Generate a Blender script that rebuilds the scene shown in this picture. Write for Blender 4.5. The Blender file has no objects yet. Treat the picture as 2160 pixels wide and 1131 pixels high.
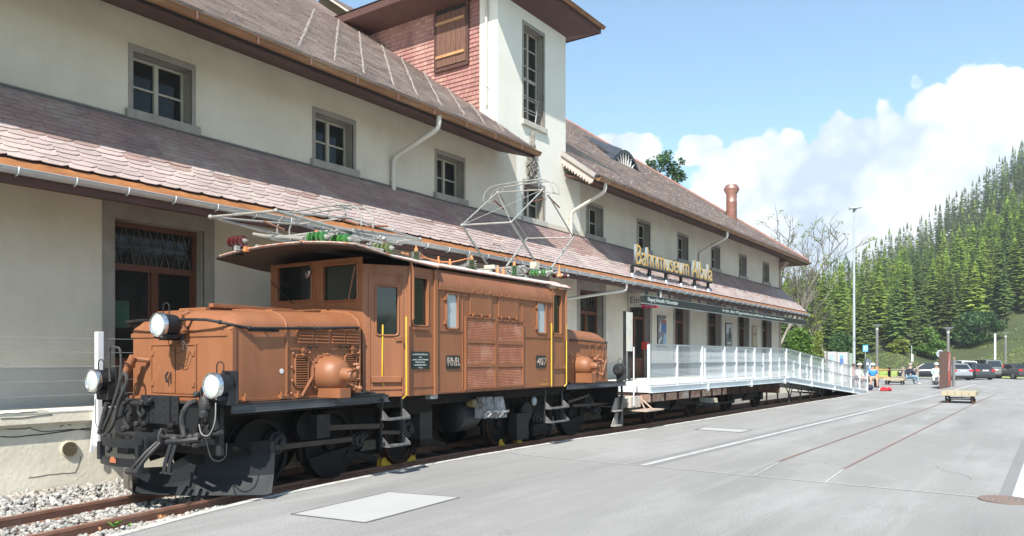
import bpy, bmesh, math, random
from mathutils import Vector, Matrix
sc = bpy.context.scene
rad = math.radians
R = random.Random(7)

# ---------------------------------------------------------------- camera, sky, sun, exposure
TH = math.atan(1120/1609.); FL = 1609.; EYE = 1.65
cT, sT = math.cos(TH), math.sin(TH)
cam_d = bpy.data.cameras.new('camera'); cam = bpy.data.objects.new('camera', cam_d)
sc.collection.objects.link(cam); sc.camera = cam
cam.location = (0, 0, EYE); cam.rotation_euler = (rad(90), 0, TH-rad(90))
cam_d.sensor_width = 36; cam_d.lens = 36*FL/2160; cam_d.shift_y = 189.5/2160
cam_d.clip_start = .1; cam_d.clip_end = 9000
sc.view_settings.view_transform = 'Standard'; sc.view_settings.look = 'None'
sc.view_settings.exposure = 1.0; sc.view_settings.gamma = 1
sc.view_settings.use_curve_mapping = False
RAY = Vector((.85, .31, -1)).normalized()
sun_d = bpy.data.lights.new('sun', 'SUN'); sun_d.energy = 5.0; sun_d.angle = rad(.5); sun_d.color = (1, .96, .89)
sun = bpy.data.objects.new('sun', sun_d); sc.collection.objects.link(sun)
sun.rotation_euler = RAY.to_track_quat('-Z', 'Y').to_euler()

def pxdir(px, py):
    k = (px-1080)/FL
    v = Vector((cT+k*sT, sT-k*cT, (755-py)/FL)); return v.normalized()

world = bpy.data.worlds.new('World'); sc.world = world; world.use_nodes = True
nt = world.node_tree; N = nt.nodes; L = nt.links; N.clear()
wout = N.new('ShaderNodeOutputWorld')
sky = N.new('ShaderNodeTexSky'); sky.sky_type = 'NISHITA'; sky.sun_disc = False
sky.sun_elevation = math.asin(-RAY.z); sky.sun_rotation = math.atan2(-RAY.x, -RAY.y)
sky.altitude = 1800; sky.air_density = 1.1; sky.dust_density = .9; sky.ozone_density = .8
bg = N.new('ShaderNodeBackground'); bg.inputs[1].default_value = .128
shs = N.new('ShaderNodeHueSaturation'); shs.inputs['Saturation'].default_value = 1.0; tin = N.new('ShaderNodeMixRGB'); tin.blend_type = 'MULTIPLY'; tin.inputs[0].default_value = 1; tin.inputs[2].default_value = (.98, 1.10, 1.03, 1); L.new(sky.outputs[0], tin.inputs[1]); L.new(tin.outputs[0], shs.inputs['Color']); L.new(shs.outputs[0], bg.inputs[0])
tc = N.new('ShaderNodeTexCoord')
def vm(op, a, b=None):
    n = N.new('ShaderNodeVectorMath'); n.operation = op
    for i, q in enumerate((a, b)):
        if q is None: continue
        if isinstance(q, (tuple, Vector)): n.inputs[i].default_value = q
        else: L.new(q, n.inputs[i])
    return n
def mth(op, a, b=None, clamp=False):
    n = N.new('ShaderNodeMath'); n.operation = op; n.use_clamp = clamp
    for i, q in enumerate((a, b)):
        if q is None: continue
        if isinstance(q, (int, float)): n.inputs[i].default_value = q
        else: L.new(q, n.inputs[i])
    return n.outputs[0]
D0 = tc.outputs['Generated']
nz = N.new('ShaderNodeTexNoise'); nz.inputs['Scale'].default_value = 10; nz.inputs['Detail'].default_value = 9
nz.inputs['Roughness'].default_value = .56; L.new(D0, nz.inputs[0])
nz2 = N.new('ShaderNodeTexNoise'); nz2.inputs['Scale'].default_value = 6.5; nz2.inputs['Detail'].default_value = 8
off = vm('ADD', D0, (3.1, 1.7, 5.2)); L.new(off.outputs[0], nz2.inputs[0])
dens = None
for px, py, rx, rz in [(1530, 400, .055, .05), (1600, 375, .07, .06), (1680, 400, .06, .055), (1690, 460, .12, .09), (1790, 430, .085, .09), (1860, 350, .06, .065), (1930, 330, .075, .07),
                       (2010, 350, .08, .075), (2090, 350, .07, .065), (2170, 320, .08, .06), (2050, 400, .13, .09), (2230, 350, .13, .11), (2350, 330, .16, .14), (1960, 470, .28, .11), (1320, 318, .045, .03),
                       (1480, 318, .035, .022), (2600, 420, .2, .15), (1560, 470, .08, .08), (760, 520, .3, .12), (100, 540, .4, .13), (3200, 460, .4, .15)]:
    c = pxdir(px, py)
    a = vm('SUBTRACT', D0, c); b = vm('MULTIPLY', a.outputs[0], (1/rx, 1/rx, 1/rz)); l = vm('LENGTH', b.outputs[0])
    v = mth('SUBTRACT', 1.0, l.outputs['Value'])
    dens = v if dens is None else mth('MAXIMUM', dens, v)
dens = mth('MAXIMUM', dens, -4.0)
sepz = N.new('ShaderNodeSeparateXYZ'); L.new(D0, sepz.inputs[0])
lowf = N.new('ShaderNodeMapRange'); lowf.interpolation_type = 'SMOOTHSTEP'; L.new(sepz.outputs[2], lowf.inputs[0]); lowf.inputs[1].default_value = .05; lowf.inputs[2].default_value = .20; lowf.inputs[3].default_value = -.40; lowf.inputs[4].default_value = 0
dens = mth('ADD', dens, lowf.outputs[0])
nn = mth('MULTIPLY', mth('SUBTRACT', nz.outputs[0], .5), 1.9)
cov = mth('ADD', mth('ADD', mth('MULTIPLY', dens, 1.6), nn), .16)
def billow(scale, amp):
    v = N.new('ShaderNodeTexVoronoi'); v.feature = 'F1'; v.inputs['Scale'].default_value = scale
    wv = vm('MULTIPLY_ADD', nz.outputs[1], (.05, .05, .05)); L.new(D0, wv.inputs[2]); L.new(wv.outputs[0], v.inputs['Vector'])
    return mth('MULTIPLY', mth('SUBTRACT', .42, v.outputs['Distance']), amp)
bil = mth('ADD', billow(19, .85), billow(46, .6)); cov = mth('ADD', cov, bil)
# a belt of cumulus all round the horizon, thinner overhead
sep = N.new('ShaderNodeSeparateXYZ'); L.new(D0, sep.inputs[0])
mr = N.new('ShaderNodeMapRange'); mr.interpolation_type = 'SMOOTHSTEP'
L.new(cov, mr.inputs[0]); mr.inputs[1].default_value = -.02; mr.inputs[2].default_value = .20
cb = N.new('ShaderNodeBackground'); cb.inputs[1].default_value = 1.0
cm = N.new('ShaderNodeMixRGB'); cm.inputs[1].default_value = (.40, .47, .55, 1); cm.inputs[2].default_value = (.74, .74, .735, 1)
mr2 = N.new('ShaderNodeMapRange'); L.new(mth('ADD', mth('ADD', nz2.outputs[0], mth('MULTIPLY', bil, .22)), mth('MULTIPLY', sep.outputs[2], .35)), mr2.inputs[0])
mr2.inputs[1].default_value = .40; mr2.inputs[2].default_value = .64
L.new(mr2.outputs[0], cm.inputs[0]); L.new(cm.outputs[0], cb.inputs[0])
mx = N.new('ShaderNodeMixShader'); L.new(mth('MULTIPLY', mr.outputs[0], .93), mx.inputs[0])
L.new(bg.outputs[0], mx.inputs[1]); L.new(cb.outputs[0], mx.inputs[2]); L.new(mx.outputs[0], wout.inputs[0])

# ---------------------------------------------------------------- measuring helpers (photo measurements -> metres on real planes)
def onplane_y(px, py, Y, a=0., ox=0.):
    k = (px-1080)/FL; m = math.tan(a); A = Y-m*ox
    X = A*(cT+k*sT)/(sT-k*cT-m*(cT+k*sT)); y = A+m*X
    return X, y, EYE+(755-py)/FL*(X*cT+y*sT)
def onplane_x(px, py, X):
    k = (px-1080)/FL; y = X*(sT-k*cT)/(cT+k*sT)
    return X, y, EYE+(755-py)/FL*(X*cT+y*sT)
def onground(px, py, z=0.):
    d = FL*(EYE-z)/(py-755); r = (px-1080)/FL*d
    return (d*cT+r*sT, d*sT-r*cT, z)
def atd(px, d, z=0.):
    r = (px-1080)/FL*d
    return (d*cT+r*sT, d*sT-r*cT, z)
class Frame:
    def __init__(s, ox, oy, yaw): s.ox, s.oy, s.a = ox, oy, rad(yaw); s.c, s.s = math.cos(s.a), math.sin(s.a)
    def w(s, u, v, z=0.): return (s.ox+u*s.c-v*s.s, s.oy+u*s.s+v*s.c, z)
    def side(s, px, py, v):
        x0, y0, _ = s.w(0, v); X, Y, z = onplane_y(px, py, y0, s.a, x0)
        return (X-x0)/s.c, z
    def front(s, px, py, u):
        k = (px-1080)/FL; x0, y0, _ = s.w(u, 0); dx, dy = -s.s, s.c
        A = x0*sT-y0*cT-k*(x0*cT+y0*sT); B = dx*sT-dy*cT-k*(dx*cT+dy*sT)
        v = -A/B; X = x0+v*dx; Y = y0+v*dy
        return v, EYE+(755-py)/FL*(X*cT+Y*sT)

# ---------------------------------------------------------------- materials
MATS = {}
def mat(name, c1, c2=None, sc_=4., rough=.7, metal=0., bump=0., bsc=60., isl=0., obj=0., coat=0., stretch=None, dirt=None, dsc=1.2, damt=.5, det=6., emis=None, alpha=None, trans=0., spec=.5, sheen=0.):
    if name in MATS: return MATS[name]
    m = bpy.data.materials.new(name); m.use_nodes = True; n = m.node_tree.nodes; l = m.node_tree.links
    b = n['Principled BSDF']; b.inputs['Roughness'].default_value = rough; b.inputs['Metallic'].default_value = metal
    b.inputs['Specular IOR Level'].default_value = spec
    if coat: b.inputs['Coat Weight'].default_value = coat; b.inputs['Coat Roughness'].default_value = .15
    if trans: b.inputs['Transmission Weight'].default_value = trans
    tcn = n.new('ShaderNodeTexCoord'); vec = tcn.outputs['Object']
    if stretch:
        mp = n.new('ShaderNodeMapping'); mp.inputs['Scale'].default_value = stretch; l.new(vec, mp.inputs[0]); vec = mp.outputs[0]
    if c2 is None: c2 = tuple(x*.8 for x in c1)
    t = n.new('ShaderNodeTexNoise'); t.inputs['Scale'].default_value = sc_; t.inputs['Detail'].default_value = det; l.new(vec, t.inputs[0])
    r = n.new('ShaderNodeMapRange'); r.inputs[1].default_value = .33; r.inputs[2].default_value = .67; l.new(t.outputs[0], r.inputs[0])
    mxx = n.new('ShaderNodeMixRGB'); mxx.inputs[1].default_value = (*c1, 1); mxx.inputs[2].default_value = (*c2, 1); l.new(r.outputs[0], mxx.inputs[0])
    col = mxx.outputs[0]
    if dirt:
        t2 = n.new('ShaderNodeTexNoise'); t2.inputs['Scale'].default_value = dsc; t2.inputs['Detail'].default_value = 9; t2.inputs['Roughness'].default_value = .68
        a2 = n.new('ShaderNodeVectorMath'); a2.operation = 'ADD'; a2.inputs[1].default_value = (7.3, 2.1, 4.4); l.new(vec, a2.inputs[0]); l.new(a2.outputs[0], t2.inputs[0])
        r2 = n.new('ShaderNodeMapRange'); r2.inputs[1].default_value = .5; r2.inputs[2].default_value = .66; r2.inputs[4].default_value = damt; l.new(t2.outputs[0], r2.inputs[0])
        m2 = n.new('ShaderNodeMixRGB'); m2.inputs[2].default_value = (*dirt, 1); l.new(r2.outputs[0], m2.inputs[0]); l.new(col, m2.inputs[1]); col = m2.outputs[0]
    if isl or obj:
        if isl: g = n.new('ShaderNodeNewGeometry'); src = g.outputs['Random Per Island']; amt = isl
        else: g = n.new('ShaderNodeObjectInfo'); src = g.outputs['Random']; amt = obj
        r3 = n.new('ShaderNodeMapRange'); r3.inputs[3].default_value = 1-amt; r3.inputs[4].default_value = 1+amt; l.new(src, r3.inputs[0])
        hs = n.new('ShaderNodeHueSaturation'); l.new(r3.outputs[0], hs.inputs['Value']); l.new(col, hs.inputs['Color'])
        r4 = n.new('ShaderNodeMath'); r4.operation = 'FRACT'; r5 = n.new('ShaderNodeMath'); r5.operation = 'MULTIPLY'; r5.inputs[1].default_value = 7.31
        l.new(src, r5.inputs[0]); l.new(r5.outputs[0], r4.inputs[0])
        r6 = n.new('ShaderNodeMapRange'); r6.inputs[3].default_value = .5-amt*.05; r6.inputs[4].default_value = .5+amt*.05; l.new(r4.outputs[0], r6.inputs[0]); l.new(r6.outputs[0], hs.inputs['Hue'])
        col = hs.outputs[0]
    l.new(col, b.inputs['Base Color'])
    if bump:
        t3 = n.new('ShaderNodeTexNoise'); t3.inputs['Scale'].default_value = bsc; t3.inputs['Detail'].default_value = 5; l.new(vec, t3.inputs[0])
        bp = n.new('ShaderNodeBump'); bp.inputs['Strength'].default_value = bump; bp.inputs['Distance'].default_value = .02
        l.new(t3.outputs[0], bp.inputs['Height']); l.new(bp.outputs[0], b.inputs['Normal'])
    if emis: b.inputs['Emission Color'].default_value = (*emis[0], 1); b.inputs['Emission Strength'].default_value = emis[1]
    if alpha is not None: b.inputs['Alpha'].default_value = alpha
    MATS[name] = m; return m

PLASTER = mat('cream_plaster', (.61, .55, .45), (.54, .48, .385), 1.1, .9, bump=.25, bsc=35, dirt=(.40, .36, .28), dsc=.55, damt=.35)
PLAST_LIT = mat('sunlit_tone_plaster', (.72, .70, .62), (.68, .655, .57), 1.3, .9, bump=.2, bsc=35)  # lighter tone stands in for sunlight on the tower render
PLINTH = mat('grey_plaster', (.42, .42, .38), (.36, .36, .33), 1.3, .9, bump=.2)
CONC = mat('old_concrete', (.76, .70, .575), (.69, .63, .51), 1.6, .92, bump=.25, bsc=18, dirt=(.40, .34, .24), dsc=.9, damt=.4)
STONE = mat('grey_stone', (.30, .275, .24), (.25, .225, .195), 3., .9, bump=.2, bsc=30, dirt=(.18, .15, .12), dsc=1.5)
SLATE = mat('pink_slate', (.42, .33, .305), (.33, .265, .25), 1.6, .62, bump=.35, bsc=25, isl=.10, dirt=(.45, .40, .34), dsc=1.1, damt=.6)
SLATEO = mat('pink_slate_single', (.42, .33, .305), (.33, .265, .25), 1.6, .62, bump=.35, bsc=25, obj=.10, dirt=(.45, .40, .34), dsc=1.1, damt=.6)
SLATER = mat('shade_red_slate_single', (.33, .215, .185), (.25, .175, .165), 1.6, .48, bump=.35, bsc=25, obj=.10, dirt=(.45, .38, .32), dsc=1.1, damt=.5)  # red slate, its colour also darkened for the eave's shadow on upper rows
UPPER = mat('weathered_slate', (.45, .37, .335), (.36, .295, .27), 2.2, .6, bump=.3, bsc=25, isl=.2, dirt=(.50, .43, .39), dsc=.5, damt=.6)
SHING = mat('red_shingle', (.32, .155, .13), (.26, .125, .105), 1.2, .75, bump=.3, bsc=30, isl=.18, dirt=(.46, .27, .21), dsc=.7, damt=.6, stretch=(1, 1, .5))
FASC = mat('orange_fascia', (.40, .165, .055), (.30, .12, .04), 3., .55, bump=.15, stretch=(1, 3, 3), dirt=(.14, .06, .03), dsc=3., damt=.5)
DWOOD = mat('dark_brown_wood', (.085, .034, .024), (.055, .022, .016), 4., .65, bump=.2, stretch=(.4, 3, 3))
MWOOD = mat('brown_wood', (.16, .075, .045), (.10, .045, .028), 6., .7, bump=.25, stretch=(5, 5, .5))
RWOOD = mat('red_brown_wood', (.125, .042, .02), (.085, .03, .014), 5., .5, stretch=(5, 5, .6))
ZINC = mat('galvanised_gutter', (.50, .52, .52), (.42, .44, .45), 5., .38, .55, bump=.05)
COPPER = mat('old_copper', (.26, .13, .06), (.18, .09, .045), 3., .5, .35, dirt=(.36, .27, .17), dsc=2.2, damt=.5, stretch=(.6, 2, 2))
COPPERN = mat('bright_copper', (.42, .22, .17), (.33, .165, .125), 4., .4, .7)
PIPE = mat('cream_downpipe', (.56, .52, .45), (.5, .46, .4), 3., .5)
FRAMEW = mat('cream_window_frame', (.42, .385, .31), (.36, .33, .27), 5., .6)
GLASSD = mat('dark_window_glass', (.014, .016, .015), (.022, .024, .022), .6, .08, spec=.3)
CURT = mat('grey_curtain', (.16, .16, .15), (.11, .11, .105), 8., .9, stretch=(6, 6, .4))
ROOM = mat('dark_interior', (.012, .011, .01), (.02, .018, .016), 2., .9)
ASPH = None
OR = mat('brown_orange_paint', (.272, .108, .047), (.228, .089, .038), 1.5, .42, bump=.06, bsc=9, dirt=(.23, .075, .03), dsc=1.1, damt=.45, stretch=(2.2, 2.2, .6))
ORD = OR
ORM = mat('brown_grille_mesh', (.34, .13, .07), (.27, .10, .05), 6., .6, dirt=(.5, .3, .2), dsc=3., damt=.5)
BLK = mat('black_painted_steel', (.020, .021, .024), (.013, .014, .016), 3., .45, spec=.25, bump=.15, bsc=20, dirt=(.05, .05, .053), dsc=1.6, damt=.5)
BLKG = mat('dusty_black_steel', (.026, .027, .029), (.018, .018, .02), 3., .55, bump=.15, bsc=14, dirt=(.06, .057, .052), dsc=1.3, damt=.6, spec=.3)
GREASE = mat('greasy_dark_iron', (.016, .015, .014), (.010, .009, .009), 3., .65, bump=.3, bsc=20, dirt=(.022, .018, .015), dsc=2., spec=.15)
DRUST = mat('dark_rusty_tyre', (.050, .022, .014), (.028, .014, .010), 4., .8, spec=.15, dirt=(.02, .014, .012), dsc=3.)
RODM = mat('rod_steel', (.07, .055, .045), (.045, .036, .03), 5., .5, .3)
RUST = mat('rusty_steel', (.21, .085, .045), (.14, .055, .03), 7., .75, bump=.4, bsc=40, dirt=(.08, .045, .035), dsc=3.)
RAILT = mat('rail_steel', (.33, .17, .115), (.25, .12, .08), 7., .5, .3, dirt=(.33, .22, .17), dsc=2.)
CHROME = mat('bright_lamp_rim', (.75, .76, .77), (.65, .66, .67), 4., .22, .95)
LENS = mat('frosted_lamp_glass', (.44, .48, .46), (.52, .56, .54), 3., .1, spec=.7, coat=.5)
YEL = mat('yellow_paint', (.66, .43, .05), (.58, .36, .03), 4., .45)
GREENI = mat('green_porcelain', (.025, .11, .02), (.04, .15, .025), 3., .12, coat=.8)
OLIVEI = mat('olive_porcelain', (.10, .115, .03), (.07, .09, .025), 3., .15, coat=.6)
MAROON = mat('maroon_porcelain', (.10, .02, .022), (.06, .012, .014), 3., .15, coat=.6)
TUBE = mat('pale_grey_tube', (.36, .355, .33), (.27, .265, .245), 8., .45, .2, dirt=(.25, .2, .16), dsc=6.)
ORB = mat('orange_copper_bar', (.62, .24, .09), (.5, .18, .07), 5., .45)
CHAN = mat('blue_grey_channel', (.075, .082, .095), (.05, .055, .062), 3., .5, dirt=(.11, .11, .11), dsc=2.)
ROOFW = mat('pale_roof_paint', (.55, .54, .52), (.45, .44, .42), 3., .6, dirt=(.3, .2, .15), dsc=1.6, damt=.5)
CABLE = mat('black_cable', (.03, .03, .032), (.02, .02, .02), 8., .6)
HOSE = mat('grey_hose', (.045, .045, .046), (.03, .03, .03), 8., .7, bump=.4)
WHITE = mat('white_paint', (.66, .67, .68), (.60, .61, .62), 4., .45)
WHITEG = mat('galvanised_white_steel', (.66, .70, .71), (.58, .62, .64), 3., .5, .1)
GALV = mat('galvanised_grey', (.36, .39, .40), (.28, .31, .33), 3., .45, .4)
LIGHTW = mat('fresh_timber', (.40, .345, .24), (.34, .29, .19), 3., .7, bump=.15, stretch=(1, 6, 6))
POSTW = mat('orange_timber', (.50, .27, .10), (.42, .21, .08), 4., .7)
POLE = mat('grey_pole', (.22, .215, .20), (.18, .175, .165), 3., .5, .3)
MAST = mat('pale_mast', (.50, .53, .55), (.44, .47, .49), 3., .4, .4)
BLUE = mat('sign_blue', (.03, .30, .60), (.03, .27, .55), 2., .4)
REDP = mat('red_panel', (.55, .06, .05), (.48, .05, .04), 3., .5)
DKG = mat('dark_green_black', (.018, .024, .022), (.014, .018, .017), 3., .5)
SIGNY = mat('gold_letter_face', (.62, .38, .09), (.55, .33, .08), 3., .5)
SIGNG = mat('letter_side_grey', (.20, .23, .24), (.17, .20, .21), 3., .5)
SIGNW = mat('off_white_sign', (.50, .49, .44), (.46, .45, .40), 3., .6)
INK = mat('dark_ink', (.04, .04, .04), (.03, .03, .03), 3., .6)
LIGHTINK = mat('pale_letter', (.50, .56, .52), (.42, .48, .45), 3., .6)
BRASS = mat('cast_letter_metal', (.45, .38, .33), (.38, .31, .27), 3., .4, .4)

def weather(m, streak=(.115, .040, .018), amt=.55, speck=(.10, .05, .03)):
    n = m.node_tree.nodes; l = m.node_tree.links; b = n['Principled BSDF']; src = b.inputs['Base Color'].links[0].from_socket
    t = n.new('ShaderNodeTexCoord'); mp = n.new('ShaderNodeMapping'); mp.inputs['Scale'].default_value = (5, 5, .9); l.new(t.outputs['Object'], mp.inputs[0])
    a = n.new('ShaderNodeTexNoise'); a.inputs['Scale'].default_value = 1.6; a.inputs['Detail'].default_value = 7; a.inputs['Roughness'].default_value = .62; l.new(mp.outputs[0], a.inputs[0])
    r = n.new('ShaderNodeMapRange'); r.inputs[1].default_value = .52; r.inputs[2].default_value = .74; r.inputs[4].default_value = amt; l.new(a.outputs[0], r.inputs[0])
    x = n.new('ShaderNodeMixRGB'); x.inputs[2].default_value = (*streak, 1); l.new(r.outputs[0], x.inputs[0]); l.new(src, x.inputs[1])
    c = n.new('ShaderNodeTexNoise'); c.inputs['Scale'].default_value = 38; c.inputs['Detail'].default_value = 3; l.new(t.outputs['Object'], c.inputs[0])
    r2 = n.new('ShaderNodeMapRange'); r2.inputs[1].default_value = .68; r2.inputs[2].default_value = .76; r2.inputs[4].default_value = .75; l.new(c.outputs[0], r2.inputs[0])
    y = n.new('ShaderNodeMixRGB'); y.inputs[2].default_value = (*speck, 1); l.new(r2.outputs[0], y.inputs[0]); l.new(x.outputs[0], y.inputs[1]); l.new(y.outputs[0], b.inputs['Base Color'])
    q = n.new('ShaderNodeMapRange'); q.inputs[1].default_value = .3; q.inputs[2].default_value = .7; q.inputs[3].default_value = b.inputs['Roughness'].default_value-.08; q.inputs[4].default_value = b.inputs['Roughness'].default_value+.25; l.new(a.outputs[0], q.inputs[0]); l.new(q.outputs[0], b.inputs['Roughness'])
weather(OR, amt=.30); weather(PLASTER, (.38, .34, .27), .16, (.45, .41, .34)); weather(PLAST_LIT, (.52, .49, .42), .14, (.6, .57, .5)); weather(CONC, (.45, .39, .29), .25, (.5, .44, .34)); weather(STONE, (.17, .155, .13), .5, (.2, .18, .15))
# ---------------------------------------------------------------- mesh builder
class MB:
    def __init__(s, fr=None): s.v = []; s.f = []; s.m = []; s.fr = fr; s.cur = 0
    def P(s, p): return tuple(s.fr.w(*p)) if s.fr else tuple(p)
    def add(s, vs, fs):
        o = len(s.v); s.v += [s.P(p) for p in vs]; s.f += [tuple(i+o for i in f) for f in fs]; s.m += [s.cur]*len(fs); return s
    def box(s, x0, x1, y0, y1, z0, z1):
        return s.add([(x0,y0,z0),(x1,y0,z0),(x1,y1,z0),(x0,y1,z0),(x0,y0,z1),(x1,y0,z1),(x1,y1,z1),(x0,y1,z1)],
                     [(0,3,2,1),(4,5,6,7),(0,1,5,4),(1,2,6,5),(2,3,7,6),(3,0,4,7)])
    def hexa(s, b, t): return s.add(list(b)+list(t), [(3,2,1,0),(4,5,6,7),(0,1,5,4),(1,2,6,5),(2,3,7,6),(3,0,4,7)])
    def quad(s, a, b, c, d): return s.add([a,b,c,d], [(0,1,2,3)])
    def prism(s, pts, mp, t0, t1):   # polygon in (a,b), mp(a,b,t)->xyz
        n = len(pts); vs = [mp(a,b,t0) for a,b in pts]+[mp(a,b,t1) for a,b in pts]
        return s.add(vs, [tuple(range(n))[::-1], tuple(range(n, 2*n))]+[(i, (i+1)%n, n+(i+1)%n, n+i) for i in range(n)])
    def tube(s, pts, r, n=6, caps=True, r2=None):
        pts = [Vector(p) for p in pts]; k = len(pts); vs = []; up = None
        for i, p in enumerate(pts):
            t = (pts[min(i+1,k-1)]-pts[max(i-1,0)])
            if t.length < 1e-9: t = Vector((0,0,1))
            t.normalize()
            if up is None:
                up = t.cross(Vector((0,0,1)))
                if up.length < .05: up = t.cross(Vector((1,0,0)))
            up = (up-t*up.dot(t));
            if up.length < 1e-6: up = t.orthogonal()
            up.normalize(); w = t.cross(up)
            rr = r if r2 is None else r+(r2-r)*i/max(1,k-1)
            for j in range(n):
                a = 2*math.pi*j/n; vs.append(tuple(p+up*math.cos(a)*rr+w*math.sin(a)*rr))
        fs = [(i*n+j, i*n+(j+1)%n, (i+1)*n+(j+1)%n, (i+1)*n+j) for i in range(k-1) for j in range(n)]
        if caps: fs += [tuple(range(n))[::-1], tuple(range((k-1)*n, k*n))]
        return s.add(vs, fs)
    def lathe(s, c, ax, prof, n=16, caps=True):  # prof: (dist along axis, radius)
        c = Vector(c); ax = Vector(ax).normalized(); u = ax.orthogonal().normalized(); w = ax.cross(u); vs = []
        for d, r in prof:
            for j in range(n):
                a = 2*math.pi*j/n; vs.append(tuple(c+ax*d+u*math.cos(a)*r+w*math.sin(a)*r))
        k = len(prof); fs = [(i*n+j, i*n+(j+1)%n, (i+1)*n+(j+1)%n, (i+1)*n+j) for i in range(k-1) for j in range(n)]
        if caps: fs += [tuple(range(n))[::-1], tuple(range((k-1)*n, k*n))]
        return s.add(vs, fs)
    def cyl(s, p0, p1, r, n=12, r2=None):
        return s.lathe(p0, Vector(p1)-Vector(p0), [(0, r), ((Vector(p1)-Vector(p0)).length, r if r2 is None else r2)], n)
    def sph(s, c, r, n=10, k=6, sz=1.):
        return s.lathe(c, (0,0,1), [(-math.cos(math.pi*i/k)*r*sz, max(.001, math.sin(math.pi*i/k)*r)) for i in range(k+1)], n)
    def strip(s, rows):   # rows of equal-length point lists
        n = len(rows[0]); vs = [p for r in rows for p in r]
        return s.add(vs, [(i*n+j, i*n+j+1, (i+1)*n+j+1, (i+1)*n+j) for i in range(len(rows)-1) for j in range(n-1)])
    def build(s, name, mats, parent=None, label=None, cat=None, group=None, kind=None, smooth=False, org=None, bevel=0.):
        if parent is not None: o0 = Vector(origin_of(parent))
        else: o0 = Vector(org) if org else Vector((0,0,0))
        me = bpy.data.meshes.new(name)
        me.from_pydata([(a-o0.x, b-o0.y, c-o0.z) for a,b,c in s.v], [], s.f)
        if not isinstance(mats, (list, tuple)): mats = [mats]
        for q in mats: me.materials.append(q)
        if len(mats) > 1: me.polygons.foreach_set('material_index', s.m)
        bm = bmesh.new(); bm.from_mesh(me); bmesh.ops.recalc_face_normals(bm, faces=bm.faces); bm.to_mesh(me); bm.free()
        if smooth:
            me.polygons.foreach_set('use_smooth', [True]*len(me.polygons))
            me.set_sharp_from_angle(angle=rad(38))
        o = bpy.data.objects.new(name, me); sc.collection.objects.link(o)
        if parent is not None: o.parent = parent
        else: o.location = o0
        if bevel:
            bv = o.modifiers.new('bevel', 'BEVEL'); bv.width = bevel; bv.segments = 2; bv.limit_method = 'ANGLE'; bv.angle_limit = rad(40)
        tag(o, label, cat, group, kind); return o
def origin_of(o):
    while o.parent: o = o.parent
    return tuple(o.location)
def tag(o, label=None, cat=None, group=None, kind=None):
    if label: o['label'] = label
    if cat: o['category'] = cat
    if group: o['group'] = group
    if kind: o['kind'] = kind
    return o
def thing(name, loc, label, cat, group=None, kind=None):
    o = bpy.data.objects.new(name, None); sc.collection.objects.link(o); o.location = loc; o.empty_display_size = .2
    return tag(o, label, cat, group, kind)
def copy_tree(o, parent=None):
    c = o.copy(); sc.collection.objects.link(c)
    if parent is not None: c.parent = parent
    for ch in list(o.children): copy_tree(ch, c)
    return c
def text_part(name, body, size, m, parent, origin, ax, ay, depth=.01, align='LEFT', sides=None, width=None, label=None, cat=None):
    """flat or cast lettering as real mesh; ax: reading direction, ay: up direction (world vectors)"""
    cu = bpy.data.curves.new(name, 'FONT'); cu.body = body; cu.size = size; cu.extrude = depth/2; cu.align_x = align; cu.resolution_u = 3
    t = bpy.data.objects.new(name, cu); sc.collection.objects.link(t)
    dg = bpy.context.evaluated_depsgraph_get(); me = bpy.data.meshes.new_from_object(t.evaluated_get(dg))
    bpy.data.objects.remove(t); bpy.data.curves.remove(cu)
    ax = Vector(ax).normalized(); ay = Vector(ay).normalized(); az = ax.cross(ay)
    k = 1.
    if width:
        xs = [v.co.x for v in me.vertices]; k = width/(max(xs)-min(xs))
    o0 = Vector(origin_of(parent)) if parent is not None else Vector(origin)
    for v in me.vertices:
        v.co = Vector(origin)-o0+ax*(v.co.x*k)+ay*v.co.y+az*v.co.z
    me.materials.clear(); me.materials.append(m)
    if sides:
        me.materials.append(sides)
        for p in me.polygons: p.material_index = 0 if p.normal.dot(az) > .7 else 1
    o = bpy.data.objects.new(name, me); sc.collection.objects.link(o)
    if parent is not None: o.parent = parent
    else: o.location = o0
    return tag(o, label, cat)
def wall_holes(mb, mp, a0, a1, b0, b1, holes, depth, reveal_mat=None, wall_mat=0):
    """flat wall with rectangular openings and their reveals; mp(a,b,t), t into the wall"""
    As = sorted({a0, a1, *[h[0] for h in holes], *[h[1] for h in holes]}); Bs = sorted({b0, b1, *[h[2] for h in holes], *[h[3] for h in holes]})
    mb.cur = wall_mat
    for i in range(len(As)-1):
        for j in range(len(Bs)-1):
            ca, cb_ = (As[i]+As[i+1])/2, (Bs[j]+Bs[j+1])/2
            if any(h[0] < ca < h[1] and h[2] < cb_ < h[3] for h in holes): continue
            mb.quad(mp(As[i],Bs[j],0), mp(As[i+1],Bs[j],0), mp(As[i+1],Bs[j+1],0), mp(As[i],Bs[j+1],0))
    if reveal_mat is not None: mb.cur = reveal_mat
    for x0, x1, y0, y1 in holes:
        c = [(x0,y0),(x1,y0),(x1,y1),(x0,y1)]
        for i in range(4):
            (p, q), (r, t) = c[i], c[(i+1)%4]
            mb.quad(mp(p,q,0), mp(r,t,0), mp(r,t,depth), mp(p,q,depth))
    mb.cur = wall_mat
def rrect(x0, x1, y0, y1, r, n=4):
    out = []
    for cx, cy, a in ((x1-r,y1-r,0),(x0+r,y1-r,90),(x0+r,y0+r,180),(x1-r,y0+r,270)):
        for i in range(n+1):
            t = rad(a+90*i/n); out.append((cx+r*math.cos(t), cy+r*math.sin(t)))
    return out
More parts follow.
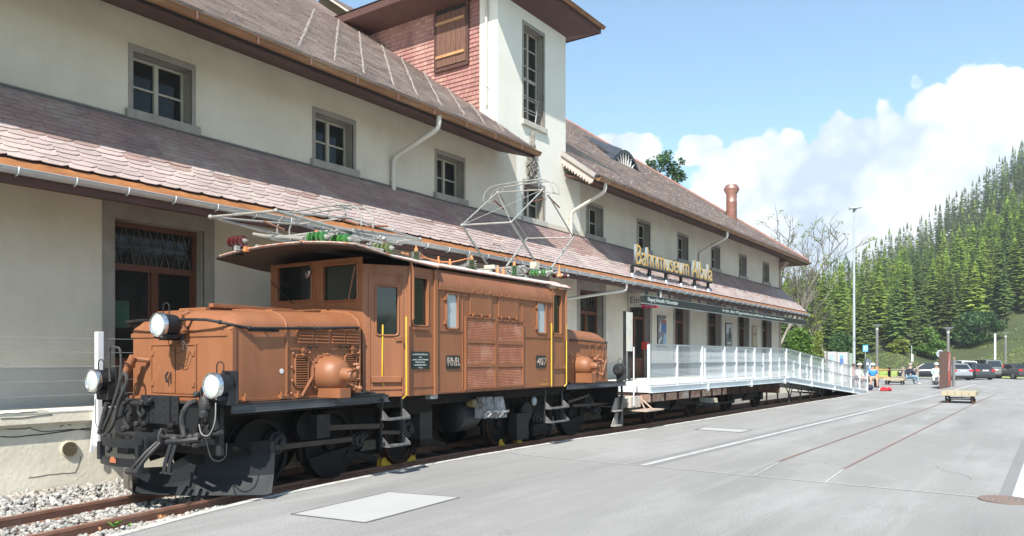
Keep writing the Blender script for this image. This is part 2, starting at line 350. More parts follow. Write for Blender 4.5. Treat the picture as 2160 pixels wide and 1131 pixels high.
# ================================================================ GROUND
def lerp(a, b, t): return a+(b-a)*t
def sm(a, b, x): t = min(1, max(0, (x-a)/(b-a))); return t*t*(3-2*t)
def interp(x, pts):
    if x <= pts[0][0]: return pts[0][1]
    for (x0, y0), (x1, y1) in zip(pts, pts[1:]):
        if x <= x1: return lerp(y0, y1, (x-x0)/(x1-x0))
    return pts[-1][1]
RAILC = [(-6, 6.0), (0, 7.18), (3.4, 7.76), (4.2, 7.87), (5.2, 8.0), (7, 8.2), (8.6, 8.33), (10, 8.385), (12, 8.4), (14, 8.36), (17.8, 8.2), (21, 8.12), (25.3, 7.98), (32, 7.7), (40, 7.3), (60, 5.8)]
def railY(x):   # smoothed near-rail line
    return sum(interp(x+k*.5, RAILC) for k in (-2, -1, 0, 1, 2))/5
EDGEC = [(-6, 5.4), (0, 6.3), (3.7, 7.05), (4.7, 7.32), (5.75, 7.54), (7.8, 7.74), (10.2, 7.84), (13.2, 7.8), (14.5, 7.66), (17.2, 7.52), (24, 7.3), (37.5, 6.8), (39.6, 6.72), (39.9, 12.6), (60, 12.6), (80, 12.6), (120, 12.6)]
def edgeY(x): return interp(x, EDGEC)
def dr(x, y): return x*cT+y*sT, x*sT-y*cT
def groundz(x, y):
    d, r = dr(x, y); return -.31*sm(46, 66, d)
from mathutils import noise
def terr(x, y):
    d, r = dr(x, y); D = math.hypot(x, y); a = math.atan2(r, d); t = math.tan(max(-1.2, min(1.2, a)))
    z = -.45+.1*sm(40, 66, D)
    front = sm(-.9, -.3, t)*(1 if d > 0 else 0)
    if D > 68:
        bank = sm(77.5, 92, d)*(1.5+22*max(0, t-.585)+1.2*math.exp(-((t-.497)/.03)**2)) if t > .3 else sm(60, 90, D)*.5
        z += bank
        if t > 0: s = .088+.62*max(0, min(t, .80)-.36)+.46*max(0, min(t, .80)-.52)
        else: s = .075
        if d < 0: s = .10
        q = D if d < 0 else max(d, D*.6)
        z += s*min(max(0, q-92), 190)+ .05*max(0, min(q, 900)-300)
        z += noise.noise(Vector((x*.02, y*.02, 0)))*2.5*sm(100, 160, D)+noise.noise(Vector((x*.12, y*.12, 3)))*.35*sm(78, 95, D)
    return z
ASPH = mat('worn_asphalt', (.275, .269, .254), (.232, .227, .215), .35, .93, bump=.55, bsc=120, dirt=(.33, .325, .315), dsc=.45, damt=.75, stretch=(.55, 1.3, 1), det=9)
n_ = ASPH.node_tree.nodes; l_ = ASPH.node_tree.links
_b = n_['Principled BSDF']; _src = _b.inputs['Base Color'].links[0].from_socket
_t = n_.new('ShaderNodeTexNoise'); _t.inputs['Scale'].default_value = 55; _t.inputs['Detail'].default_value = 4; _tc = n_.new('ShaderNodeTexCoord'); l_.new(_tc.outputs['Object'], _t.inputs[0])
_r = n_.new('ShaderNodeMapRange'); _r.inputs[1].default_value = .3; _r.inputs[2].default_value = .7; _r.inputs[3].default_value = .76; _r.inputs[4].default_value = 1.20; l_.new(_t.outputs[0], _r.inputs[0])
def _nz(scale, stretch, lo, hi, c, amt, src, det=8, rough=.6, offs=0):
    mp = n_.new('ShaderNodeMapping'); mp.inputs['Scale'].default_value = stretch; mp.inputs['Location'].default_value = (offs, offs*.7, 0); mp.inputs['Rotation'].default_value = (0, 0, offs*.13); l_.new(_tc.outputs['Object'], mp.inputs[0])
    a = n_.new('ShaderNodeTexNoise'); a.inputs['Scale'].default_value = scale; a.inputs['Detail'].default_value = det; a.inputs['Roughness'].default_value = rough; l_.new(mp.outputs[0], a.inputs[0])
    r = n_.new('ShaderNodeMapRange'); r.inputs[1].default_value = lo; r.inputs[2].default_value = hi; r.inputs[4].default_value = amt; l_.new(a.outputs[0], r.inputs[0])
    x = n_.new('ShaderNodeMixRGB'); x.inputs[2].default_value = (*c, 1); l_.new(r.outputs[0], x.inputs[0]); l_.new(src, x.inputs[1]); return x.outputs[0]
_src = _nz(.5, (.25, 1.6, 1), .5, .66, (.185, .181, .174), .5, _src, offs=3)
_src = _nz(1.3, (.12, 2.4, 1), .54, .68, (.33, .325, .31), .45, _src, offs=-5)
_src = _nz(.9, (1, 1, 1), .62, .70, (.16, .157, .15), .55, _src, det=10, rough=.7, offs=11)
_src = _nz(14, (1, 1, 1), .69, .73, (.12, .118, .112), .7, _src, det=3, offs=21)
_src = _nz(9, (1, 1, 1), .70, .75, (.42, .415, .40), .6, _src, det=4, offs=31)
_h = n_.new('ShaderNodeHueSaturation'); l_.new(_src, _h.inputs['Color']); l_.new(_r.outputs[0], _h.inputs['Value']); l_.new(_h.outputs[0], _b.inputs['Base Color'])
GRASS = mat('meadow_grass', (.33, .37, .09), (.23, .31, .07), .25, .9, bump=.6, bsc=6, dirt=(.24, .19, .07), dsc=.08, damt=.7)
FORESTF = mat('forest_floor', (.06, .075, .02), (.035, .05, .015), .1, .95)
CONCS = mat('pale_concrete_slab', (.37, .37, .355), (.335, .335, .32), 1.5, .9, bump=.2, bsc=60)
LINEW = mat('worn_white_line', (.50, .50, .48), (.37, .37, .36), 9., .8, dirt=(.3, .3, .29), dsc=2.5, damt=.8)
DUSTC = mat('kerb_concrete', (.56, .54, .49), (.44, .42, .38), 5., .9, bump=.5, bsc=30, dirt=(.25, .22, .18), dsc=4.)

mb = MB(); xs = [i*.5 for i in range(-16, 60)]+[30+i*2.5 for i in range(0, 40)]
for x0, x1 in zip(xs, xs[1:]):
    if x0 == x1: continue
    ys = [-60, -40, -25, -12, -5, 0, 2, 4, 6]
    def col(x):
        lim = (77.5-x*cT)/sT; e = min(edgeY(x), lim); out = []
        for i, y in enumerate(ys+[None]):
            yy = e if y is None else min(y, e)
            out.append((x, yy, groundz(x, yy)))
        return out
    if (77.5-x1*cT)/sT < -60: break
    mb.strip([col(x0), col(x1)])
mb.build('plaza_asphalt', ASPH, kind='structure', label='pale grey worn asphalt of the station yard in front of the building', org=(0, 0, 0))

mb = MB(); radii = [0, 20, 40, 55, 66, 70, 74, 77, 80, 83, 86, 89, 92, 96, 100, 106, 112, 120, 130, 140, 152, 165, 180, 195, 212, 230, 250, 272, 300, 350, 420, 520, 700, 950, 1300]
rows = []
for q in radii:
    row = []
    for k in range(361):
        a = rad(k); x, y = q*math.cos(a), q*math.sin(a); row.append((x, y, terr(x, y)))
    rows.append(row)
mb.strip(rows)
ter = mb.build('meadow_ground', [GRASS, FORESTF], kind='structure', label='grassy ground and wooded slope behind the car park', smooth=True, org=(0, 0, 0))
for p in ter.data.polygons:
    c = p.center; d_, r_ = dr(c.x, c.y); t_ = r_/max(1, d_)
    p.material_index = 1 if math.hypot(c.x, c.y) > (101 if (d_ > 0 and t_ > .585) else 91) else 0

def flat(name, pts, m, z=.004, label=None, parent=None, kind='structure', sub=None):
    mb = MB(); mb.add([(x, y, groundz(x, y)+z) for x, y in pts], [tuple(range(len(pts)))]); return mb.build(name, m, parent, kind=kind, label=label)
def ribbon(name, pts, w, m, z=.004, label=None, parent=None, kind='structure', step=1.5):
    P2 = []
    for (x0, y0), (x1, y1) in zip(pts, pts[1:]):
        n = max(1, int(math.hypot(x1-x0, y1-y0)/step)); P2 += [(lerp(x0, x1, i/n), lerp(y0, y1, i/n)) for i in range(n)]
    P2.append(pts[-1]); ra, rb = [], []
    for i, (x, y) in enumerate(P2):
        a, b = P2[max(0, i-1)], P2[min(len(P2)-1, i+1)]; dx, dy = b[0]-a[0], b[1]-a[1]; q = math.hypot(dx, dy); nx, ny = -dy/q*w/2, dx/q*w/2
        ra.append((x+nx, y+ny, groundz(x, y)+z)); rb.append((x-nx, y-ny, groundz(x, y)+z))
    mb = MB(); mb.strip([ra, rb]); return mb.build(name, m, parent, kind=kind, label=label)
flat('concrete_slab', [(5.27, 6.50), (5.42, 5.56), (7.03, 5.65), (6.83, 6.60)], CONCS, label='large pale concrete slab set in the asphalt near the locomotive')
ribbon('slab_joint', [(5.27, 6.50), (5.42, 5.56), (7.03, 5.65), (6.83, 6.60), (5.27, 6.50)], .035, mat('tar_joint', (.16, .16, .155), (.12, .12, .12), 4, .9), .006, label='dark tar joint round the large slab')
s2 = [onground(px, py)[:2] for px, py in [(1467, 906.6), (1562.7, 912.5), (1584.6, 907.4), (1487, 901.4)]]
flat('concrete_slab', s2, CONCS, label='small pale concrete slab set in the asphalt beside the flat wagon')
ribbon('slab_joint', s2+[s2[0]], .06, MATS['tar_joint'], .006, label='dark tar joint round the small slab')
ribbon('painted_line', [(10.75, 5.04), (14.8, 4.87), (25.5, 4.43), (39.4, 3.80)], .10, LINEW, .006, label='worn white line running along the yard towards the car park')
ribbon('painted_line', [(41, 3.76), (56.2, 3.45)], .13, LINEW, .006, label='far broken end of the white line near the brown column')
TARW = mat('wet_dark_patch', (.20, .198, .193), (.18, .178, .174), .8, .9)
ribbon('repaired_strip', [(10.75, 5.08), (14.8, 4.91), (25.5, 4.47)], .42, TARW, .003, label='darker repaired strip of asphalt under the white line')
ribbon('pavement_joint', [(10.95, 7.7), (10.76, 7.30), (10.57, .46), (10.5, -6)], .028, LINEW, .007, label='thin pale joint crossing the yard')
for sx_, sy_ in (((12.3, 3.42), (10.7, 3.31)), ((12.1, 2.42), (10.65, 2.36))): ribbon('pavement_joint', [sx_, sy_], .02, LINEW, .0065, label='short pale joint leading to the buried rails')
rl = [onground(px, py)[:2] for px, py in [(2133, 1052), (2163, 1052), (2200, 930), (2176, 930)]]
flat('painted_line', rl, LINEW, .006, label='broad white painted bar at the right edge of the yard')
rl = [onground(px, py)[:2] for px, py in [(2105, 1048), (2133, 1051), (2176, 930), (2155, 930)]]
flat('repaired_strip', rl, TARW, .004, label='dark asphalt strip beside the broad white bar')
CRK = mat('asphalt_crack', (.085, .083, .08), (.12, .118, .113), 9, .95)
rc_ = random.Random(77)
for sx, sy, ang, n in ((15.5, 1.2, 1.2, 8), (19, 5.6, .0, 14), (24, 1.0, .5, 10), (12.0, .8, -.4, 8)):
    pts = [(sx, sy)]
    for k in range(n): ang += rc_.uniform(-.5, .5); pts.append((pts[-1][0]+math.cos(ang)*.18, pts[-1][1]+math.sin(ang)*.18))
    ribbon('asphalt_crack', pts, .006, CRK, .0045, label='hairline crack in the worn asphalt', step=.3)
# buried rails of the old narrow track
tk = thing('buried_track', (11, 2.9, 0), 'pair of rusty rails sunk flush in the asphalt of the yard', 'rails')
RUSTF = mat('flush_rusty_rail', (.22, .12, .09), (.19, .14, .12), 3., .6, dirt=(.24, .2, .19), dsc=1.2, damt=.8)
ribbon('rail', [(12.3, 3.45), (31.97, 2.99), (41, 2.7)], .05, RUSTF, .007, parent=tk, kind=None)
ribbon('rail', [(12.1, 2.43), (32.6, 2.02), (41, 1.75)], .045, RUSTF, .007, parent=tk, kind=None)
mc = onground(2122, 1056)
mb = MB(); mb.lathe((mc[0], mc[1], .002), (0, 0, 1), [(0, .28), (.010, .28), (.012, .265)], 28)
mh = mb.build('manhole_cover', mat('worn_cast_iron', (.20, .15, .12), (.15, .12, .10), 5., .7), label='round rusty cast iron manhole cover at the right edge of the yard', cat='manhole cover', org=(mc[0], mc[1], 0))
for i in range(-4, 5):
    w_ = math.sqrt(max(.01, .27**2-(i*.06)**2)); mb = MB(); mb.box(mc[0]-w_, mc[0]+w_, mc[1]+i*.06-.012, mc[1]+i*.06+.012, .0145, .019); mb.build('rib', RUSTF, mh)

# ---- track: ballast, rails, sleepers
STONEB = mat('ballast_stone', (.36, .345, .315), (.26, .25, .23), 6., .85, bump=.3, isl=.38, dirt=(.38, .29, .2), dsc=2., damt=.4)
BALL = mat('ballast_bed', (.20, .195, .18), (.11, .105, .10), 22., .95, bump=1., bsc=28)
mb = MB(); xs = [-8+i*.5 for i in range(0, 100)]
mb.strip([[(x, edgeY(min(x, 39.5))-.02, -.10), (x, railY(x)-.25, -.12), (x, railY(x)+.5, -.13), (x, railY(x)+1.2, -.12), (x, 10.2, -.05)] for x in xs])
mb.build('ballast_bed', BALL, kind='structure', label='ballast bed between the kerb and the platform wall')
ico = bmesh.new(); bmesh.ops.create_icosphere(ico, subdivisions=1, radius=1); IV = [v.co.copy() for v in ico.verts]; IF = [tuple(v.index for v in f.verts) for f in ico.faces]; ico.free()
mb = MB()
def stone(x, y, z, r):
    q = Matrix.Rotation(R.uniform(0, 6.28), 3, 'Z') @ Matrix.Rotation(R.uniform(0, 3), 3, 'X'); sx, sy, sz = R.uniform(.7, 1.4), R.uniform(.6, 1.1), R.uniform(.5, .9)
    vs = []
    for v in IV:
        k = R.uniform(.78, 1.18); w = q @ Vector((v.x*sx*k, v.y*sy*k, v.z*sz*k)); vs.append((x+w.x*r, y+w.y*r, z+w.z*r))
    mb.add(vs, IF)
cnt = 0
while cnt < 11000:
    x = 2.2+abs(R.gauss(0, 1))*6.0; 
    if x > 22: continue
    e = edgeY(x); y = R.uniform(e+.02, 10.2) if R.random() < .62 else (R.uniform(e+.01, railY(x)-.05) if R.random() < .6 else R.uniform(9.2, 10.2))
    ry = railY(x)
    if x > 6.2 and y > ry+.3: continue
    if abs(y-ry-.02) < .07 or abs(y-ry-1.04) < .07: continue
    base = lerp(-.115, -.045, sm(ry+1.1, 10.2, y)); s_ = R.uniform(.014, .036)
    if y > ry+1.1: base += R.random()*.05; s_ *= 1.15
    stone(x, y, base+s_*.35, s_); cnt += 1
mb.build('ballast_stones', STONEB, kind='stuff', label='loose pale grey ballast stones round the rails', cat='gravel')
tr = thing('railway_track', (6, 8.7, 0), 'rusty metre gauge track under the brown locomotive', 'railway track')
prof = [(-.03, 0), (.03, 0), (.032, -.03), (.008, -.042), (.008, -.10), (.055, -.115), (.055, -.125), (-.055, -.125), (-.055, -.115), (-.008, -.10), (-.008, -.042), (-.032, -.03)]
for off in (0.0, 1.06):
    mb = MB(); rows = []
    for i in range(0, 120):
        x = -8+i*.5; y = railY(x)+off; rows.append([(x, y+a, b) for a, b in prof+[prof[0]]])
    mb.strip(rows); mb.build('rail', RAILT, tr)
SLEEP = mat('old_sleeper', (.10, .075, .055), (.06, .045, .035), 6., .9, bump=.4, stretch=(4, 1, 1))
i = 0
for x in [2.3+k*.62 for k in range(38)]:
    y = railY(x)+.53; mb = MB(); mb.box(x-.11, x+.11, y-.85, y+.85, -.24, -.105); mb.build('sleeper', SLEEP, tr)
# kerb between asphalt and ballast
mb = MB(); rows = []
xs = [-6+i*.25 for i in range(0, 182)]
for x in xs:
    e = edgeY(min(x, 39.5)); j = R.uniform(-.012, .012); rows.append([(x, e-.055, .005), (x, e-.05, .014), (x, e+.035+j, .012), (x, e+.045+j, -.11)])
mb.strip(rows); mb.build('kerb_strip', DUSTC, kind='structure', label='thin crumbling concrete kerb between asphalt and ballast')
# small weeds and fallen leaves in the ballast
LEAFG = mat('weed_leaf', (.12, .28, .03), (.08, .2, .02), 6., .6)
LEAFB = mat('dry_leaf', (.42, .19, .08), (.3, .13, .05), 6., .7)
def leafy(x, y, z, r, n, m, name, label, cat):
    mb = MB()
    for k in range(n):
        a = R.uniform(0, 6.28); t = R.uniform(.3, 1); c, s = math.cos(a), math.sin(a); q = r*R.uniform(.6, 1)
        mb.add([(x, y, z), (x+c*q*.5-s*q*.25, y+s*q*.5+c*q*.25, z+t*q*.8), (x+c*q, y+s*q, z+t*q), (x+c*q*.5+s*q*.25, y+s*q*.5-c*q*.25, z+t*q*.8)], [(0, 1, 2), (0, 2, 3)])
    mb.build(name, m, label=label, cat=cat, org=(x, y, z))
g = onground(241, 1100); leafy(g[0], g[1], -.06, .09, 9, LEAFG, 'weed', 'small bright green weed growing beside the near rail', 'weed')
g = onground(274, 1099); leafy(g[0], g[1], -.06, .05, 6, LEAFG, 'weed', 'tiny green sprout between rail and kerb', 'weed')
g = onground(211, 1108); leafy(g[0], g[1], -.06, .06, 4, LEAFB, 'dry_leaf', 'curled dry brown leaf lying left of the weed', 'leaf')
g = onground(340, 1086); leafy(g[0], g[1], -.05, .07, 6, LEAFB, 'dry_leaf', 'crumpled orange brown leaf lying in ballast near the plough', 'leaf')

# ================================================================ PLATFORM
pf = thing('station_platform', (5, 11, 0), 'raised old cream concrete loading platform along the station wall', 'platform')
mb = MB(); mb.box(-8, 41.2, 10.25, 11.6, -.3, .80); mb.build('platform_wall', CONC, pf)
mb = MB()
mb.box(-8, 41.2, 10.17, 11.0, .83, .99); mb.build('edge_slab', CONC, pf, bevel=.012)
mb = MB(); mb.box(-8, 41.2, 10.215, 10.6, .80, .83); mb.build('ledge', CONC, pf)
CR0 = mat('vent_shadow_gap', (.16, .12, .07), (.12, .09, .05), 5., .8); va = onplane_y(146, 947, 10.24); mb = MB(); mb.lathe((va[0], 10.25, va[2]), (0, -1, 0), [(0, .105), (.02, .105), (.025, .092), (.008, .09)], 24); vt = mb.build('vent', mat('vent_cream', (.60, .52, .38), (.5, .43, .3), 5., .7), pf, smooth=True)
for i in range(-4, 5):
    w_ = math.sqrt(.09**2-(i*.02)**2); mb = MB(); mb.box(va[0]-w_, va[0]+w_, 10.215, 10.24, va[2]+i*.02-.004, va[2]+i*.02+.004); mb.build('slat', CR0, vt)  # dark strips coloured as the shade in the vent's gaps
# cracks as thin recessed-looking dark lines laid on the face
CR = mat('crack_line', (.10, .085, .065), (.07, .06, .05), 4., .9)
def crack(pts, w=.006, Y=10.249):
    P_ = [onplane_y(px, py, Y) for px, py in pts]; mb = MB(); out = []
    for a, b in zip(P_, P_[1:]):
        for t in (0, .33, .66): out.append((lerp(a[0], b[0], t)+R.uniform(-.008, .008), Y, lerp(a[2], b[2], t)+R.uniform(-.008, .008)))
    out.append(P_[-1]); mb.tube(out, w, 4); mb.build('crack', CR, pf)
crack([(0, 905), (40, 906), (60, 903), (90, 910), (150, 905), (195, 907)]); crack([(0, 922), (60, 920), (140, 909), (190, 904)], .008)
crack([(170, 962), (165, 985), (158, 996), (120, 1000), (60, 1008)], .004); crack([(126, 900), (140, 893), (150, 897)], .006)
crack([(0, 883), (60, 880), (110, 874)], .005, 10.168); crack([(0, 874), (50, 871), (100, 865)], .004, 10.168)
# white post with wire fence
fe = thing('wire_fence', (5.1, 10.1, .5), 'white steel post with thin wire cables along the platform edge, beside the headlight', 'fence')
mb = MB(); mb.box(5.05, 5.13, 10.06, 10.15, .50, 1.99); mb.build('post', WHITE, fe, bevel=.006)
mb = MB(); mb.hexa([(5.0, 10.15, .42), (5.05, 10.15, .42), (5.05, 10.17, .42), (5.0, 10.17, .42)], [(5.05, 10.15, 1.0), (5.10, 10.15, 1.0), (5.10, 10.17, 1.0), (5.05, 10.17, 1.0)]); mb.build('bracket', WHITE, fe)
for q in (9.0, 13.0): mb = MB(); mb.box(q-.04, q+.04, 10.06, 10.15, .50, 1.99); mb.build('post', WHITE, fe)
for z in (1.18, 1.36, 1.54, 1.72, 1.90):
    mb = MB(); mb.tube([(-2, 10.1, z), (13, 10.1, z)], .0028, 4); mb.build('wire', GALV, fe)
fe2 = thing('hand_railing', (16, 10.2, 1), 'thin white tube railing on the platform behind the rear of the locomotive', 'railing')
for q in (14.6, 16.3, 17.0, 18.6):
    mb = MB(); mb.tube([(q, 10.2, .99), (q, 10.2, 1.9)], .018, 6); mb.build('post', WHITE, fe2)
mb = MB(); mb.tube([(14.6, 10.2, 1.9), (18.6, 10.2, 1.9)], .018, 6); mb.build('top_rail', WHITE, fe2)

# ================================================================ STATION BUILDING
st = thing('station_building', (20, 13, .99), 'long cream rendered station building with slate canopy, slate roofs and tower', 'building')
XE = 39.8; YW = 11.
mpF = lambda a, b, t: (a, YW+t, b)
WX = [2.55, 5.96, 9.39, 12.82, 16.27, 19.6, 23.0, 26.4, 29.85, 33.3, 36.75]
upper = [(x+.07, x+1.01, 5.30, 6.17) for x in WX]
DO = [(5.76, 7.19), (9.2, 10.6), (12.6, 14.0), (16.0, 17.4), (19.25, 20.65), (22.5, 24.0), (26.2, 27.45), (29.55, 30.95), (33.25, 34.6), (36.7, 38.1)]
DO[0] = (5.76, 7.19)
lower = [(a, b, .99, 3.67) for a, b in DO]
mb = MB(); wall_holes(mb, mpF, -8, XE, .8, 6.9, upper+lower, .28, 2)
for i, f in enumerate(mb.f):
    if mb.m[i] == 0:
        c = sum(mb.v[k][0] for k in f)/4
        if 15.18 < c < 18.44 and sum(mb.v[k][2] for k in f)/4 > 5: mb.m[i] = 3
mb.cur = 0
mb.quad((XE, YW, -.3), (XE, 24, -.3), (XE, 24, 6.9), (XE, YW, 6.9)); mb.quad((-8, YW, -.3), (-8, 24, -.3), (-8, 24, 6.9), (-8, YW, 6.9)); mb.quad((-8, 24, -.3), (XE, 24, -.3), (XE, 24, 6.9), (-8, 24, 6.9))
mb.build('facade_wall', [PLASTER, PLINTH, STONE, PLAST_LIT], st)
# grey plinth panels between the doors
px0 = -8.
for a, b in DO+[(XE-.02, XE)]:
    mb = MB(); mb.box(px0, a-.2, YW-.018, YW+.01, .99, 1.5); mb.build('plinth', PLINTH, st); px0 = b+.2
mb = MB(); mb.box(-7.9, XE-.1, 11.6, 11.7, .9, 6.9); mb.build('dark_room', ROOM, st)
def fbox(mb, a0, a1, b0, b1, t0, t1): return mb.hexa([mpF(a0, b0, t0), mpF(a1, b0, t0), mpF(a1, b0, t1), mpF(a0, b0, t1)], [mpF(a0, b1, t0), mpF(a1, b1, t0), mpF(a1, b1, t1), mpF(a0, b1, t1)])
def window(x0, x1, z0, z1, rows, sillm=STONE, surround=True, curtain=False, cols=2):
    mb = MB(); w = .045; t0, t1 = .20, .26
    fbox(mb, x0+.01, x0+w, z0+.01, z1-.01, t0, t1); fbox(mb, x1-w, x1-.01, z0+.01, z1-.01, t0, t1); fbox(mb, x0+w, x1-w, z1-w, z1-.01, t0, t1); fbox(mb, x0+w, x1-w, z0+.01, z0+w, t0, t1)
    xm = (x0+x1)/2; fbox(mb, xm-.035, xm+.035, z0+w, z1-w, t0-.01, t1-.01)
    for r in rows:
        h = .014 if isinstance(r, float) else .04; r_ = float(r) if isinstance(r, float) else r[0]
        fbox(mb, x0+w, xm-.035, r_-h, r_+h, t0+.005, t1-.015); fbox(mb, xm+.035, x1-w, r_-h, r_+h, t0+.005, t1-.015)
    wn = mb.build('window', FRAMEW, st)
    zs = [z0+w]+[float(r) if isinstance(r, float) else r[0] for r in rows]+[z1-w]
    for xa, xb in ((x0+w, xm-.035), (xm+.035, x1-w)):
        for za, zb in zip(zs, zs[1:]):
            mb = MB(); fbox(mb, xa, xb, za, zb, .238, .242); mb.build('pane', GLASSD, wn)
    if curtain:
        for xa, xb in ((x0+.06, x0+.06+(x1-x0)*.2), (xm+.05, xm+.05+(x1-x0)*.22)):
            mb = MB(); fbox(mb, xa, xb, z0+.05, z1-.05, .27, .28); mb.build('curtain', CURT, wn)
    if surround:
        mb = MB(); j = .07
        fbox(mb, x0-j, x0, z0, z1, -.012, .02); fbox(mb, x1, x1+j, z0, z1, -.012, .02); fbox(mb, x0-j, x1+j, z1, z1+.10, -.012, .02); mb.build('stone_surround', STONE, wn)
        mb = MB(); fbox(mb, x0-j-.05, x1+j+.05, z0-.14, z0-.002, -.075, .05); mb.build('sill', sillm, wn, bevel=.008)
    return wn
STONEL = mat('pale_stone_sill', (.46, .43, .37), (.40, .37, .32), 3., .9)
for i, (a, b, c, d) in enumerate(upper): window(a, b, c, d, [5.72], STONEL if i == 4 else STONE, curtain=True)
# doors
for i, (a, b) in enumerate(DO):
    z1 = 3.67; mb = MB(); j = .18
    fbox(mb, a-j, a, .99, z1, -.012, .02); fbox(mb, b, b+j, .99, z1, -.012, .02); fbox(mb, a-j, b+j, z1, z1+.24, -.012, .02)
    dr_ = MB(); w = .07; t0, t1 = .2, .26
    fbox(dr_, a+.01, a+w, .99, z1-.01, t0, t1); fbox(dr_, b-w, b-.01, .99, z1-.01, t0, t1); fbox(dr_, a+w, b-w, z1-.08, z1-.01, t0, t1); fbox(dr_, a+w, b-w, 2.95, 3.05, t0-.02, t1)
    xm = (a+b)/2; fbox(dr_, xm-.05, xm+.05, .99, 2.95, t0-.01, t1); fbox(dr_, a+w, xm-.05, .99, 1.65, t0, t1-.02); fbox(dr_, xm+.05, b-w, .99, 1.65, t0, t1-.02)
    dd = dr_.build('door', RWOOD, st); mb.build('stone_surround', STONE, dd)
    for xa, xb in ((a+w, xm-.05), (xm+.05, b-w)):
        mb = MB(); fbox(mb, xa, xb, 1.65, 2.95, .235, .24); mb.build('pane', GLASSD, dd)
        for xx in (xa, xb-.035): mb = MB(); fbox(mb, xx, xx+.035, 1.65, 2.95, .225, .234); mb.build('glazing_bead', RWOOD, dd)
    mb = MB(); fbox(mb, a+w, b-w, 3.05, z1-.08, .235, .24); mb.build('pane', GLASSD, dd)
    mb = MB(); n = 7; W_ = (b-a-2*w)/n
    for k in range(n):
        x = a+w+k*W_; zc = 3.32
        mb.tube([mpF(x+W_*.15, 3.58, .215), mpF(x+W_*.5, zc+.02, .215), mpF(x+W_*.85, 3.58, .215)], .008, 4); mb.tube([mpF(x+W_*.15, 3.06, .215), mpF(x+W_*.5, zc-.02, .215), mpF(x+W_*.85, 3.06, .215)], .008, 4)
    mb.build('lattice', mat('grey_lattice', (.13, .12, .105), (.1, .09, .08), 5., .6), dd)
    if i == 0:
        mb = MB(); fbox(mb, a+.1, xm-.1, 2.72, 2.76, .31, .5); mb.build('shelf', WHITE, dd)
        mb = MB(); fbox(mb, a+.12, a+.34, 2.1, 2.5, .229, .233); mb.build('notice', mat('green_notice', (.03, .09, .05), (.03, .06, .04), 5, .6), dd)
# corner stone and capital at the far end
mb = MB(); mb.box(XE-.30, XE+.03, YW-.03, YW+.3, .99, 6.2); mb.build('corner_pilaster', mat('pink_stone', (.34, .27, .22), (.29, .23, .19), 3., .9), st)
mb = MB(); mb.hexa([(XE-.34, YW-.06, 6.1), (XE+.06, YW-.06, 6.1), (XE+.06, YW+.3, 6.1), (XE-.34, YW+.3, 6.1)], [(XE-.34, YW-.38, 6.5), (XE+.3, YW-.38, 6.5), (XE+.3, YW+.3, 6.5), (XE-.34, YW+.3, 6.5)])
mb.box(XE-.3, XE+.1, YW-.05, YW+.3, 6.5, 6.75); mb.build('capital', MATS['pink_stone'], st)

# ---- canopy roof
CS = (.658, .753); CY, CZ = 10.0, 4.02; CL = 1.52
def cap(x, q, h=0.): return (x, CY+q*CS[0]-h*CS[1], CZ+q*CS[1]+h*CS[0])
cr = MB(); cr.hexa([cap(-6, 0, -.05), cap(40.94, 0, -.05), cap(40.94, .001, -.01), cap(-6, .001, -.01)], [cap(-6, CL, -.05), cap(XE, CL, -.05), cap(XE, CL, -.01), cap(-6, CL, -.01)])
cr.add([(40.94, 10.0, 3.98), (40.94, 14, 3.98), (39.81, 14, 5.14), (39.81, 11, 5.14)], [(0, 1, 2, 3)])
canopy = cr.build('canopy_roof', DWOOD, st)
ROWS = 17; EX = .0935; TW = .335
big = MB()
def tile(mbx, f, x, q, L, w, lift, seed):
    r = random.Random(seed); c = r.uniform(.03, .06); l1 = r.uniform(-.006, .008); j = r.uniform(0, .004)
    pts = [(x+.003, q+.012+l1), (x+w*.18, q+l1), (x+w*.72, q+l1), (x+w-.003, q+c*.8+l1), (x+w-.003, q+L), (x+.003, q+L)]
    n = len(pts); mbx.add([f(a, b, lift*(1-(b-q)/L)+.010+j) for a, b in pts]+[f(a, b, lift*(1-(b-q)/L)+.002) for a, b in pts], [tuple(range(n))]+[(i, (i+1)%n, n+(i+1)%n, n+i) for i in range(n)])
ntile = 0
for i in range(ROWS):
    q = i*EX-.01; x = 2.6-(i*.53 % 1)*TW; xe = 40.94-(q/CL)*1.14
    while x < xe:
        w = min(TW*R.uniform(.86, 1.14), xe-x)
        if w < .05: break
        red = i >= 7 or (i >= 5 and R.random() < .4)
        if x < 8.35 and x+w > 2.75 and ntile < 300:
            m1 = MB(); tile(m1, cap, x, q, .15, w, .016, R.random()); m1.build('slate', SLATER if red else SLATEO, canopy); ntile += 1
        else:
            big.cur = 1 if red else 0; tile(big, cap, x, q, .15, w, .016, R.random())
        x += w
big.build('slates', [SLATE, mat('shade_red_slate', (.33, .215, .185), (.25, .175, .165), 1.6, .48, bump=.35, bsc=25, isl=.10, dirt=(.45, .38, .32), dsc=1.1, damt=.5)], canopy, kind='stuff')  # joined red slates carry the same darkening for the eave's shadow
mb = MB(); mb.box(-6, XE, 10.94, 10.99, 5.12, 5.165); mb.build('flashing', mat('dark_lead', (.09, .085, .08), (.06, .06, .055), 4, .6), canopy)
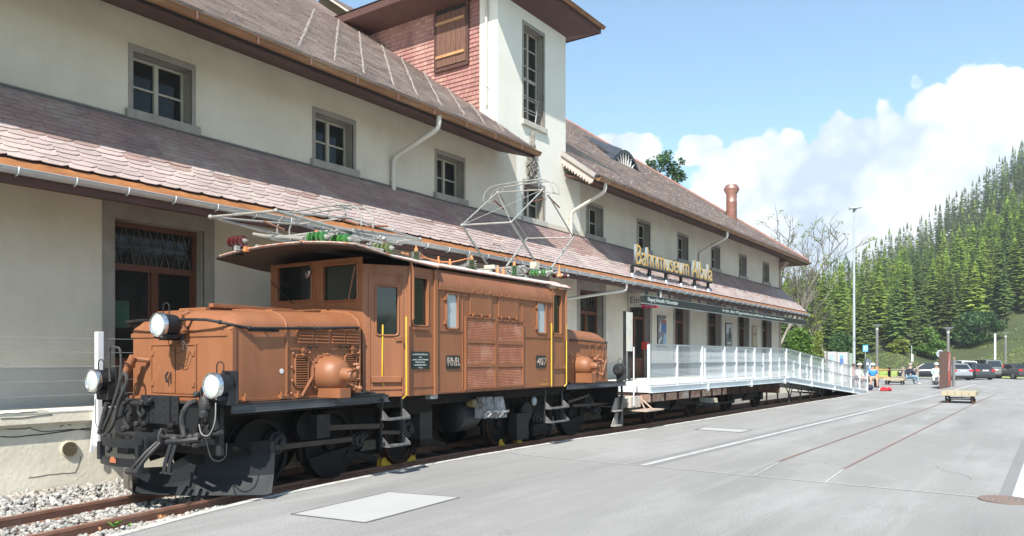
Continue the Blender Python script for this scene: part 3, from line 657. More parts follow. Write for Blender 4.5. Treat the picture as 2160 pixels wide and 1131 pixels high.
# orange sheet under the slate edge, with rafter feet
mb = MB(); mb.hexa([(-6, 9.90, 3.82), (40.98, 9.90, 3.82), (40.98, 9.99, 3.82), (-6, 9.99, 3.82)], [(-6, 9.99, 4.00), (40.98, 9.99, 4.00), (40.98, 10.03, 4.00), (-6, 10.03, 4.00)]); mb.build('eave_board', FASC, st)
mb = MB(); mb.box(-6, 40.9, 9.90, 9.97, 3.70, 3.815); mb.build('fascia', DWOOD, st)
mb = MB(); mb.box(-6, 40.9, 9.98, 11, 3.90, 3.93); mb.build('soffit', MWOOD, st)
for k in range(54):
    break
def gutter(name, pts, r, m, parent):
    mb = MB(); ra = []
    for x, y, z in pts: ra.append([(x, y+math.cos(t)*r, z+math.sin(t)*r) for t in [math.pi+math.pi*k/8 for k in range(9)]]+[(x, y+math.cos(t)*(r-.008), z+math.sin(t)*(r-.008)) for t in [2*math.pi-math.pi*k/8 for k in range(9)]])
    mb.strip([row+[row[0]] for row in ra]); mb.tube([(x, y-r, z) for x, y, z in pts], .011, 6)
    for e in (0, -1): mb.add(ra[e][:9], [tuple(range(9))])
    return mb.build(name, m, parent, smooth=True)
cg = gutter('canopy_gutter', [(-6, 9.87, 3.86), (40.9, 9.87, 3.88)], .07, ZINC, st)
for k in range(60):
    x = 2.05+k*.655
    if x > 40.8: break
    mb = MB(); mb.tube([(x+.0, 9.87+math.cos(t)*.078, 3.86+math.sin(t)*.078) for t in [math.pi*.93+math.pi*j/7 for j in range(8)]], .011, 4); mb.build('bracket', mat('bright_zinc', (.66, .70, .72), (.6, .64, .66), 5, .35, .4), cg)

# ---- upper roofs
UY, UZ = 9.93, 6.62; US = (.811, .585)
def upr(x, q, h=0.): return (x, UY+q*US[0]-h*US[1], UZ+q*US[1]+h*US[0])
def slope_tiles(x0f, x1f, Q, ex, tw, name, parent, m):
    mbx = MB(); i = 0; q = 0.
    while q < Q:
        x = x0f(q)-(R.random())*tw; xe = x1f(q)
        while x < xe:
            a = max(x, x0f(q)); w = min(x+tw*R.uniform(.85, 1.15), xe); j = R.uniform(0, .006); jq = R.uniform(-.006, .006)
            if w-a > .03:
                g_ = .004; mbx.add([upr(a+g_, q+jq, .032+j), upr(w-g_, q+jq, .032+j), upr(w-g_, q+ex+.02, .006), upr(a+g_, q+ex+.02, .006), upr(a+g_, q+jq, 0), upr(w-g_, q+jq, 0)], [(0, 1, 2, 3), (4, 5, 1, 0)])
            x = x+tw if w == x0f(q) else max(w, x+.01)
        q += ex; i += 1
    return mbx.build(name, m, parent, kind='stuff')
rf = MB(); rf.hexa([upr(-6, 0, -.06), upr(15.2, 0, -.06), upr(15.2, .001, -.005), upr(-6, .001, -.005)], [upr(-6, 13.5, -.06), upr(15.2, 13.5, -.06), upr(15.2, 13.5, -.005), upr(-6, 13.5, -.005)])
rf.add([upr(-6, 13.5, -.06), upr(15.2, 13.5, -.06), (15.2, 31, 6.6), (-6, 31, 6.6)], [(0, 1, 2, 3)])
roofL = rf.build('roof', UPPER, st); slope_tiles(lambda q: 4.2, lambda q: 15.17, 10., .1, .30, 'slates', roofL, UPPER)
HX = 40.98
rr = MB(); QH = 13.5
rr.hexa([upr(18.3, 0, -.06), upr(HX, 0, -.06), upr(HX, .001, -.005), upr(18.3, .001, -.005)], [upr(18.3, QH, -.06), upr(HX-QH*US[0], QH, -.06), upr(HX-QH*US[0], QH, -.005), upr(18.3, QH, -.005)])
a_ = upr(HX, 0, -.01); b_ = upr(HX-QH*US[0], QH, -.01); rr.add([a_, b_, (HX-QH*US[0], 22, b_[2]), (HX, 26, a_[2])], [(0, 1, 2, 3)])
rr.add([upr(18.3, QH, -.06), upr(HX-QH*US[0], QH, -.06), (HX-QH*US[0], 31, 6.6), (18.3, 31, 6.6)], [(0, 1, 2, 3)])
roofR = rr.build('roof', UPPER, st); slope_tiles(lambda q: 18.3 if q < 1.3 else 18.45, lambda q: HX-q*US[0]-.02, 13.4, .105, .30, 'slates', roofR, UPPER)
mb = MB(); mb.tube([tuple(Vector(upr(HX-q*US[0], q, .04))) for q in [k*.5 for k in range(27)]], .06, 6); mb.build('ridge_cap', mat('pink_copper_cap', (.42, .22, .17), (.34, .18, .14), 4., .5, .2), roofR)
# sun-bleached snow hooks dotted over the right roof
mb = MB()
for k in range(520):
    q = R.uniform(.2, 12.5); x = R.uniform(18.6, HX-q*US[0]-.2); c = upr(x, q, .03); mb.box(c[0]-.010, c[0]+.010, c[1]-.010, c[1]+.010, c[2]-.01, c[2]+.012)
mb.build('snow_hooks', mat('pale_hook', (.60, .56, .52), (.45, .42, .4), 5, .6), roofR, kind='stuff')
# diagonal snow guards on the left roof
SG = mat('pale_snow_guard', (.40, .345, .30), (.27, .235, .21), 8., .7)
sd = Vector((.698, .7475, .56))
for k, (px, py) in enumerate([(632, 108), (706, 144), (768, 170), (831, 193), (880, 216), (931, 238), (980, 257), (1022, 275), (1062, 291)]):
    X, Y, Z = onplane_y(px, py, 10.25); base = Vector((X, 10.25, UZ+(10.25-UY)*.7213+.05)); mb = MB(); L_ = [6., 6., 5.6, 5., 4.4, 3.7, 2.9, 2.1, 1.2][k]; pts = []; n = int(L_/.05)
    for j in range(n): pts.append(tuple(base+sd*(j*.05)+Vector((R.uniform(-.022, .022), 0, R.uniform(0, .03)))))
    mb.tube(pts, .007, 4)
    for j in range(0, n, 3): p = Vector(pts[j]); mb.box(p.x-.018, p.x+.018, p.y-.006, p.y+.006, p.z-.035, p.z+.004)
    mb.build('snow_guard', SG, roofL)
# eaves: soffit, dark edge board, copper gutter
for x0, x1 in ((-6, 15.2), (18.32, 40.95)):
    mb = MB(); mb.hexa([(x0, 9.93, 6.40), (x1, 9.93, 6.40), (x1, 10.97, 6.72), (x0, 10.97, 6.72)], [(x0, 9.93, 6.50), (x1, 9.93, 6.50), (x1, 10.97, 6.78), (x0, 10.97, 6.78)]); mb.build('soffit', DWOOD, st)
    mb = MB(); mb.box(x0, x1, 9.905, 9.93, 6.42, 6.60); mb.build('fascia', mat('black_edge_board', (.02, .015, .013), (.015, .012, .01), 4, .7), st)
mb = MB(); mb.quad((40.95, 9.93, 6.41), (40.95, 24, 6.41), (39.7, 24, 6.7), (39.7, 10.9, 6.7)); mb.quad((40.96, 9.93, 6.41), (40.96, 24, 6.41), (40.96, 24, 6.6), (40.96, 9.93, 6.6)); mb.build('soffit', DWOOD, st)
for x0, x1, k0 in ((-6, 15.28, 2.2), (18.25, 41.0, 18.7)):
    g_ = gutter('eave_gutter', [(x0, 9.86, 6.52), (x1, 9.86, 6.53)], .085, COPPER, st); x = k0
    while x < x1-.1:
        mb = MB(); mb.box(x-.012, x+.012, 9.765, 9.775, 6.42, 6.53); mb.build('bracket', COPPERN, g_); x += 1.02
# downpipes
def pipe(pts, r=.05, m=PIPE, name='downpipe'):
    out = []
    P_ = [Vector(p) for p in pts]; out.append(P_[0])
    for a, b, c in zip(P_, P_[1:], P_[2:]):
        for t in (.25, .5, .75, 1.): pass
        e = .12; p = b+(a-b).normalized()*min(e, (a-b).length*.45); q = b+(c-b).normalized()*min(e, (c-b).length*.45)
        out += [p, (p+q)/2*.4+b*.6, q]
    out.append(P_[-1]); mb = MB(); mb.tube([tuple(p) for p in out], r, 10); return mb.build(name, m, st, smooth=True)
def collar(x, y, z, r=.062): mb = MB(); mb.lathe((x, y, z-.02), (0, 0, 1), [(0, r), (.04, r)], 12); mb.build('pipe_collar', PIPE, st)
for a, b in ((11.62, 11.45), (18.65, 18.62), (28.5, 28.45)):
    pipe([(a, 9.86, 6.46), (a, 9.86, 6.22), (b, 10.93, 5.75), (b, 10.93, 5.08)]); collar(b, 10.93, 5.62); collar(b, 10.93, 5.3)
pipe([(19.95, 9.87, 3.82), (19.95, 9.87, 3.6), (18.0, 10.9, 3.25), (18.0, 10.9, 1.0)], .045)
pipe([(12.6, 9.87, 3.82), (12.6, 9.87, 3.62), (12.2, 10.9, 3.3), (12.2, 10.9, 1.0)], .045)
# verge of the right roof beside the tower
VER = mat('pale_pink_verge', (.52, .41, .36), (.44, .34, .30), 4., .7)
mb = MB(); mb.hexa([upr(18.24, -.02, -.26), upr(18.29, -.02, -.26), upr(18.29, 1.3, -.26), upr(18.24, 1.3, -.26)], [upr(18.24, -.02, -.07), upr(18.29, -.02, -.07), upr(18.29, 1.3, -.07), upr(18.24, 1.3, -.07)]); mb.build('verge_board', VER, roofR)
mb = MB(); mb.hexa([upr(18.18, -.02, -.09), upr(18.32, -.02, -.09), upr(18.32, 1.3, -.09), upr(18.18, 1.3, -.09)], [upr(18.18, -.02, .02), upr(18.32, -.02, .02), upr(18.32, 1.3, .02), upr(18.18, 1.3, .02)]); mb.build('verge_board', mat('grey_verge', (.36, .33, .30), (.3, .27, .25), 4., .7), roofR)
for k in range(11): c = upr(18.26, .05+k*.11, -.28); mb = MB(); mb.sph(c, .045, 6, 4); mb.build('scallop', VER, roofR)
# eyebrow dormer
best = min((abs(onplane_y(1317, 349, Y)[2]-(UZ+(Y-UY)*.7213)), Y) for Y in [11+.02*k for k in range(400)])[1]
xa = onplane_y(1291, 335, best)[0]; xb = onplane_y(1343, 360, best)[0]; zc = UZ+(best-UY)*.7213; hh = (onplane_y(1312, 314, best)[2]-zc)*.98; xm = (xa+xb)/2; hw = (xb-xa)/2
dm = MB(); DARKS = mat('dark_blue_sheet', (.07, .075, .085), (.05, .055, .06), 3., .35, .3)
prf = [(-1.35, 0), (-1.1, .03), (-.9, .22), (-.7, .55), (-.45, .84), (-.2, .97), (0, 1), (.2, .97), (.45, .84), (.7, .55), (.9, .22), (1.1, .03), (1.35, 0)]
depth = hh/.7213*1.0
rows = []
for t in (0, .25, .5, .75, 1):
    k = 1-t*.0; rows.append([(xm+a*hw, best-.1+t*(b*hh/.7213+.15)+0, zc-.02+b*hh+ .0*t) for a, b in prf])
dm.strip(rows); dm.strip([[(xm+a*hw, best-.1, zc-.05+b*hh) for a, b in prf], [(xm+a*hw*.93, best-.1, zc-.07+b*hh*.86) for a, b in prf]])
dorm = dm.build('eyebrow_dormer', DARKS, roofR, smooth=True)
def roofpt(px, py, h=.0):
    Y = min((abs(onplane_y(px, py, Y)[2]-(UZ+(Y-UY)*.7213)), Y) for Y in [10+.02*k for k in range(600)])[1]; X_, _, _ = onplane_y(px, py, Y); return (X_, Y-h*.585, UZ+(Y-UY)*.7213+h*.811)
mb = MB(); mb.add([roofpt(1226, 287, .07), roofpt(1287, 333, .09), (xm-hw*.9, best-.1, zc+hh*.25), (xm-hw*.35, best-.1, zc+hh*.93), (xm, best+hh/.7213*.7, zc+hh)], [(0, 1, 2), (0, 2, 3), (0, 3, 4)]); mb.build('dormer_flank', DARKS, roofR)
mb = MB(); mb.add([(xm+a*hw*.92, best-.02, zc-.06+b*hh*.86) for a, b in prf], [tuple(range(len(prf)))]); mb.build('dormer_glass', GLASSD, roofR)
for k in range(-3, 4):
    a = k*.2; mb = MB(); mb.hexa([(xm+a*hw*.8-.025, best-.07, zc-.03), (xm+a*hw*.8+.025, best-.07, zc-.03), (xm+a*hw*.8+.025, best-.03, zc-.03), (xm+a*hw*.8-.025, best-.03, zc-.03)], [(xm+a*hw*1.15-.02, best-.07, zc+hh*.83*(1-(a*1.3)**2)), (xm+a*hw*1.15+.02, best-.07, zc+hh*.83*(1-(a*1.3)**2)), (xm+a*hw*1.15+.02, best-.03, zc+hh*.83*(1-(a*1.3)**2)), (xm+a*hw*1.15-.02, best-.03, zc+hh*.83*(1-(a*1.3)**2))]); mb.build('glazing_bar', mat('white_bar', (.55, .55, .52), (.5, .5, .47), 4, .5), roofR)
# copper flue
Yf = 12.5; Xf, _, zf = onplane_y(1543, 458, Yf); s_ = (Xf*cT+Yf*sT)/FL
ch = MB(); r0 = 11*s_; top = onplane_y(1543, 391, Yf)[2]
ch.lathe((Xf, Yf, zf-1.2), (0, 0, 1), [(0, r0*1.0), (1.2+30*s_, r0), (1.2+31*s_, r0*1.06), (1.2+32*s_, r0), (1.2+48*s_, r0*1.0), (1.2+57*s_, r0*1.45), (1.2+60*s_, r0*1.45), (1.2+67*s_, r0*1.05), (1.2+67*s_, r0*.8), (1.2+60*s_, r0*.8)], 20)
ch.build('copper_flue', COPPERN, roofR, smooth=True)
mb = MB(); mb.lathe((Xf, Yf, zf+12*s_), (0, 0, 1), [(0, r0*1.05), (.04, r0*1.05)], 20); mb.build('flue_band', COPPERN, roofR)

# ---- tower
tw = MB(); TX0, TX1, TD = 15.18, 18.44, 18.
TZ = 10.9
wall_holes(tw, lambda a, b, t: (a, YW+t, b), TX0, TX1, 6.9, TZ, [(16.33, 17.27, 7.80, 10.26)], .28, 1)
tw.cur = 0
tw.quad((TX1, YW, 4.2), (TX1, TD, 4.2), (TX1, TD, TZ), (TX1, YW, TZ)); tw.quad((TX0, YW, 6.5), (TX0, 11.55, 6.5), (TX0, 11.55, TZ), (TX0, YW, TZ)); tw.quad((TX0, TD, 6.5), (TX1, TD, 6.5), (TX1, TD, TZ), (TX0, TD, TZ))
tower = tw.build('tower_wall', [PLAST_LIT, STONE], st)
mb = MB(); mb.box(TX0+.03, TX0+.1, 11.5, TD, 6.5, TZ); mb.build('shingle_backing', SHING, tower)
mbx = MB(); z = 7.6
while z < TZ:
    y = 11.55-R.random()*.14; ymax = min(TD, 11.6+(z-7.3)/.70)
    while y < ymax:
        w = .14*R.uniform(.85, 1.15); a = max(y, 11.555); b = min(y+w, TD); j = R.uniform(0, .006)
        if b-a > .02: mbx.add([(TX0+.005-j, a+.004, z), (TX0+.005-j, b-.004, z), (TX0+.026, b-.004, z+.13), (TX0+.026, a+.004, z+.13), (TX0+.03, a+.004, z), (TX0+.03, b-.004, z)], [(0, 1, 2, 3), (0, 1, 5, 4)])
        y += w
    z += .11
mbx.build('shingles', SHING, tower, kind='stuff')
# shuttered tower opening on the shingled side
sy0, sy1, sz0, sz1 = 11.88, 13.01, 9.13, 10.72
mb = MB(); mb.box(TX0-.05, TX0+.03, sy0, sy0+.07, sz0, sz1); mb.box(TX0-.05, TX0+.03, sy1-.07, sy1, sz0, sz1); mb.box(TX0-.06, TX0+.03, sy0, sy1, sz1, sz1+.08); mb.box(TX0-.06, TX0+.03, sy0, sy1, sz0-.08, sz0); fr_ = mb.build('shutter_frame', DWOOD, tower)
mb = MB(); mb.box(TX0-.01, TX0+.03, sy0+.07, sy1-.07, sz1-.22, sz1); mb.build('dark_gap', ROOM, tower)
SH = tower
for k in range(6):
    w = (sy1-sy0-.16)/6; y = sy0+.08+k*w; mb = MB(); mb.box(TX0-.045-R.uniform(0, .004), TX0-.015, y+.004, y+w-.004, sz0+.04, sz1-.2); mb.build('shutter_board', MWOOD, SH)
for z in (9.42, 10.28): mb = MB(); mb.box(TX0-.08, TX0-.046, sy0+.12, sy1-.08, z-.035, z+.035); mb.build('shutter_batten', mat('ochre_batten', (.42, .23, .10), (.35, .18, .08), 4, .6), SH)
# tall tower window with guard rails
window(16.33, 17.27, 7.80, 10.26, [8.15, 8.5, [9.0], 9.35, 9.8], STONEL, curtain=True)
mb = MB()
for z in (8.0, 8.33): mb.tube([(16.34, 11.02, z+.12), (16.95, 11.02, z+.12), (17.1, 11.02, z+.12)], .012, 5)
mb.tube([(17.05, 11.02, 8.45), (16.9, 11.02, 7.82)], .012, 5); mb.build('guard_rail', TUBE, tower)
# tower pipe on the pilaster
mb = MB(); y_ = 11.3; mb.tube([(TX0-.06, y_, TZ), (TX0-.06, y_, 7.9)], .035, 8); mb.build('downpipe', PIPE, tower, smooth=True)
mb = MB(); mb.lathe((TX0-.06, y_, 8.35), (0, 0, 1), [(0, .05), (.05, .05)], 10); mb.build('pipe_collar', PIPE, tower)
# tower roof: soffit, fascia, gutter, slates
ov = .70; ex0, ex1, ey0, ey1 = TX0-ov, TX1+ov, YW-ov, TD+ov; ez = 10.95
mb = MB(); mb.add([(TX0, YW, TZ-.25), (TX1, YW, TZ-.25), (TX1, TD, TZ-.25), (TX0, TD, TZ-.25), (ex0, ey0, ez-.1), (ex1, ey0, ez-.1), (ex1, ey1, ez-.1), (ex0, ey1, ez-.1)], [(0, 1, 5, 4), (1, 2, 6, 5), (2, 3, 7, 6), (3, 0, 4, 7)]); mb.build('tower_soffit', DWOOD, tower)
mb = MB()
mb.box(ex0, ex1, ey0-.03, ey0, ez-.12, ez+.08); mb.box(ex0-.03, ex0, ey0-.03, ey1, ez-.12, ez+.08); mb.box(ex1, ex1+.03, ey0-.03, ey1, ez-.12, ez+.08); mb.build('tower_fascia', DWOOD, tower)
g_ = gutter('tower_gutter', [(ex0-.05, ey0-.08, ez+.05), (ex1+.08, ey0-.08, ez+.06)], .07, COPPER, tower)
cx, cy = (TX0+TX1)/2, (YW+TD)/2
tr_ = MB(); apex0 = (cx, YW+1.9, ez+1.25); apex1 = (cx, TD-1.9, ez+1.25); c4 = [(ex0-.06, ey0-.06, ez+.09), (ex1+.06, ey0-.06, ez+.09), (ex1+.06, ey1+.06, ez+.09), (ex0-.06, ey1+.06, ez+.09)]
tr_.add(c4+[apex0, apex1], [(0, 1, 4), (1, 2, 5, 4), (2, 3, 5), (3, 0, 4, 5)])
trf = tr_.build('tower_roof', UPPER, tower) if False else tr_.build('tower_roof', UPPER, st)
mbx = MB(); A = Vector(c4[0]); B_ = Vector(c4[1]); C_ = Vector(apex0)
for i in range(30):
    t = i/30.; a = A.lerp(C_, t); b = B_.lerp(C_, t); a2 = A.lerp(C_, min(1, t+.04)); b2 = B_.lerp(C_, min(1, t+.04)); n = max(1, int((b-a).length/.3)); nrm = Vector((0, -.4, .9))
    for k in range(n):
        p = a.lerp(b, k/n); q = a.lerp(b, (k+.97)/n); p2 = a2.lerp(b2, k/n); q2 = a2.lerp(b2, (k+.97)/n); j = R.uniform(.02, .035); mbx.add([tuple(p+nrm*j), tuple(q+nrm*j), tuple(q2+nrm*.01), tuple(p2+nrm*.01), tuple(p), tuple(q)], [(0, 1, 2, 3), (0, 1, 5, 4)])
mbx.build('slates', UPPER, trf, kind='stuff')
# dried vine hanging on the tower wall
vn = MB()
for k in range(70):
    t0 = R.uniform(0, 1); pts = []
    x = 16.63+R.uniform(-.05, .05); z = 7.55-R.uniform(0, .25); ph = R.uniform(0, 6.28); L_ = R.uniform(.5, 1.4)
    for j in range(14):
        q = j/13; wd = .03+.24*sm(.15, .75, (7.6-z)/1.45)
        pts.append((16.63+math.sin(ph+q*9+k)*wd*R.uniform(.5, 1.), 10.93+R.uniform(-.07, .05), z)); z -= L_/13
        if z < 6.25: break
    if len(pts) > 2: vn.tube(pts, R.uniform(.008, .017), 4)
vn.build('dried_vine', mat('dry_grey_vine', (.30, .28, .24), (.17, .155, .135), 8, .8), label='grey tangle of dried vine hanging below the tall tower window', cat='dried vine', org=(16.63, 10.93, 6.2))
# ================================================================ LOCOMOTIVE
BF = Frame(11, 8.92, 2.2); FB = Frame(6.9, 8.68, 4.5); RB = Frame(14.5, 8.9, -1)
loco = thing('electric_locomotive', (11, 8.92, 0), 'brown orange articulated electric locomotive numbered 407 with raised rear pantograph', 'locomotive')
def S_(px, py, v=-1.33): return BF.side(px, py, v)
V0 = -1.33; ZB = 1.10; ZT = 2.97; U0, U1 = -2.90, 1.76; UF, UR = -3.46, 2.30; WF = .96
mpS = lambda a, b, t: BF.w(a, V0+t, b)           # near side, t inwards
def mkface(p0, p1):
    p0, p1 = Vector(p0), Vector(p1); d = p1-p0; L_ = d.length; d.normalize(); nrm = Vector((-d.y, d.x))
    return (lambda a, b, t: BF.w(p0.x+d.x*a+nrm.x*t, p0.y+d.y*a+nrm.y*t, b)), L_
mpD, LD = mkface((UF, -WF), (U0, V0))            # door face (t inwards = +)
mpN, LN = mkface((UF, WF), (UF, -WF))            # front face
mpR, LR = mkface((U1, V0), (UR, -WF)); mpR2, LR2 = mkface((UR, -WF), (UR, WF))
def rectS(x0, x1, yt, yb, v=V0):
    a, zt = S_(x0, yt, v); b, _ = S_(x1, yt, v); _, zb = S_((x0+x1)/2, yb, v); _, zt = S_((x0+x1)/2, yt, v); return a, b, zb, zt
# body shell
body = MB()
w2 = rectS(871, 901, 587, 686); w4 = rectS(1167, 1182.5, 623, 703)
g1 = rectS(941.6, 964, 621, 692); g2 = rectS(1133, 1150, 640, 702)
uA, uB = -2.23, 1.22
wall_holes(body, mpS, U0, uA, ZB, ZT, [w2], .05); wall_holes(body, mpS, uB, U1, ZB, ZT, [w4], .05)
wall_holes(body, mpS, uA, uB, ZB, 2.72, [g1, g2], .03)
dw = (.20, LD-.17, 1.98, 2.66)
wall_holes(body, mpD, 0, LD, ZB, ZT, [dw], .04)
def N_(px, py): v, z = BF.front(px, py, UF); return WF-v, z
fw = []
for x0, x1, yt, yb in ((586, 657, 564, 634), (682, 753.5, 558, 633)):
    a, zt = N_(x0, yt); b, _ = N_(x1, yt); _, zb = N_((x0+x1)/2, yb); _, zt = N_((x0+x1)/2, (562 if x0 < 600 else 559)); fw.append((a, b, zb, zt))
wall_holes(body, mpN, 0, LN, ZB, ZT+.1, fw, .05)
wall_holes(body, mpR, 0, LR, ZB, ZT, [(.2, LR-.15, 1.98, 2.66)], .04); wall_holes(body, mpR2, 0, LR2, ZB, ZT+.1, [(.2, .9, 2.1, 2.7), (1.05, 1.75, 2.1, 2.7)], .04)
mpO = lambda a, b, t: BF.w(a, 1.33-t, b)
wall_holes(body, mpO, U0, U1, ZB, ZT, [(w2[0], w2[1], w2[2], w2[3])], .04)
for (a, b) in (((UF, WF), (U0, 1.33)), ((UR, WF), (U1, 1.33))): body.quad(BF.w(*a, ZB), BF.w(*b, ZB), BF.w(*b, ZT), BF.w(*a, ZT))
body.add([BF.w(u, v, ZB) for u, v in ((UF, -WF), (U0, V0), (U1, V0), (UR, -WF), (UR, WF), (U1, 1.33), (U0, 1.33), (UF, WF))], [tuple(range(8))])
cab = body.build('body', OR, loco)
# curved upper side panels of the middle section
cv = MB(); rows = []
for u in [uA+(uB-uA)*k/6 for k in range(7)]:
    rows.append([BF.w(u, V0-.0+dv, z) for dv, z in ((-.03, 2.70), (-.032, 2.735), (-.024, 2.80), (0.0, 2.88), (.035, 2.95), (.07, 3.0))])
cv.strip(rows)
for u in (uA, uB): cv.add([BF.w(u, V0+dv, z) for dv, z in ((.1, 2.70), (-.03, 2.70), (-.032, 2.735), (-.024, 2.80), (0.0, 2.88), (.035, 2.95), (.07, 3.0), (.1, 3.0))], [tuple(range(8))])
cv.build('upper_side_panel', OR, loco, smooth=True)
cv = MB(); rows = []
cv.strip([[BF.w(u, 1.33+dv, z) for dv, z in ((0, 2.70), (0, 2.80), (-.07, 3.0))] for u in (uA, uB)]); cv.build('upper_side_panel', OR, loco)
# roof with visors
ry = [(-4.18, 1.22), (-4.15, 1.33), (-4.05, 1.39), (-3.3, 1.40), (-2.3, 1.40), (-2.2, 1.31), (1.2, 1.31), (1.3, 1.40), (1.85, 1.40), (2.05, 1.2), (2.25, .8), (2.32, .4)]
rt = MB(); rows = []; rows2 = []
def roofz(v, u): return 3.255-lerp(.26, .10, sm(-2.9, -4.0, u))*(abs(v)/1.4)**2.2-(.045*(min(1, (-3.3-u)/.9))**2 if u < -3.3 else 0)
for u, hw_ in ry:
    uu = u
    rows.append([BF.w(uu, hw_*t, roofz(hw_*t, u)+.015) for t in [k/8. for k in range(-8, 9)]])
    rows2.append([BF.w(uu, hw_*t, roofz(hw_*t, u)-.012) for t in [k/8. for k in range(-8, 9)]])
rt.cur = 0; rt.strip(rows); rt.cur = 1; rt.strip(rows2)
rt.strip([rows[0], rows2[0]]); rt.strip([rows[-1], rows2[-1]]); rt.strip([[r[0] for r in rows], [r[0] for r in rows2]]); rt.strip([[r[-1] for r in rows], [r[-1] for r in rows2]])
ROOFU = mat('roof_underside_brown', (.075, .05, .04), (.055, .038, .03), 3., .8, dirt=(.11, .085, .07), dsc=2., damt=.5)
roofo = rt.build('roof', [ROOFW, ROOFU], loco, smooth=True)
mb = MB(); mb.tube([r[0] for r in rows]+[], .014, 6); mb.tube(rows[0], .012, 6); mb.build('roof_edge_bead', mat('chipped_red_edge', (.40, .14, .08), (.5, .42, .36), 9., .6), loco)
# cab top band under roof (front)
# windows: glass + rounded frames
def glassq(mp, r, t=.03, name='window', m=GLASSD, fr=True, fm=OR, par=loco, fw_=.016):
    a0, a1, b0, b1 = r; mb = MB(); mb.quad(mp(a0, b0, t), mp(a1, b0, t), mp(a1, b1, t), mp(a0, b1, t)); g = mb.build(name, m, par)
    if fr:
        mb = MB(); p = rrect(a0-.012, a1+.012, b0-.012, b1+.012, .05); p.append(p[0]); p.append(p[1]); mb.tube([mp(a, b, -.006) for a, b in p], fw_, 6, caps=False)
        # corner fillets
        mb.build('window_frame', fm, g, smooth=True)
        q = .045; mb = MB()
        for ca, cb_, sa, sb in ((a0, b0, 1, 1), (a1, b0, -1, 1), (a1, b1, -1, -1), (a0, b1, 1, -1)):
            pts = [(ca, cb_)]+[(ca+sa*(q-q*math.sin(t_)), cb_+sb*(q-q*math.cos(t_))) for t_ in (0, .4, .8, 1.2, 1.57)]
            mb.add([mp(a, b, t-.012) for a, b in pts], [tuple(range(len(pts)))])
        mb.build('corner_fillet', fm, g)
    return g
DGL = mat('dark_cab_glass', (.006, .008, .008), (.012, .018, .014), 2., .05, spec=.8)
GRG = mat('pale_grey_glass', (.42, .47, .48), (.38, .43, .44), 2., .15, coat=.5)
glassq(mpS, w2, .03, m=DGL); glassq(mpS, w4, .03, m=DGL); glassq(mpD, dw, .03, m=DGL)
for r in fw: glassq(mpN, r, .035, m=DGL, fm=ORD)
for r in (g1, g2):
    g = glassq(mpS, r, .012, m=GRG, fw_=.02)
    for z in (lerp(r[2], r[3], .15), lerp(r[2], r[3], .85)):
        mb = MB(); mb.hexa([mpS(r[0]-.07, z-.025, 0), mpS(r[0]-.025, z-.025, 0), mpS(r[0]-.025, z-.025, -.04), mpS(r[0]-.07, z-.025, -.04)], [mpS(r[0]-.07, z+.025, 0), mpS(r[0]-.025, z+.025, 0), mpS(r[0]-.025, z+.025, -.04), mpS(r[0]-.07, z+.025, -.04)]); mb.build('hinge', OR, g)
mb = MB(); mb.quad(mpS(w2[1]-.06, w2[2]+.02, .022), mpS(w2[1]-.02, w2[2]+.02, .022), mpS(w2[1]-.0, w2[3]-.06, .022), mpS(w2[1]-.03, w2[3]-.06, .022)); mb.build('glass_reflection_strip', GRG, loco) if False else None
# sill strips
def sbox(a0, a1, b0, b1, t0, t1, mp=mpS, mb=None):
    mb = mb or MB(); mb.hexa([mp(a0, b0, t0), mp(a1, b0, t0), mp(a1, b0, t1), mp(a0, b0, t1)], [mp(a0, b1, t0), mp(a1, b1, t0), mp(a1, b1, t1), mp(a0, b1, t1)]); return mb
sbox(w2[0]-.02, w2[1]+.02, w2[2]-.07, w2[2]-.03, -.03, 0).build('sill_strip', OR, loco)
sbox(w4[0]-.02, w4[1]+.02, w4[2]-.07, w4[2]-.03, -.03, 0).build('sill_strip', OR, loco)
# vertical ribs and mouldings on the near side
ur, _ = S_(914, 700); ur2, _ = S_(921, 700)
sbox(ur, ur2, ZB-.01, ZT, -.03, 0).build('vertical_rib', OR, loco, bevel=.006)
sbox(uB-.03, uB+.03, ZB-.01, 2.9, -.02, 0).build('vertical_rib', OR, loco, bevel=.006)
u9, _ = S_(975.5, 700); u10, _ = S_(1102, 700); u11, _ = S_(1044.5, 700)
for u in (u9, u10): sbox(u-.012, u+.012, ZB+.06, 2.70, -.010, 0).build('moulding', OR, loco)
za = S_(950, 698)[1]; zb_ = S_(1130, 711)[1]
sbox(ur2, u9, za-.012, za+.012, -.012, 0).build('moulding', OR, loco); sbox(u10, uB, zb_-.012, zb_+.012, -.012, 0).build('moulding', OR, loco)
sbox(ur2, uB, 2.685, 2.715, -.035, 0).build('moulding', OR, loco)
for a, b in ((ur2, u9), (u9, u10), (u10, uB)): sbox(a+.02, b-.02, ZB+.02, ZB+.05, -.012, 0).build('moulding', OR, loco)
sbox(U0, uA-.05, ZB+.12, ZB+.14, -.01, 0).build('moulding', OR, loco); sbox(uB+.03, U1, ZB+.34, ZB+.42, -.03, 0).build('moulding', OR, loco)
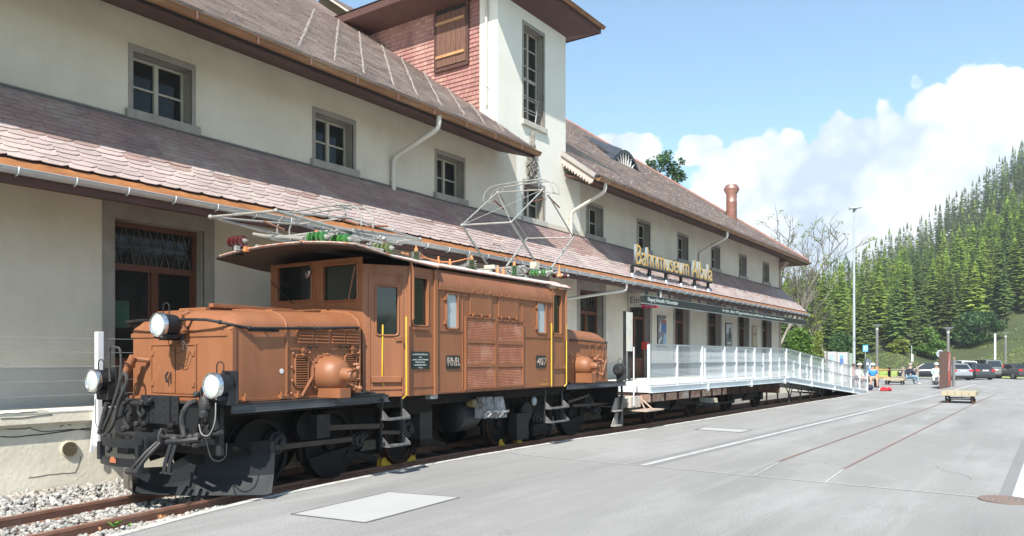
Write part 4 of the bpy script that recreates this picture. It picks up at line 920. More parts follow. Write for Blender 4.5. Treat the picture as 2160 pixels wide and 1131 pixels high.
# grille doors with woven mesh
def wmesh(r, nm):
    a0, a1, b0, b1 = r; mb = MB(); mb.quad(mpS(a0, b0, -.012), mpS(a1, b0, -.012), mpS(a1, b1, -.012), mpS(a0, b1, -.012)); n = int((b1-b0)/.026)
    for k in range(n):
        z = b0+(k+.5)*(b1-b0)/n; m_ = int((a1-a0)/.03)
        for j in range(m_):
            u = a0+(j+.5*(k % 2)+.25)*(a1-a0)/m_; h = .009; w = .011
            if u+w > a1: continue
            mb.add([mpS(u-w, z, -.014), mpS(u, z-h, -.014), mpS(u+w, z, -.014), mpS(u, z+h, -.014), mpS(u, z, -.024)], [(0, 1, 4), (1, 2, 4), (2, 3, 4), (3, 0, 4)])
    return mb.build(nm, ORM, loco)
cols_ = [(982.5, 1041.5, ((672, 716), (724, 768), (774, 817))), (1048, 1100, ((679, 721), (727, 768), (774, 813)))]
for x0, x1, rws in cols_:
    for yt, yb in rws:
        r = rectS(x0, x1, yt, yb); wmesh(r, 'grille_panel')
    full = rectS(x0-3, x1+2, rws[0][0]-3, rws[2][1]+3)
    mb = MB(); e = .025
    for q in ((full[0], full[0]+e, full[2], full[3]), (full[1]-e, full[1], full[2], full[3]), (full[0]+e, full[1]-e, full[3]-e, full[3]), (full[0]+e, full[1]-e, full[2], full[2]+e)): sbox(*q, -.03, 0, mb=mb)
    for (a, b), (c, d) in zip(rws, rws[1:]):
        z1 = rectS(x0, x1, b, b)[2]; z2 = rectS(x0, x1, c, c)[2]; sbox(full[0]+e, full[1]-e, min(z1, z2), max(z1, z2), -.028, 0, mb=mb)
    mb.build('grille_frame', OR, loco)
# hatches with clamps
for x0, x1, yt, yb in ((990, 1036, 616, 666), (1050, 1092, 625, 671)):
    r = rectS(x0, x1, yt, yb); h = sbox(*r, -.018, 0).build('hatch', OR, loco, bevel=.004)
    for k in (.12, .5, .88):
        for z in (r[2], r[3]):
            u = lerp(r[0], r[1], k); sbox(u-.02, u+.02, z-.025, z+.025, -.045, -.018).build('clamp', OR, h, bevel=.004)
# rivets, one part
rv = MB()
def rivet(p, r=.008): rv.sph(p, r, 5, 3)
for k in range(22):
    z = 1.2+k*.08
    for u in (U0+.05, ur-.05): rivet(mpS(u, z, 0))
for k in range(20):
    z = 1.2+k*.088
    rivet(mpD(.05, z, 0)); rivet(mpD(LD-.05, z, 0)); rivet(mpS(U1-.05, z, 0)); rivet(mpS(uB+.06, z, 0))
for k in range(16): rivet(mpS(uA+.1+k*.215, 2.76, -.03)); rivet(mpS(uA+.1+k*.215, ZB+.09, 0), .006)
rv.build('rivets', OR, loco, kind='stuff')
# door on the angled face
dz0 = 1.24
mb = sbox(.10, LD-.10, dz0, 2.82, -.012, 0, mpD); dor = None
mb = MB()
for q in ((.085, .105, ZB+.03, 2.84), (LD-.105, LD-.085, ZB+.03, 2.84), (.105, LD-.105, 2.82, 2.84), (.105, LD-.105, ZB+.1, ZB+.12)): sbox(*q, -.016, 0, mpD, mb)
dor = mb.build('cab_door', OR, loco)
sbox(.12, LD-.12, ZB+.20, ZB+.29, -.045, 0, mpD).build('kick_rail', OR, dor, bevel=.01)
mb = MB(); mb.tube([mpD(LD-.22, 1.93, -.04), mpD(LD-.12, 1.95, -.05), mpD(LD-.1, 1.86, -.05)], .012, 6); mb.build('handle', OR, dor)
# corner post and conduit
mb = MB(); mb.tube([BF.w(U0-.005, V0-.015, ZB), BF.w(U0-.005, V0-.015, ZT)], .02, 8); mb.build('corner_post', OR, loco, smooth=True)
mb = MB(); mb.tube([BF.w(U0+.03, V0-.05, 2.2), BF.w(U0+.03, V0-.05, 2.9), BF.w(U0-.02, V0-.05, 3.02)], .02, 8); mb.build('conduit', OR, loco, smooth=True)
# yellow handrails
def rail_(pts, nm='handrail'): mb = MB(); mb.tube(pts, .0125, 8); return mb.build(nm, YEL, loco, smooth=True)
a = S_(857, 668, V0-.07); b = S_(857.5, 838, V0-.07)
rail_([BF.w(a[0], V0-.07, a[1]), BF.w(b[0], V0-.07, b[1]+.03), BF.w(b[0], V0, b[1]-.02)])
v_ = -1.12; P1 = S_(807.5, 685, v_); P2 = S_(806, 805, v_); P3 = S_(815, 829, v_)
rail_([BF.w(P1[0], v_, P1[1]), BF.w(P2[0], v_, P2[1]), BF.w(P3[0], v_+.0, P3[1])])
a = S_(1163.5, 682, V0-.06); b = S_(1163.5, 814, V0-.06); rail_([BF.w(a[0], V0-.06, a[1]), BF.w(b[0], V0-.06, b[1])])
a = S_(1193, 683, V0-.03); b = S_(1193, 810, V0-.03); rail_([BF.w(a[0], V0-.05, a[1]), BF.w(b[0], V0-.05, b[1]), BF.w(b[0]-.04, V0-.02, b[1]-.05)])
mb = MB(); mb.tube([BF.w(a[0], V0-.04, 2.98), BF.w(a[0], V0-.04, 2.0)], .022, 8); mb.build('conduit', OR, loco)
# plates and lettering
def plate(x0, x1, yt, yb, m=DKG, nm='number_plate'):
    r = rectS(x0, x1, yt, yb); p = sbox(*r, -.015, 0).build(nm, m, loco, bevel=.003); return p, r
axu = Vector(BF.w(1, 0))-Vector(BF.w(0, 0)); UPV = (0, 0, 1)
p, r = plate(863.5, 904.5, 742, 778.5, nm='builder_plate')
for k, (tx, s_) in enumerate((('A.G. BROWN BOVERI & Cie', .034), ('1922', .026), ('SCHWEIZ. LOKOMOTIVFABRIK', .030), ('WINTERTHUR', .032), ('MASCHINENFABRIK OERLIKON', .026), ('1922', .026))):
    zz = lerp(r[3], r[2], .17+.15*k); wd = (r[1]-r[0])*(.82, .14, .86, .5, .62, .2)[k]
    text_part('lettering', tx, s_, LIGHTINK, p, mpS((r[0]+r[1])/2-wd/2, zz-.01, -.017), axu, UPV, .002, width=wd)
p, r = plate(940.5, 968.5, 750, 778.5)
for c_4, a_4, w_4 in (('R', .02, .30), ('h', .33, .2), ('.', .545, .06), ('B', .62, .27), ('.', .91, .06)): text_part('letter', c_4, .19, BRASS, p, mpS(r[0]+a_4*(r[1]-r[0]), r[2]+.05, -.02), axu, UPV, .012, width=w_4*(r[1]-r[0]))
p, r = plate(1130.5, 1150.5, 750, 775.5)
for k_, c_4 in enumerate('407'): text_part('numeral', c_4, .20, BRASS, p, mpS(r[0]+.02+k_*((r[1]-r[0])-.03)/3, r[2]+.04, -.02), axu, UPV, .012, width=((r[1]-r[0])-.06)/3)
q = S_(1137, 813); q2 = S_(1157, 813)
text_part('yellow_lettering', 'Landquart', .055, YEL, loco, mpS(q[0], q[1], -.004), axu, UPV, .001, width=q2[0]-q[0])
q = S_(1151, 803); text_part('yellow_lettering', 'H', .05, YEL, loco, mpS(q[0], q[1], -.004), axu, UPV, .001)

# ---- bonnets
def bonnet(fr, u0, u1, s, zs0, zs1, name):   # u0 = outer end, u1 = cab end; s=+1 when outer end has the smaller u
    mb = MB(); hw = .95; rows = []; ln = abs(u1-u0)
    es = [0, .03, .08, .15, .24, .34, .5, .8, 1.1, 1.4, 1.7, ln]
    def prof(e):
        k = math.sqrt(max(0, 1-((.30-min(e, .30))/.30)**2)); zs = lerp(zs0, zs1, e/ln); h = (.25)*k; rc = .05
        kk = max(k, .02); wi = hw-.0
        pts = [(-wi+rc*(1-min(1, e/.05)), 1.14), (-wi+rc*(1-min(1, e/.05)), zs)]
        for t in (15, 30, 50, 70, 90): pts.append((-wi+.36*(1-math.cos(rad(t))), zs+h*math.sin(rad(t))*.86))
        pts += [(-.3, zs+h*.96), (0, zs+h)]
        return pts+[(-a, b) for a, b in pts[-2::-1]]
    for e in es:
        u = u0+s*e; rows.append([fr.w(u, v, z) for v, z in prof(e)])
    mb.strip(rows); mb.add(rows[0], [tuple(range(len(rows[0])))]); mb.add(rows[-1], [tuple(range(len(rows[-1])))])
    return mb.build(name, OR, loco, smooth=True), prof
fb, fprof = bonnet(FB, -1.65, .50, 1, 1.98, 2.06, 'bonnet')
rb_, rprof = bonnet(RB, .60, -1.06, -1, 2.0, 2.06, 'bonnet')
mF = lambda a, b, t: FB.w(a, -.95+t, b)      # bonnet near side
mG = lambda a, b, t: FB.w(-1.65+t, a, b)     # bonnet front (a = v)
mRS = lambda a, b, t: RB.w(a, -.95+t, b)
def FS(px, py, v=-.95): return FB.side(px, py, v)
def FG(px, py, u=-1.65): return FB.front(px, py, u)
def bx(mp, a0, a1, b0, b1, t0, t1, mb=None): return sbox(a0, a1, b0, b1, t0, t1, mp, mb)
def rF(x0, x1, yt, yb): 
    a, _ = FS(x0, yt); b, _ = FS(x1, yt); return a, b, FS((x0+x1)/2, yb)[1], FS((x0+x1)/2, yt)[1]
def rG(x0, x1, yt, yb):
    a, _ = FG(x0, yt); b, _ = FG(x1, yt); return b, a, FG((x0+x1)/2, yb)[1], FG((x0+x1)/2, yt)[1]
# mouldings: bottom flange, corner strips, belt under the dome
bx(mF, -1.62, .48, 1.14, 1.17, -.03, 0).build('flange', OR, loco); bx(mG, -.93, .93, 1.14, 1.175, -.03, 0).build('flange', OR, loco)
mb = MB(); bx(mF, -1.66, -1.60, 1.17, 2.0, -.012, 0, mb); bx(mG, -.955, -.87, 1.17, 1.96, -.010, 0, mb); mb.build('corner_strip', OR, loco, bevel=.004)
bx(mG, -.87, .93, 1.90, 1.955, -.014, 0).build('belt_strip', OR, loco, bevel=.005)
u_j, _ = FS(604, 760); bx(mF, u_j-.018, u_j+.018, 1.17, 2.03, -.016, 0).build('joint_strip', OR, loco, bevel=.004)
pts = []
e_ = u_j+1.65
mb = MB(); mb.tube([FB.w(u_j, v*1.004, z+.006) for v, z in fprof(e_)], .016, 6); mb.build('joint_strip', OR, loco, smooth=True)
u_k, _ = FS(757, 700); mb = MB(); mb.tube([FB.w(u_k, v*1.006, z+.008) for v, z in fprof(u_k+1.65)], .022, 6); mb.build('joint_strip', OR, loco, smooth=True)
# bonnet doors
dl = rG(323, 371, 731, 829); d2 = rG(373, 413, 731, 831)
for k, r in enumerate((dl, d2)):
    d = bx(mG, r[0]+.003, r[1]-.003, r[2], r[3], -.016, 0).build('bonnet_door', OR, loco, bevel=.004)
    for z in (lerp(r[2], r[3], .2), lerp(r[2], r[3], .85)):
        v = (r[1]-.04) if k == 0 else r[0]+.0; bx(mG, v, v+.045, z-.03, z+.03, -.03, -.015).build('hinge', OR, d, bevel=.004)
mb = MB(); full = (d2[0]-.025, dl[1]+.025, dl[2]-.03, dl[3]+.03)
for q in ((full[0], full[0]+.02, full[2], full[3]), (full[1]-.02, full[1], full[2], full[3]), (full[0]+.02, full[1]-.02, full[3]-.02, full[3]), (full[0]+.02, full[1]-.02, full[2], full[2]+.02)): bx(mG, *q, -.022, 0, mb)
mb.build('door_surround', OR, loco, bevel=.004)
c_ = FG(362, 788); mb = MB(); mb.tube([mG(c_[0]+.0, c_[1]+.02, -.05), mG(c_[0]+.03, c_[1]-.03, -.06), mG(c_[0]+.02, c_[1]-.11, -.05)], .012, 6); mb.tube([mG(c_[0]-.02, c_[1]+.02, -.03), mG(c_[0]-.02, c_[1]-.12, -.03)], .006, 5); mb.build('door_lock', BLK, loco)
# top fittings
def top_u(u): return None
mb = MB()
for v in (-.12, .12): pass
def bxF(u0, u1, v0, v1, z0, z1, m, nm, bev=.006, fr=FB, par=loco):
    mb = MB(fr); mb.box(u0, u1, v0, v1, z0, z1); return mb.build(nm, m, par, bevel=bev)
bxF(-1.2, -.15, .1, .62, 2.25, 2.29, OR, 'roof_hatch'); bxF(-1.15, .2, .02, .10, 2.29, 2.34, OR, 'hatch_rail'); bxF(-.3, .3, -.1, .55, 2.27, 2.31, OR, 'roof_hatch')
bxF(-1.42, -1.2, .3, .75, 2.2, 2.245, OR, 'roof_hatch'); bxF(-1.45, -1.38, .12, .25, 2.16, 2.25, OR, 'hatch_lock')
# rail pipe round the bonnet
pp = [FG(270, 672, -1.7), ]
mb = MB()
ring = [FB.w(-1.35, 1.02, 2.03), FB.w(-1.6, 1.03, 2.06), FB.w(-1.74, .9, 2.10), FB.w(-1.78, .6, 2.11), FB.w(-1.78, 0, 2.10), FB.w(-1.78, -.35, 2.10), FB.w(-1.75, -.62, 2.09), FB.w(-1.70, -.80, 2.06), FB.w(-1.6, -.95, 2.02), FB.w(-1.45, -.99, 1.995), FB.w(-1.2, -.99, 2.0), FB.w(-.4, -.99, 2.03), FB.w(.44, -.99, 2.065)]
mb.tube(ring, .017, 8); pr = mb.build('grab_pipe', BLK, loco, smooth=True)
for p in (ring[4], ring[7], ring[9], ring[11]): mb = MB(); mb.sph(p, .028, 8, 5); mb.build('pipe_bracket', BLK, pr, smooth=True)
for u in (-1.2, -.35, .42): mb = MB(); mb.tube([FB.w(u, -.94, 1.98+.03*(u+1.2)), FB.w(u, -.99, 2.0+.03*(u+1.2))], .012, 5); mb.build('pipe_bracket', BLK, pr)
mb = MB(); mb.tube([FB.w(-1.45, -.99, 1.97), FB.w(-1.0, -.985, 1.975)], .015, 6); mb.build('grab_pipe', BLK, loco)
# louvres high on the bonnet side
r = rF(624, 756, 690, 728); fr_l = bx(mF, r[0], r[1], r[2], r[3], -.012, 0).build('louvre_panel', OR, loco, bevel=.004)
for g in range(4):
    a0 = lerp(r[0], r[1], (.02, .27, .53, .77)[g]); a1 = lerp(r[0], r[1], (.23, .47, .74, .97)[g])
    for k in range(5):
        z = lerp(r[2], r[3], .1+.175*k); mb = MB(); mb.hexa([mF(a0, z, -.04), mF(a1, z, -.04), mF(a1, z, -.012), mF(a0, z, -.012)], [mF(a0, z+.008, -.04), mF(a1, z+.008, -.04), mF(a1, z+.028, -.012), mF(a0, z+.028, -.012)]); mb.build('louvre', OR, fr_l)
# side louvre windows
for x0, x1, yt, yb, cut in ((621, 648, 749, 817, 1), (726, 749.5, 748, 811, 0)):
    r = rF(x0, x1, yt, yb); mb = MB(); mb.quad(mF(r[0], r[2], -.004), mF(r[1], r[2], -.004), mF(r[1], r[3], -.004), mF(r[0], r[3], -.004)); lv = mb.build('louvre_window', ROOM, loco)
    mb = MB(); p = rrect(r[0], r[1], r[2], r[3], .04); p += p[:2]; mb.tube([mF(a, b, -.015) for a, b in p], .013, 6, caps=False); mb.build('louvre_frame', OR, lv, smooth=True)
    for k in range(13):
        z = lerp(r[2], r[3], .05+.073*k); mb = MB(); mb.hexa([mF(r[0], z-.004, -.028), mF(r[1], z-.004, -.028), mF(r[1], z-.004, -.006), mF(r[0], z-.004, -.006)], [mF(r[0], z+.004, -.028), mF(r[1], z+.004, -.028), mF(r[1], z+.018, -.006), mF(r[0], z+.018, -.006)]); mb.build('louvre', OR, lv)
# bulging motor cover
def dome(fr, u, z, r, v=-.95, name='motor_cover'):
    c = fr.w(u, v+.05, z); ax = Vector(fr.w(u, v-1, z))-Vector(fr.w(u, v, z))
    mb = MB(); mb.lathe(c, ax, [(0, r*1.22), (.065, r*1.22), (.07, r*1.16), (.075, r*1.04), (.20, r*1.02), (.27, r*.95), (.33, r*.80), (.37, r*.62), (.385, r*.42), (.43, r*.40), (.50, r*.36), (.55, r*.26), (.575, r*.12), (.58, .001)], 32)
    d = mb.build(name, OR, loco, smooth=True)
    for k in range(14):
        a = k*2*math.pi/14+.2; mb = MB(); p = Vector(fr.w(u+math.cos(a)*r*1.13, v-.02, z+math.sin(a)*r*1.13)); mb.lathe(p, ax, [(0, .014), (.03, .014)], 6); mb.build('bolt', OR, d)
    mb = MB(fr); mb.box(u-.17, u+.02, v-.42, v-.03, 1.14, z-r*.72); mb.build('support_foot', OR, d)
    mb = MB(fr); mb.cyl((u+.02, v-.53, z+.05), (u-.09, v-.64, z+.10), .022, 8); mb.cyl((u+.02, v-.5, z+.08), (u-.14, v-.52, z+.04), .014, 6); mb.build('wing_nut', OR, d)
    mb = MB(fr); mb.tube([(u-.02, v-.40, z-.08), (u+.05, v-.50, z-.16), (u+.1, v-.5, z-.2)], .02, 6); mb.sph((u+.08, v-.52, z-.17), .035, 8, 5); mb.build('grease_cup', OR, d)
    for q in range(3): mb = MB(fr); mb.tube([(u+.0+q*.03, v-.50, z+.14), (u+.1+q*.035, v-.42, z+.12-q*.05)], .018, 6); mb.build('rib', OR, d)
    return d
dc = FS(700, 790); dome(FB, dc[0]-.12, dc[1], .235)
dc2 = RB.side(1235, 772, -.95); dome(RB, dc2[0]-.30, 1.48, .20)
# clamps, bolts, little levers and hinges along the side
for x_, y_ in ((637, 742), (740, 738)):
    c = FS(x_, y_); mb = MB(); bx(mF, c[0]-.02, c[0]+.02, c[1]-.06, c[1]+.05, -.045, 0, mb); bx(mF, c[0]-.035, c[0]+.035, c[1]+.0, c[1]+.02, -.055, -.01, mb); mb.build('clamp', OR, loco, bevel=.004)
for x_, y_ in ((514, 844), (590, 840), (600, 839), (625, 838), (744, 828), (752, 827)):
    c = FS(x_, y_); mb = MB(); bx(mF, c[0]-.03, c[0]+.03, 1.15, 1.20, -.06, 0, mb); bx(mF, c[0]-.012, c[0]+.012, 1.15, 1.235, -.045, -.02, mb); mb.build('hold_down_clamp', OR, loco, bevel=.003)
for x_, y_ in ((652, 732), (665, 731), (717, 731), (730, 731)):
    c = FS(x_, y_); mb = MB(); mb.sph(mF(c[0], c[1], -.03), .02, 8, 5); mb.build('black_knob', BLK, loco, smooth=True)
for x_, y_ in ((616, 746), (651, 744), (613, 775), (614, 803), (612, 830), (752, 772), (753, 800), (753, 745)):
    c = FS(x_, y_); mb = MB(); mb.sph(mF(c[0], c[1], -.02), .018, 7, 4); mb.build('bolt', OR, loco, smooth=True)
mb = MB(); mb.tube([mF(FS(632, 838)[0], 1.16, -.03), mF(FS(655, 795)[0], FS(655, 795)[1], -.035), mF(FS(657, 772)[0], FS(657, 772)[1], -.035)], .018, 6); mb.build('diagonal_stay', OR, loco)
c = FS(594, 783); mb = MB(); mb.lathe(mF(c[0], c[1], 0), Vector(FB.w(0, -1))-Vector(FB.w(0, 0)), [(0, .032), (.004, .032)], 12)
pp_ = mb.build('peeled_paint_patch', WHITE, loco)
bx(mF, u_j+.03, .46, FS(690, 737)[1]-.012, FS(690, 737)[1]+.012, -.014, 0).build('moulding', OR, loco)
# front bonnet fittings: socket, cap and cable
c = FG(397, 700); mb = MB(FB); u = -1.65
mb.lathe((u-.08, c[0], c[1]), (0, 0, 1), [(-.03, .045), (0, .06), (.02, .065), (.03, .05), (.09, .035), (.13, .04), (.16, .02)], 14); mb.tube([(u-.08, c[0], c[1]+.12), (u-.1, c[0]-.04, c[1]+.2), (u-.02, c[0]-.05, c[1]+.24)], .022, 6); mb.build('socket_fitting', OR, loco, smooth=True)
mb = MB(FB); mb.lathe((u-.08, c[0], c[1]-.09), (0, 0, 1), [(0, .022), (.07, .035)], 10); mb.build('socket_cap', BLK, loco)
mb = MB(FB); mb.tube([(u-.1, .09, 1.92), (u-.1, .02, 1.76), (u-.1, -.1, 1.70), (u-.1, -.22, 1.74), (u-.08, c[0], c[1]-.09)], .005, 4); mb.tube([(u-.08, c[0], c[1]-.09), (u-.06, -.28, 1.72), (u-.05, -.2, 1.56), (u-.04, -.12, 1.53), (u-.04, -.05, 1.58)], .005, 4); mb.build('thin_cable', CABLE, loco)
# left coupler plug (orange) and its hoses
mb = MB(FB); p0 = FB.front(283, 752, -1.8); mb.cyl((-1.8, p0[0], p0[1]), (-1.85, p0[0]+.11, p0[1]-.22), .055, 12, .045); mb.cyl((-1.82, p0[0]+.05, p0[1]-.09), (-1.825, p0[0]+.06, p0[1]-.11), .068, 12); mb.cyl((-1.85, p0[0]+.11, p0[1]-.22), (-1.87, p0[0]+.15, p0[1]-.3), .03, 10, .02); mb.cyl((-1.66, p0[0]-.1, p0[1]-.05), (-1.8, p0[0], p0[1]-.03), .03, 8); mb.build('coupler_plug', OR, loco, smooth=True)

# ---- headlights
def headlight(px, py, u, r, back, nm='headlight'):
    v, z = FB.front(px, py, u); c = FB.w(u, v, z); ax = Vector(FB.w(u-1, v, z))-Vector(FB.w(u, v, z))
    mb = MB(); mb.lathe(c, ax, [(-.22, r*.80), (-.2, r*.93), (-.12, r*1.0), (-.02, r*1.03)], 24); d = mb.build(nm, BLK, loco, smooth=True)
    mb = MB(); mb.lathe(c, ax, [(-.025, r*1.03), (-.02, r*1.12), (.02, r*1.12), (.032, r*1.08), (.036, r*1.0), (.028, r*.96)], 28, caps=False); mb.build('lamp_rim', CHROME, d, smooth=True)
    mb = MB(); mb.lathe(c, ax, [(.022, r*.98), (.03, r*.85), (.04, r*.5), (.045, .001)], 24, caps=False); mb.build('lamp_glass', LENS, d, smooth=True)
    C0 = Vector(c); up = Vector((0, 0, 1)); sd_ = Vector(FB.w(0, 1))-Vector(FB.w(0, 0)); mb = MB(); q = C0-ax*(-.0)+ax*(-.09)
    mb.tube([tuple(q+sd_*.055+up*r*.98), tuple(q+sd_*.058+up*(r+.09)), tuple(q+sd_*.03+up*(r+.125)), tuple(q-sd_*.03+up*(r+.125)), tuple(q-sd_*.058+up*(r+.09)), tuple(q-sd_*.055+up*r*.98)], .007, 6); mb.build('carry_handle', BLK, d, smooth=True)
    mb = MB(FB); mb.box(u+.0, u+.18, v-.10, v+.10, z-r-.03, z-r*.85); mb.build('lamp_foot', BLK, d, bevel=.006)
    for a in (0.5, 2.6, 4.4): mb = MB(); p = C0+ax*.0+sd_*math.cos(a)*r*1.13+up*math.sin(a)*r*1.13; mb.sph(tuple(p), .013, 6, 4); mb.build('rim_clip', CHROME, d)
    return d, v, z
headlight(336, 685, -1.98, .130, .2)
mb = MB(FB); mb.box(-1.84, -1.65, -.02, .12, 1.86, 1.90); mb.build('lamp_bracket', BLK, loco)
_, v1_, z1_ = headlight(198, 803, -2.08, .130, .2)
_, v2_, z2_ = headlight(450, 814, -2.08, .130, .2)
for v_, z_ in ((v1_, z1_), (v2_, z2_)):
    mb = MB(FB); mb.box(-1.98, -1.86, v_-.12, v_+.12, 1.13, z_-.02); mb.box(-1.88, -1.85, v_-.13, v_+.12, 1.13, z_+.16); mb.build('lamp_stand', BLK, loco, bevel=.01)

# ---- running board, buffer beam, plough
def board(fr, u0, u1, hw, z, nm): 
    mb = MB(fr); mb.box(u0, u1, -hw, hw, z-.012, z); mb.build(nm, BLKG, loco)
    mb = MB(fr); mb.box(u0+.03, u1, -hw+.01, -hw+.03, z-.10, z-.013); mb.box(u0+.03, u1, -hw-.02, -hw+.01, z-.10, z-.088); mb.build('edge_channel', CHAN, loco, kind=None); mb = MB(fr); mb.box(u0+.03, u1, hw-.03, hw-.01, z-.10, z-.013); mb.build('edge_channel', BLKG, loco)
board(FB, -1.90, .80, 1.22, 1.135, 'running_board'); board(RB, -1.5, 1.05, 1.2, 1.125, 'running_board')
mb = MB(FB); mb.box(.0, .62, -1.30, -.98, 1.14, 1.165); mb.tube([(.1, -1.22, 1.16), (.3, -1.24, 1.19), (.5, -1.22, 1.16)], .02, 5); mb.build('step_plate', BLKG, loco)
mb = MB(FB); mb.box(-1.86, -1.80, -1.0, .95, .55, 1.12); bb = mb.build('buffer_beam', BLK, loco, bevel=.01)
# riveted plate in the middle, hinged flap
pl = MB(FB); pl.box(-1.93, -1.90, -.36, .34, .87, 1.21); flap = pl.build('gangway_plate', BLK, loco, bevel=.012)
for v in (-.30, -.12, .10, .28):
    for z in (.92, 1.0, 1.08, 1.17):
        mb = MB(FB); mb.sph((-1.935, v, z), .012, 6, 4); mb.build('rivet_head', BLKG, flap)
for v in (-.2, .2): mb = MB(FB); mb.box(-1.945, -1.93, v-.035, v+.035, .87, 1.21); mb.build('hinge_strap', BLK, flap)
for v in (-.28, .22): mb = MB(FB); mb.sph((-1.95, v, .86), .05, 8, 5); mb.cyl((-1.95, v-.06, .80), (-1.95, v+.06, .80), .03, 8); mb.build('hinge_casting', GREASE, flap, smooth=True)
for v in (.45, .62, .8):
    for z in (.65, .8, .95, 1.08): mb = MB(FB); mb.sph((-1.865, v, z), .014, 6, 4); mb.build('rivet_head', BLKG, bb)
# cross pipe
mb = MB(FB); mb.tube([(-1.95, .78, .70), (-2.0, .6, .74), (-2.0, -.5, .75), (-1.97, -.66, .74)], .03, 8); mb.build('cross_pipe', BLKG, loco, smooth=True)
# central buffer with slotted head and drawgear
mb = MB(FB); mb.lathe((-1.87, -.08, .66), (-1, 0, 0), [(0, .17), (.05, .17), (.06, .13), (.30, .13), (.31, .15), (.36, .15), (.37, .10)], 22); buf = mb.build('buffer_barrel', BLK, loco, smooth=True)
def curved(v0, v1, z0, z1, u, bow, n=10):
    mb = MB(FB); fr_, bk = [], []
    for k in range(n+1):
        t = k/n; v = lerp(v0, v1, t); uu = u+bow*(2*t-1)**2; fr_.append((uu, v)); bk.append((uu+.03, v))
    mb.strip([[(a, b, z1) for a, b in fr_], [(a, b, z0) for a, b in fr_]]); mb.strip([[(a, b, z1) for a, b in bk], [(a, b, z0) for a, b in bk]]); mb.strip([[(a, b, z1) for a, b in fr_], [(a, b, z1) for a, b in bk]]); mb.strip([[(a, b, z0) for a, b in fr_], [(a, b, z0) for a, b in bk]])
    for e in (0, -1): mb.quad((*fr_[e], z0), (*bk[e], z0), (*bk[e], z1), (*fr_[e], z1))
    return mb
curved(-.42, .34, .66, .76, -2.50, .08).build('buffer_head', BLK, buf, smooth=True); curved(-.42, .34, .45, .54, -2.50, .08).build('buffer_head', BLK, buf, smooth=True)
for v in (-.40, .30): mb = MB(FB); mb.box(-2.46, -2.40, v-.02, v+.04, .5, .7); mb.build('buffer_head_web', BLK, buf)
mb = MB(FB); mb.box(-2.42, -2.2, -.18, .02, .58, .72); mb.build('buffer_neck', BLK, buf)
rs_ = mat('red_rust_patch', (.42, .13, .05), (.3, .1, .05), 9., .8)
mb = MB(FB); mb.add([(-2.512, .02, .49), (-2.512, -.10, .49), (-2.512, -.10, .53), (-2.512, -.05, .56), (-2.512, .0, .55)], [(0, 1, 2, 3, 4)]); mb.build('rust_patch', rs_, buf)
cp = MB(FB)
cp.tube([(-2.3, -.52, .72), (-2.42, -.50, .62), (-2.5, -.42, .48), (-2.52, -.36, .42)], .022, 7); cp.tube([(-2.32, -.60, .72), (-2.44, -.57, .60), (-2.52, -.48, .44)], .022, 7); cp.tube([(-2.52, -.32, .42), (-2.52, -.54, .42)], .035, 8)
cp.tube([(-2.2, -.50, .80), (-2.25, -.52, .86), (-2.3, -.55, .8), (-2.3, -.55, .72)], .018, 6); cp.build('coupling_link', BLKG, loco, smooth=True)
cp = MB(FB)
for v in (-.68, -.76): cp.tube([(-2.25, v, .70), (-2.32, v, .5), (-2.33, v, .40)], .02, 6)
cp.tube([(-2.33, -.62, .40), (-2.33, -.84, .40)], .012, 6); cp.tube([(-2.2, -.55, .72), (-2.22, -.8, .74), (-2.1, -.95, .76)], .03, 6); cp.sph((-2.15, -.62, .74), .06, 8, 5); cp.sph((-2.05, -.86, .78), .05, 8, 5); cp.box(-2.1, -1.86, -.95, -.5, .68, .74); cp.build('coupling_gear', BLKG, loco, smooth=True)
cp = MB(FB)
for k in range(9): cp.sph((-2.02+.01*math.sin(k*2), -.92+.015*(k % 2), .98-k*.04), .022, 6, 4)
cp.build('safety_chain', GREASE, loco)
# plough blade
pts = [onground(262, 1028, .06), onground(283, 1041, .06), onground(345, 1044, .06), onground(410, 1045.5, .06), onground(480, 1045, .06), onground(560, 1044, .06), onground(573, 1040, .08)]
tops = [.36, .34, .37, .60, .645, .68, .66]
pb = MB(); ra, rb2, rc, rd = [], [], [], []
nrm = Vector((-.8, -.5, 0)).normalized()
for (x, y, z), t in zip(pts, tops):
    ra.append((x, y, z)); rb2.append((x+.07, y+.05, lerp(z, t, .35))); rc.append((x+.10, y+.07, lerp(z, t, .75))); rd.append((x+.08, y+.055, t))
pb.strip([ra, rb2, rc, rd]); plo = pb.build('plough_blade', mat('scuffed_dark_steel', (.019, .021, .024), (.012, .014, .016), 2., .45, .0, spec=.12, bump=.12, bsc=7, dirt=(.034, .035, .038), dsc=1.8, damt=.6), loco, smooth=False)
md = plo.modifiers.new('thick', 'SOLIDIFY'); md.thickness = .018; md.offset = -1
mb = MB(); a_ = Vector(ra[0]); b2_ = Vector(ra[1]); mb.quad(tuple(a_+Vector((-.01, -.004, .01))), tuple(b2_+Vector((-.012, .01, .01))), tuple(Vector(rd[1])+Vector((-.1, -.03, 0))), tuple(Vector(rd[0])+Vector((-.1, -.05, 0)))); mb.build('lit_nose_plate', mat('sunlit_pale_steel', (.17, .155, .135), (.12, .11, .095), 5., .5, .2), loco)  # pale sheet paints the sunlit face of the plough nose
for k in range(3): p = onground(470, 1000, .0); 
mb = MB(FB); mb.tube([(-1.7, -1.0, .62), (-1.3, -.9, .5)], .03, 6); mb.build('plough_stay', GREASE, loco); mb = MB(FB); mb.tube([(-1.7, .5, .4), (-1.4, .3, .5)], .03, 6); mb.build('plough_stay', GREASE, loco)
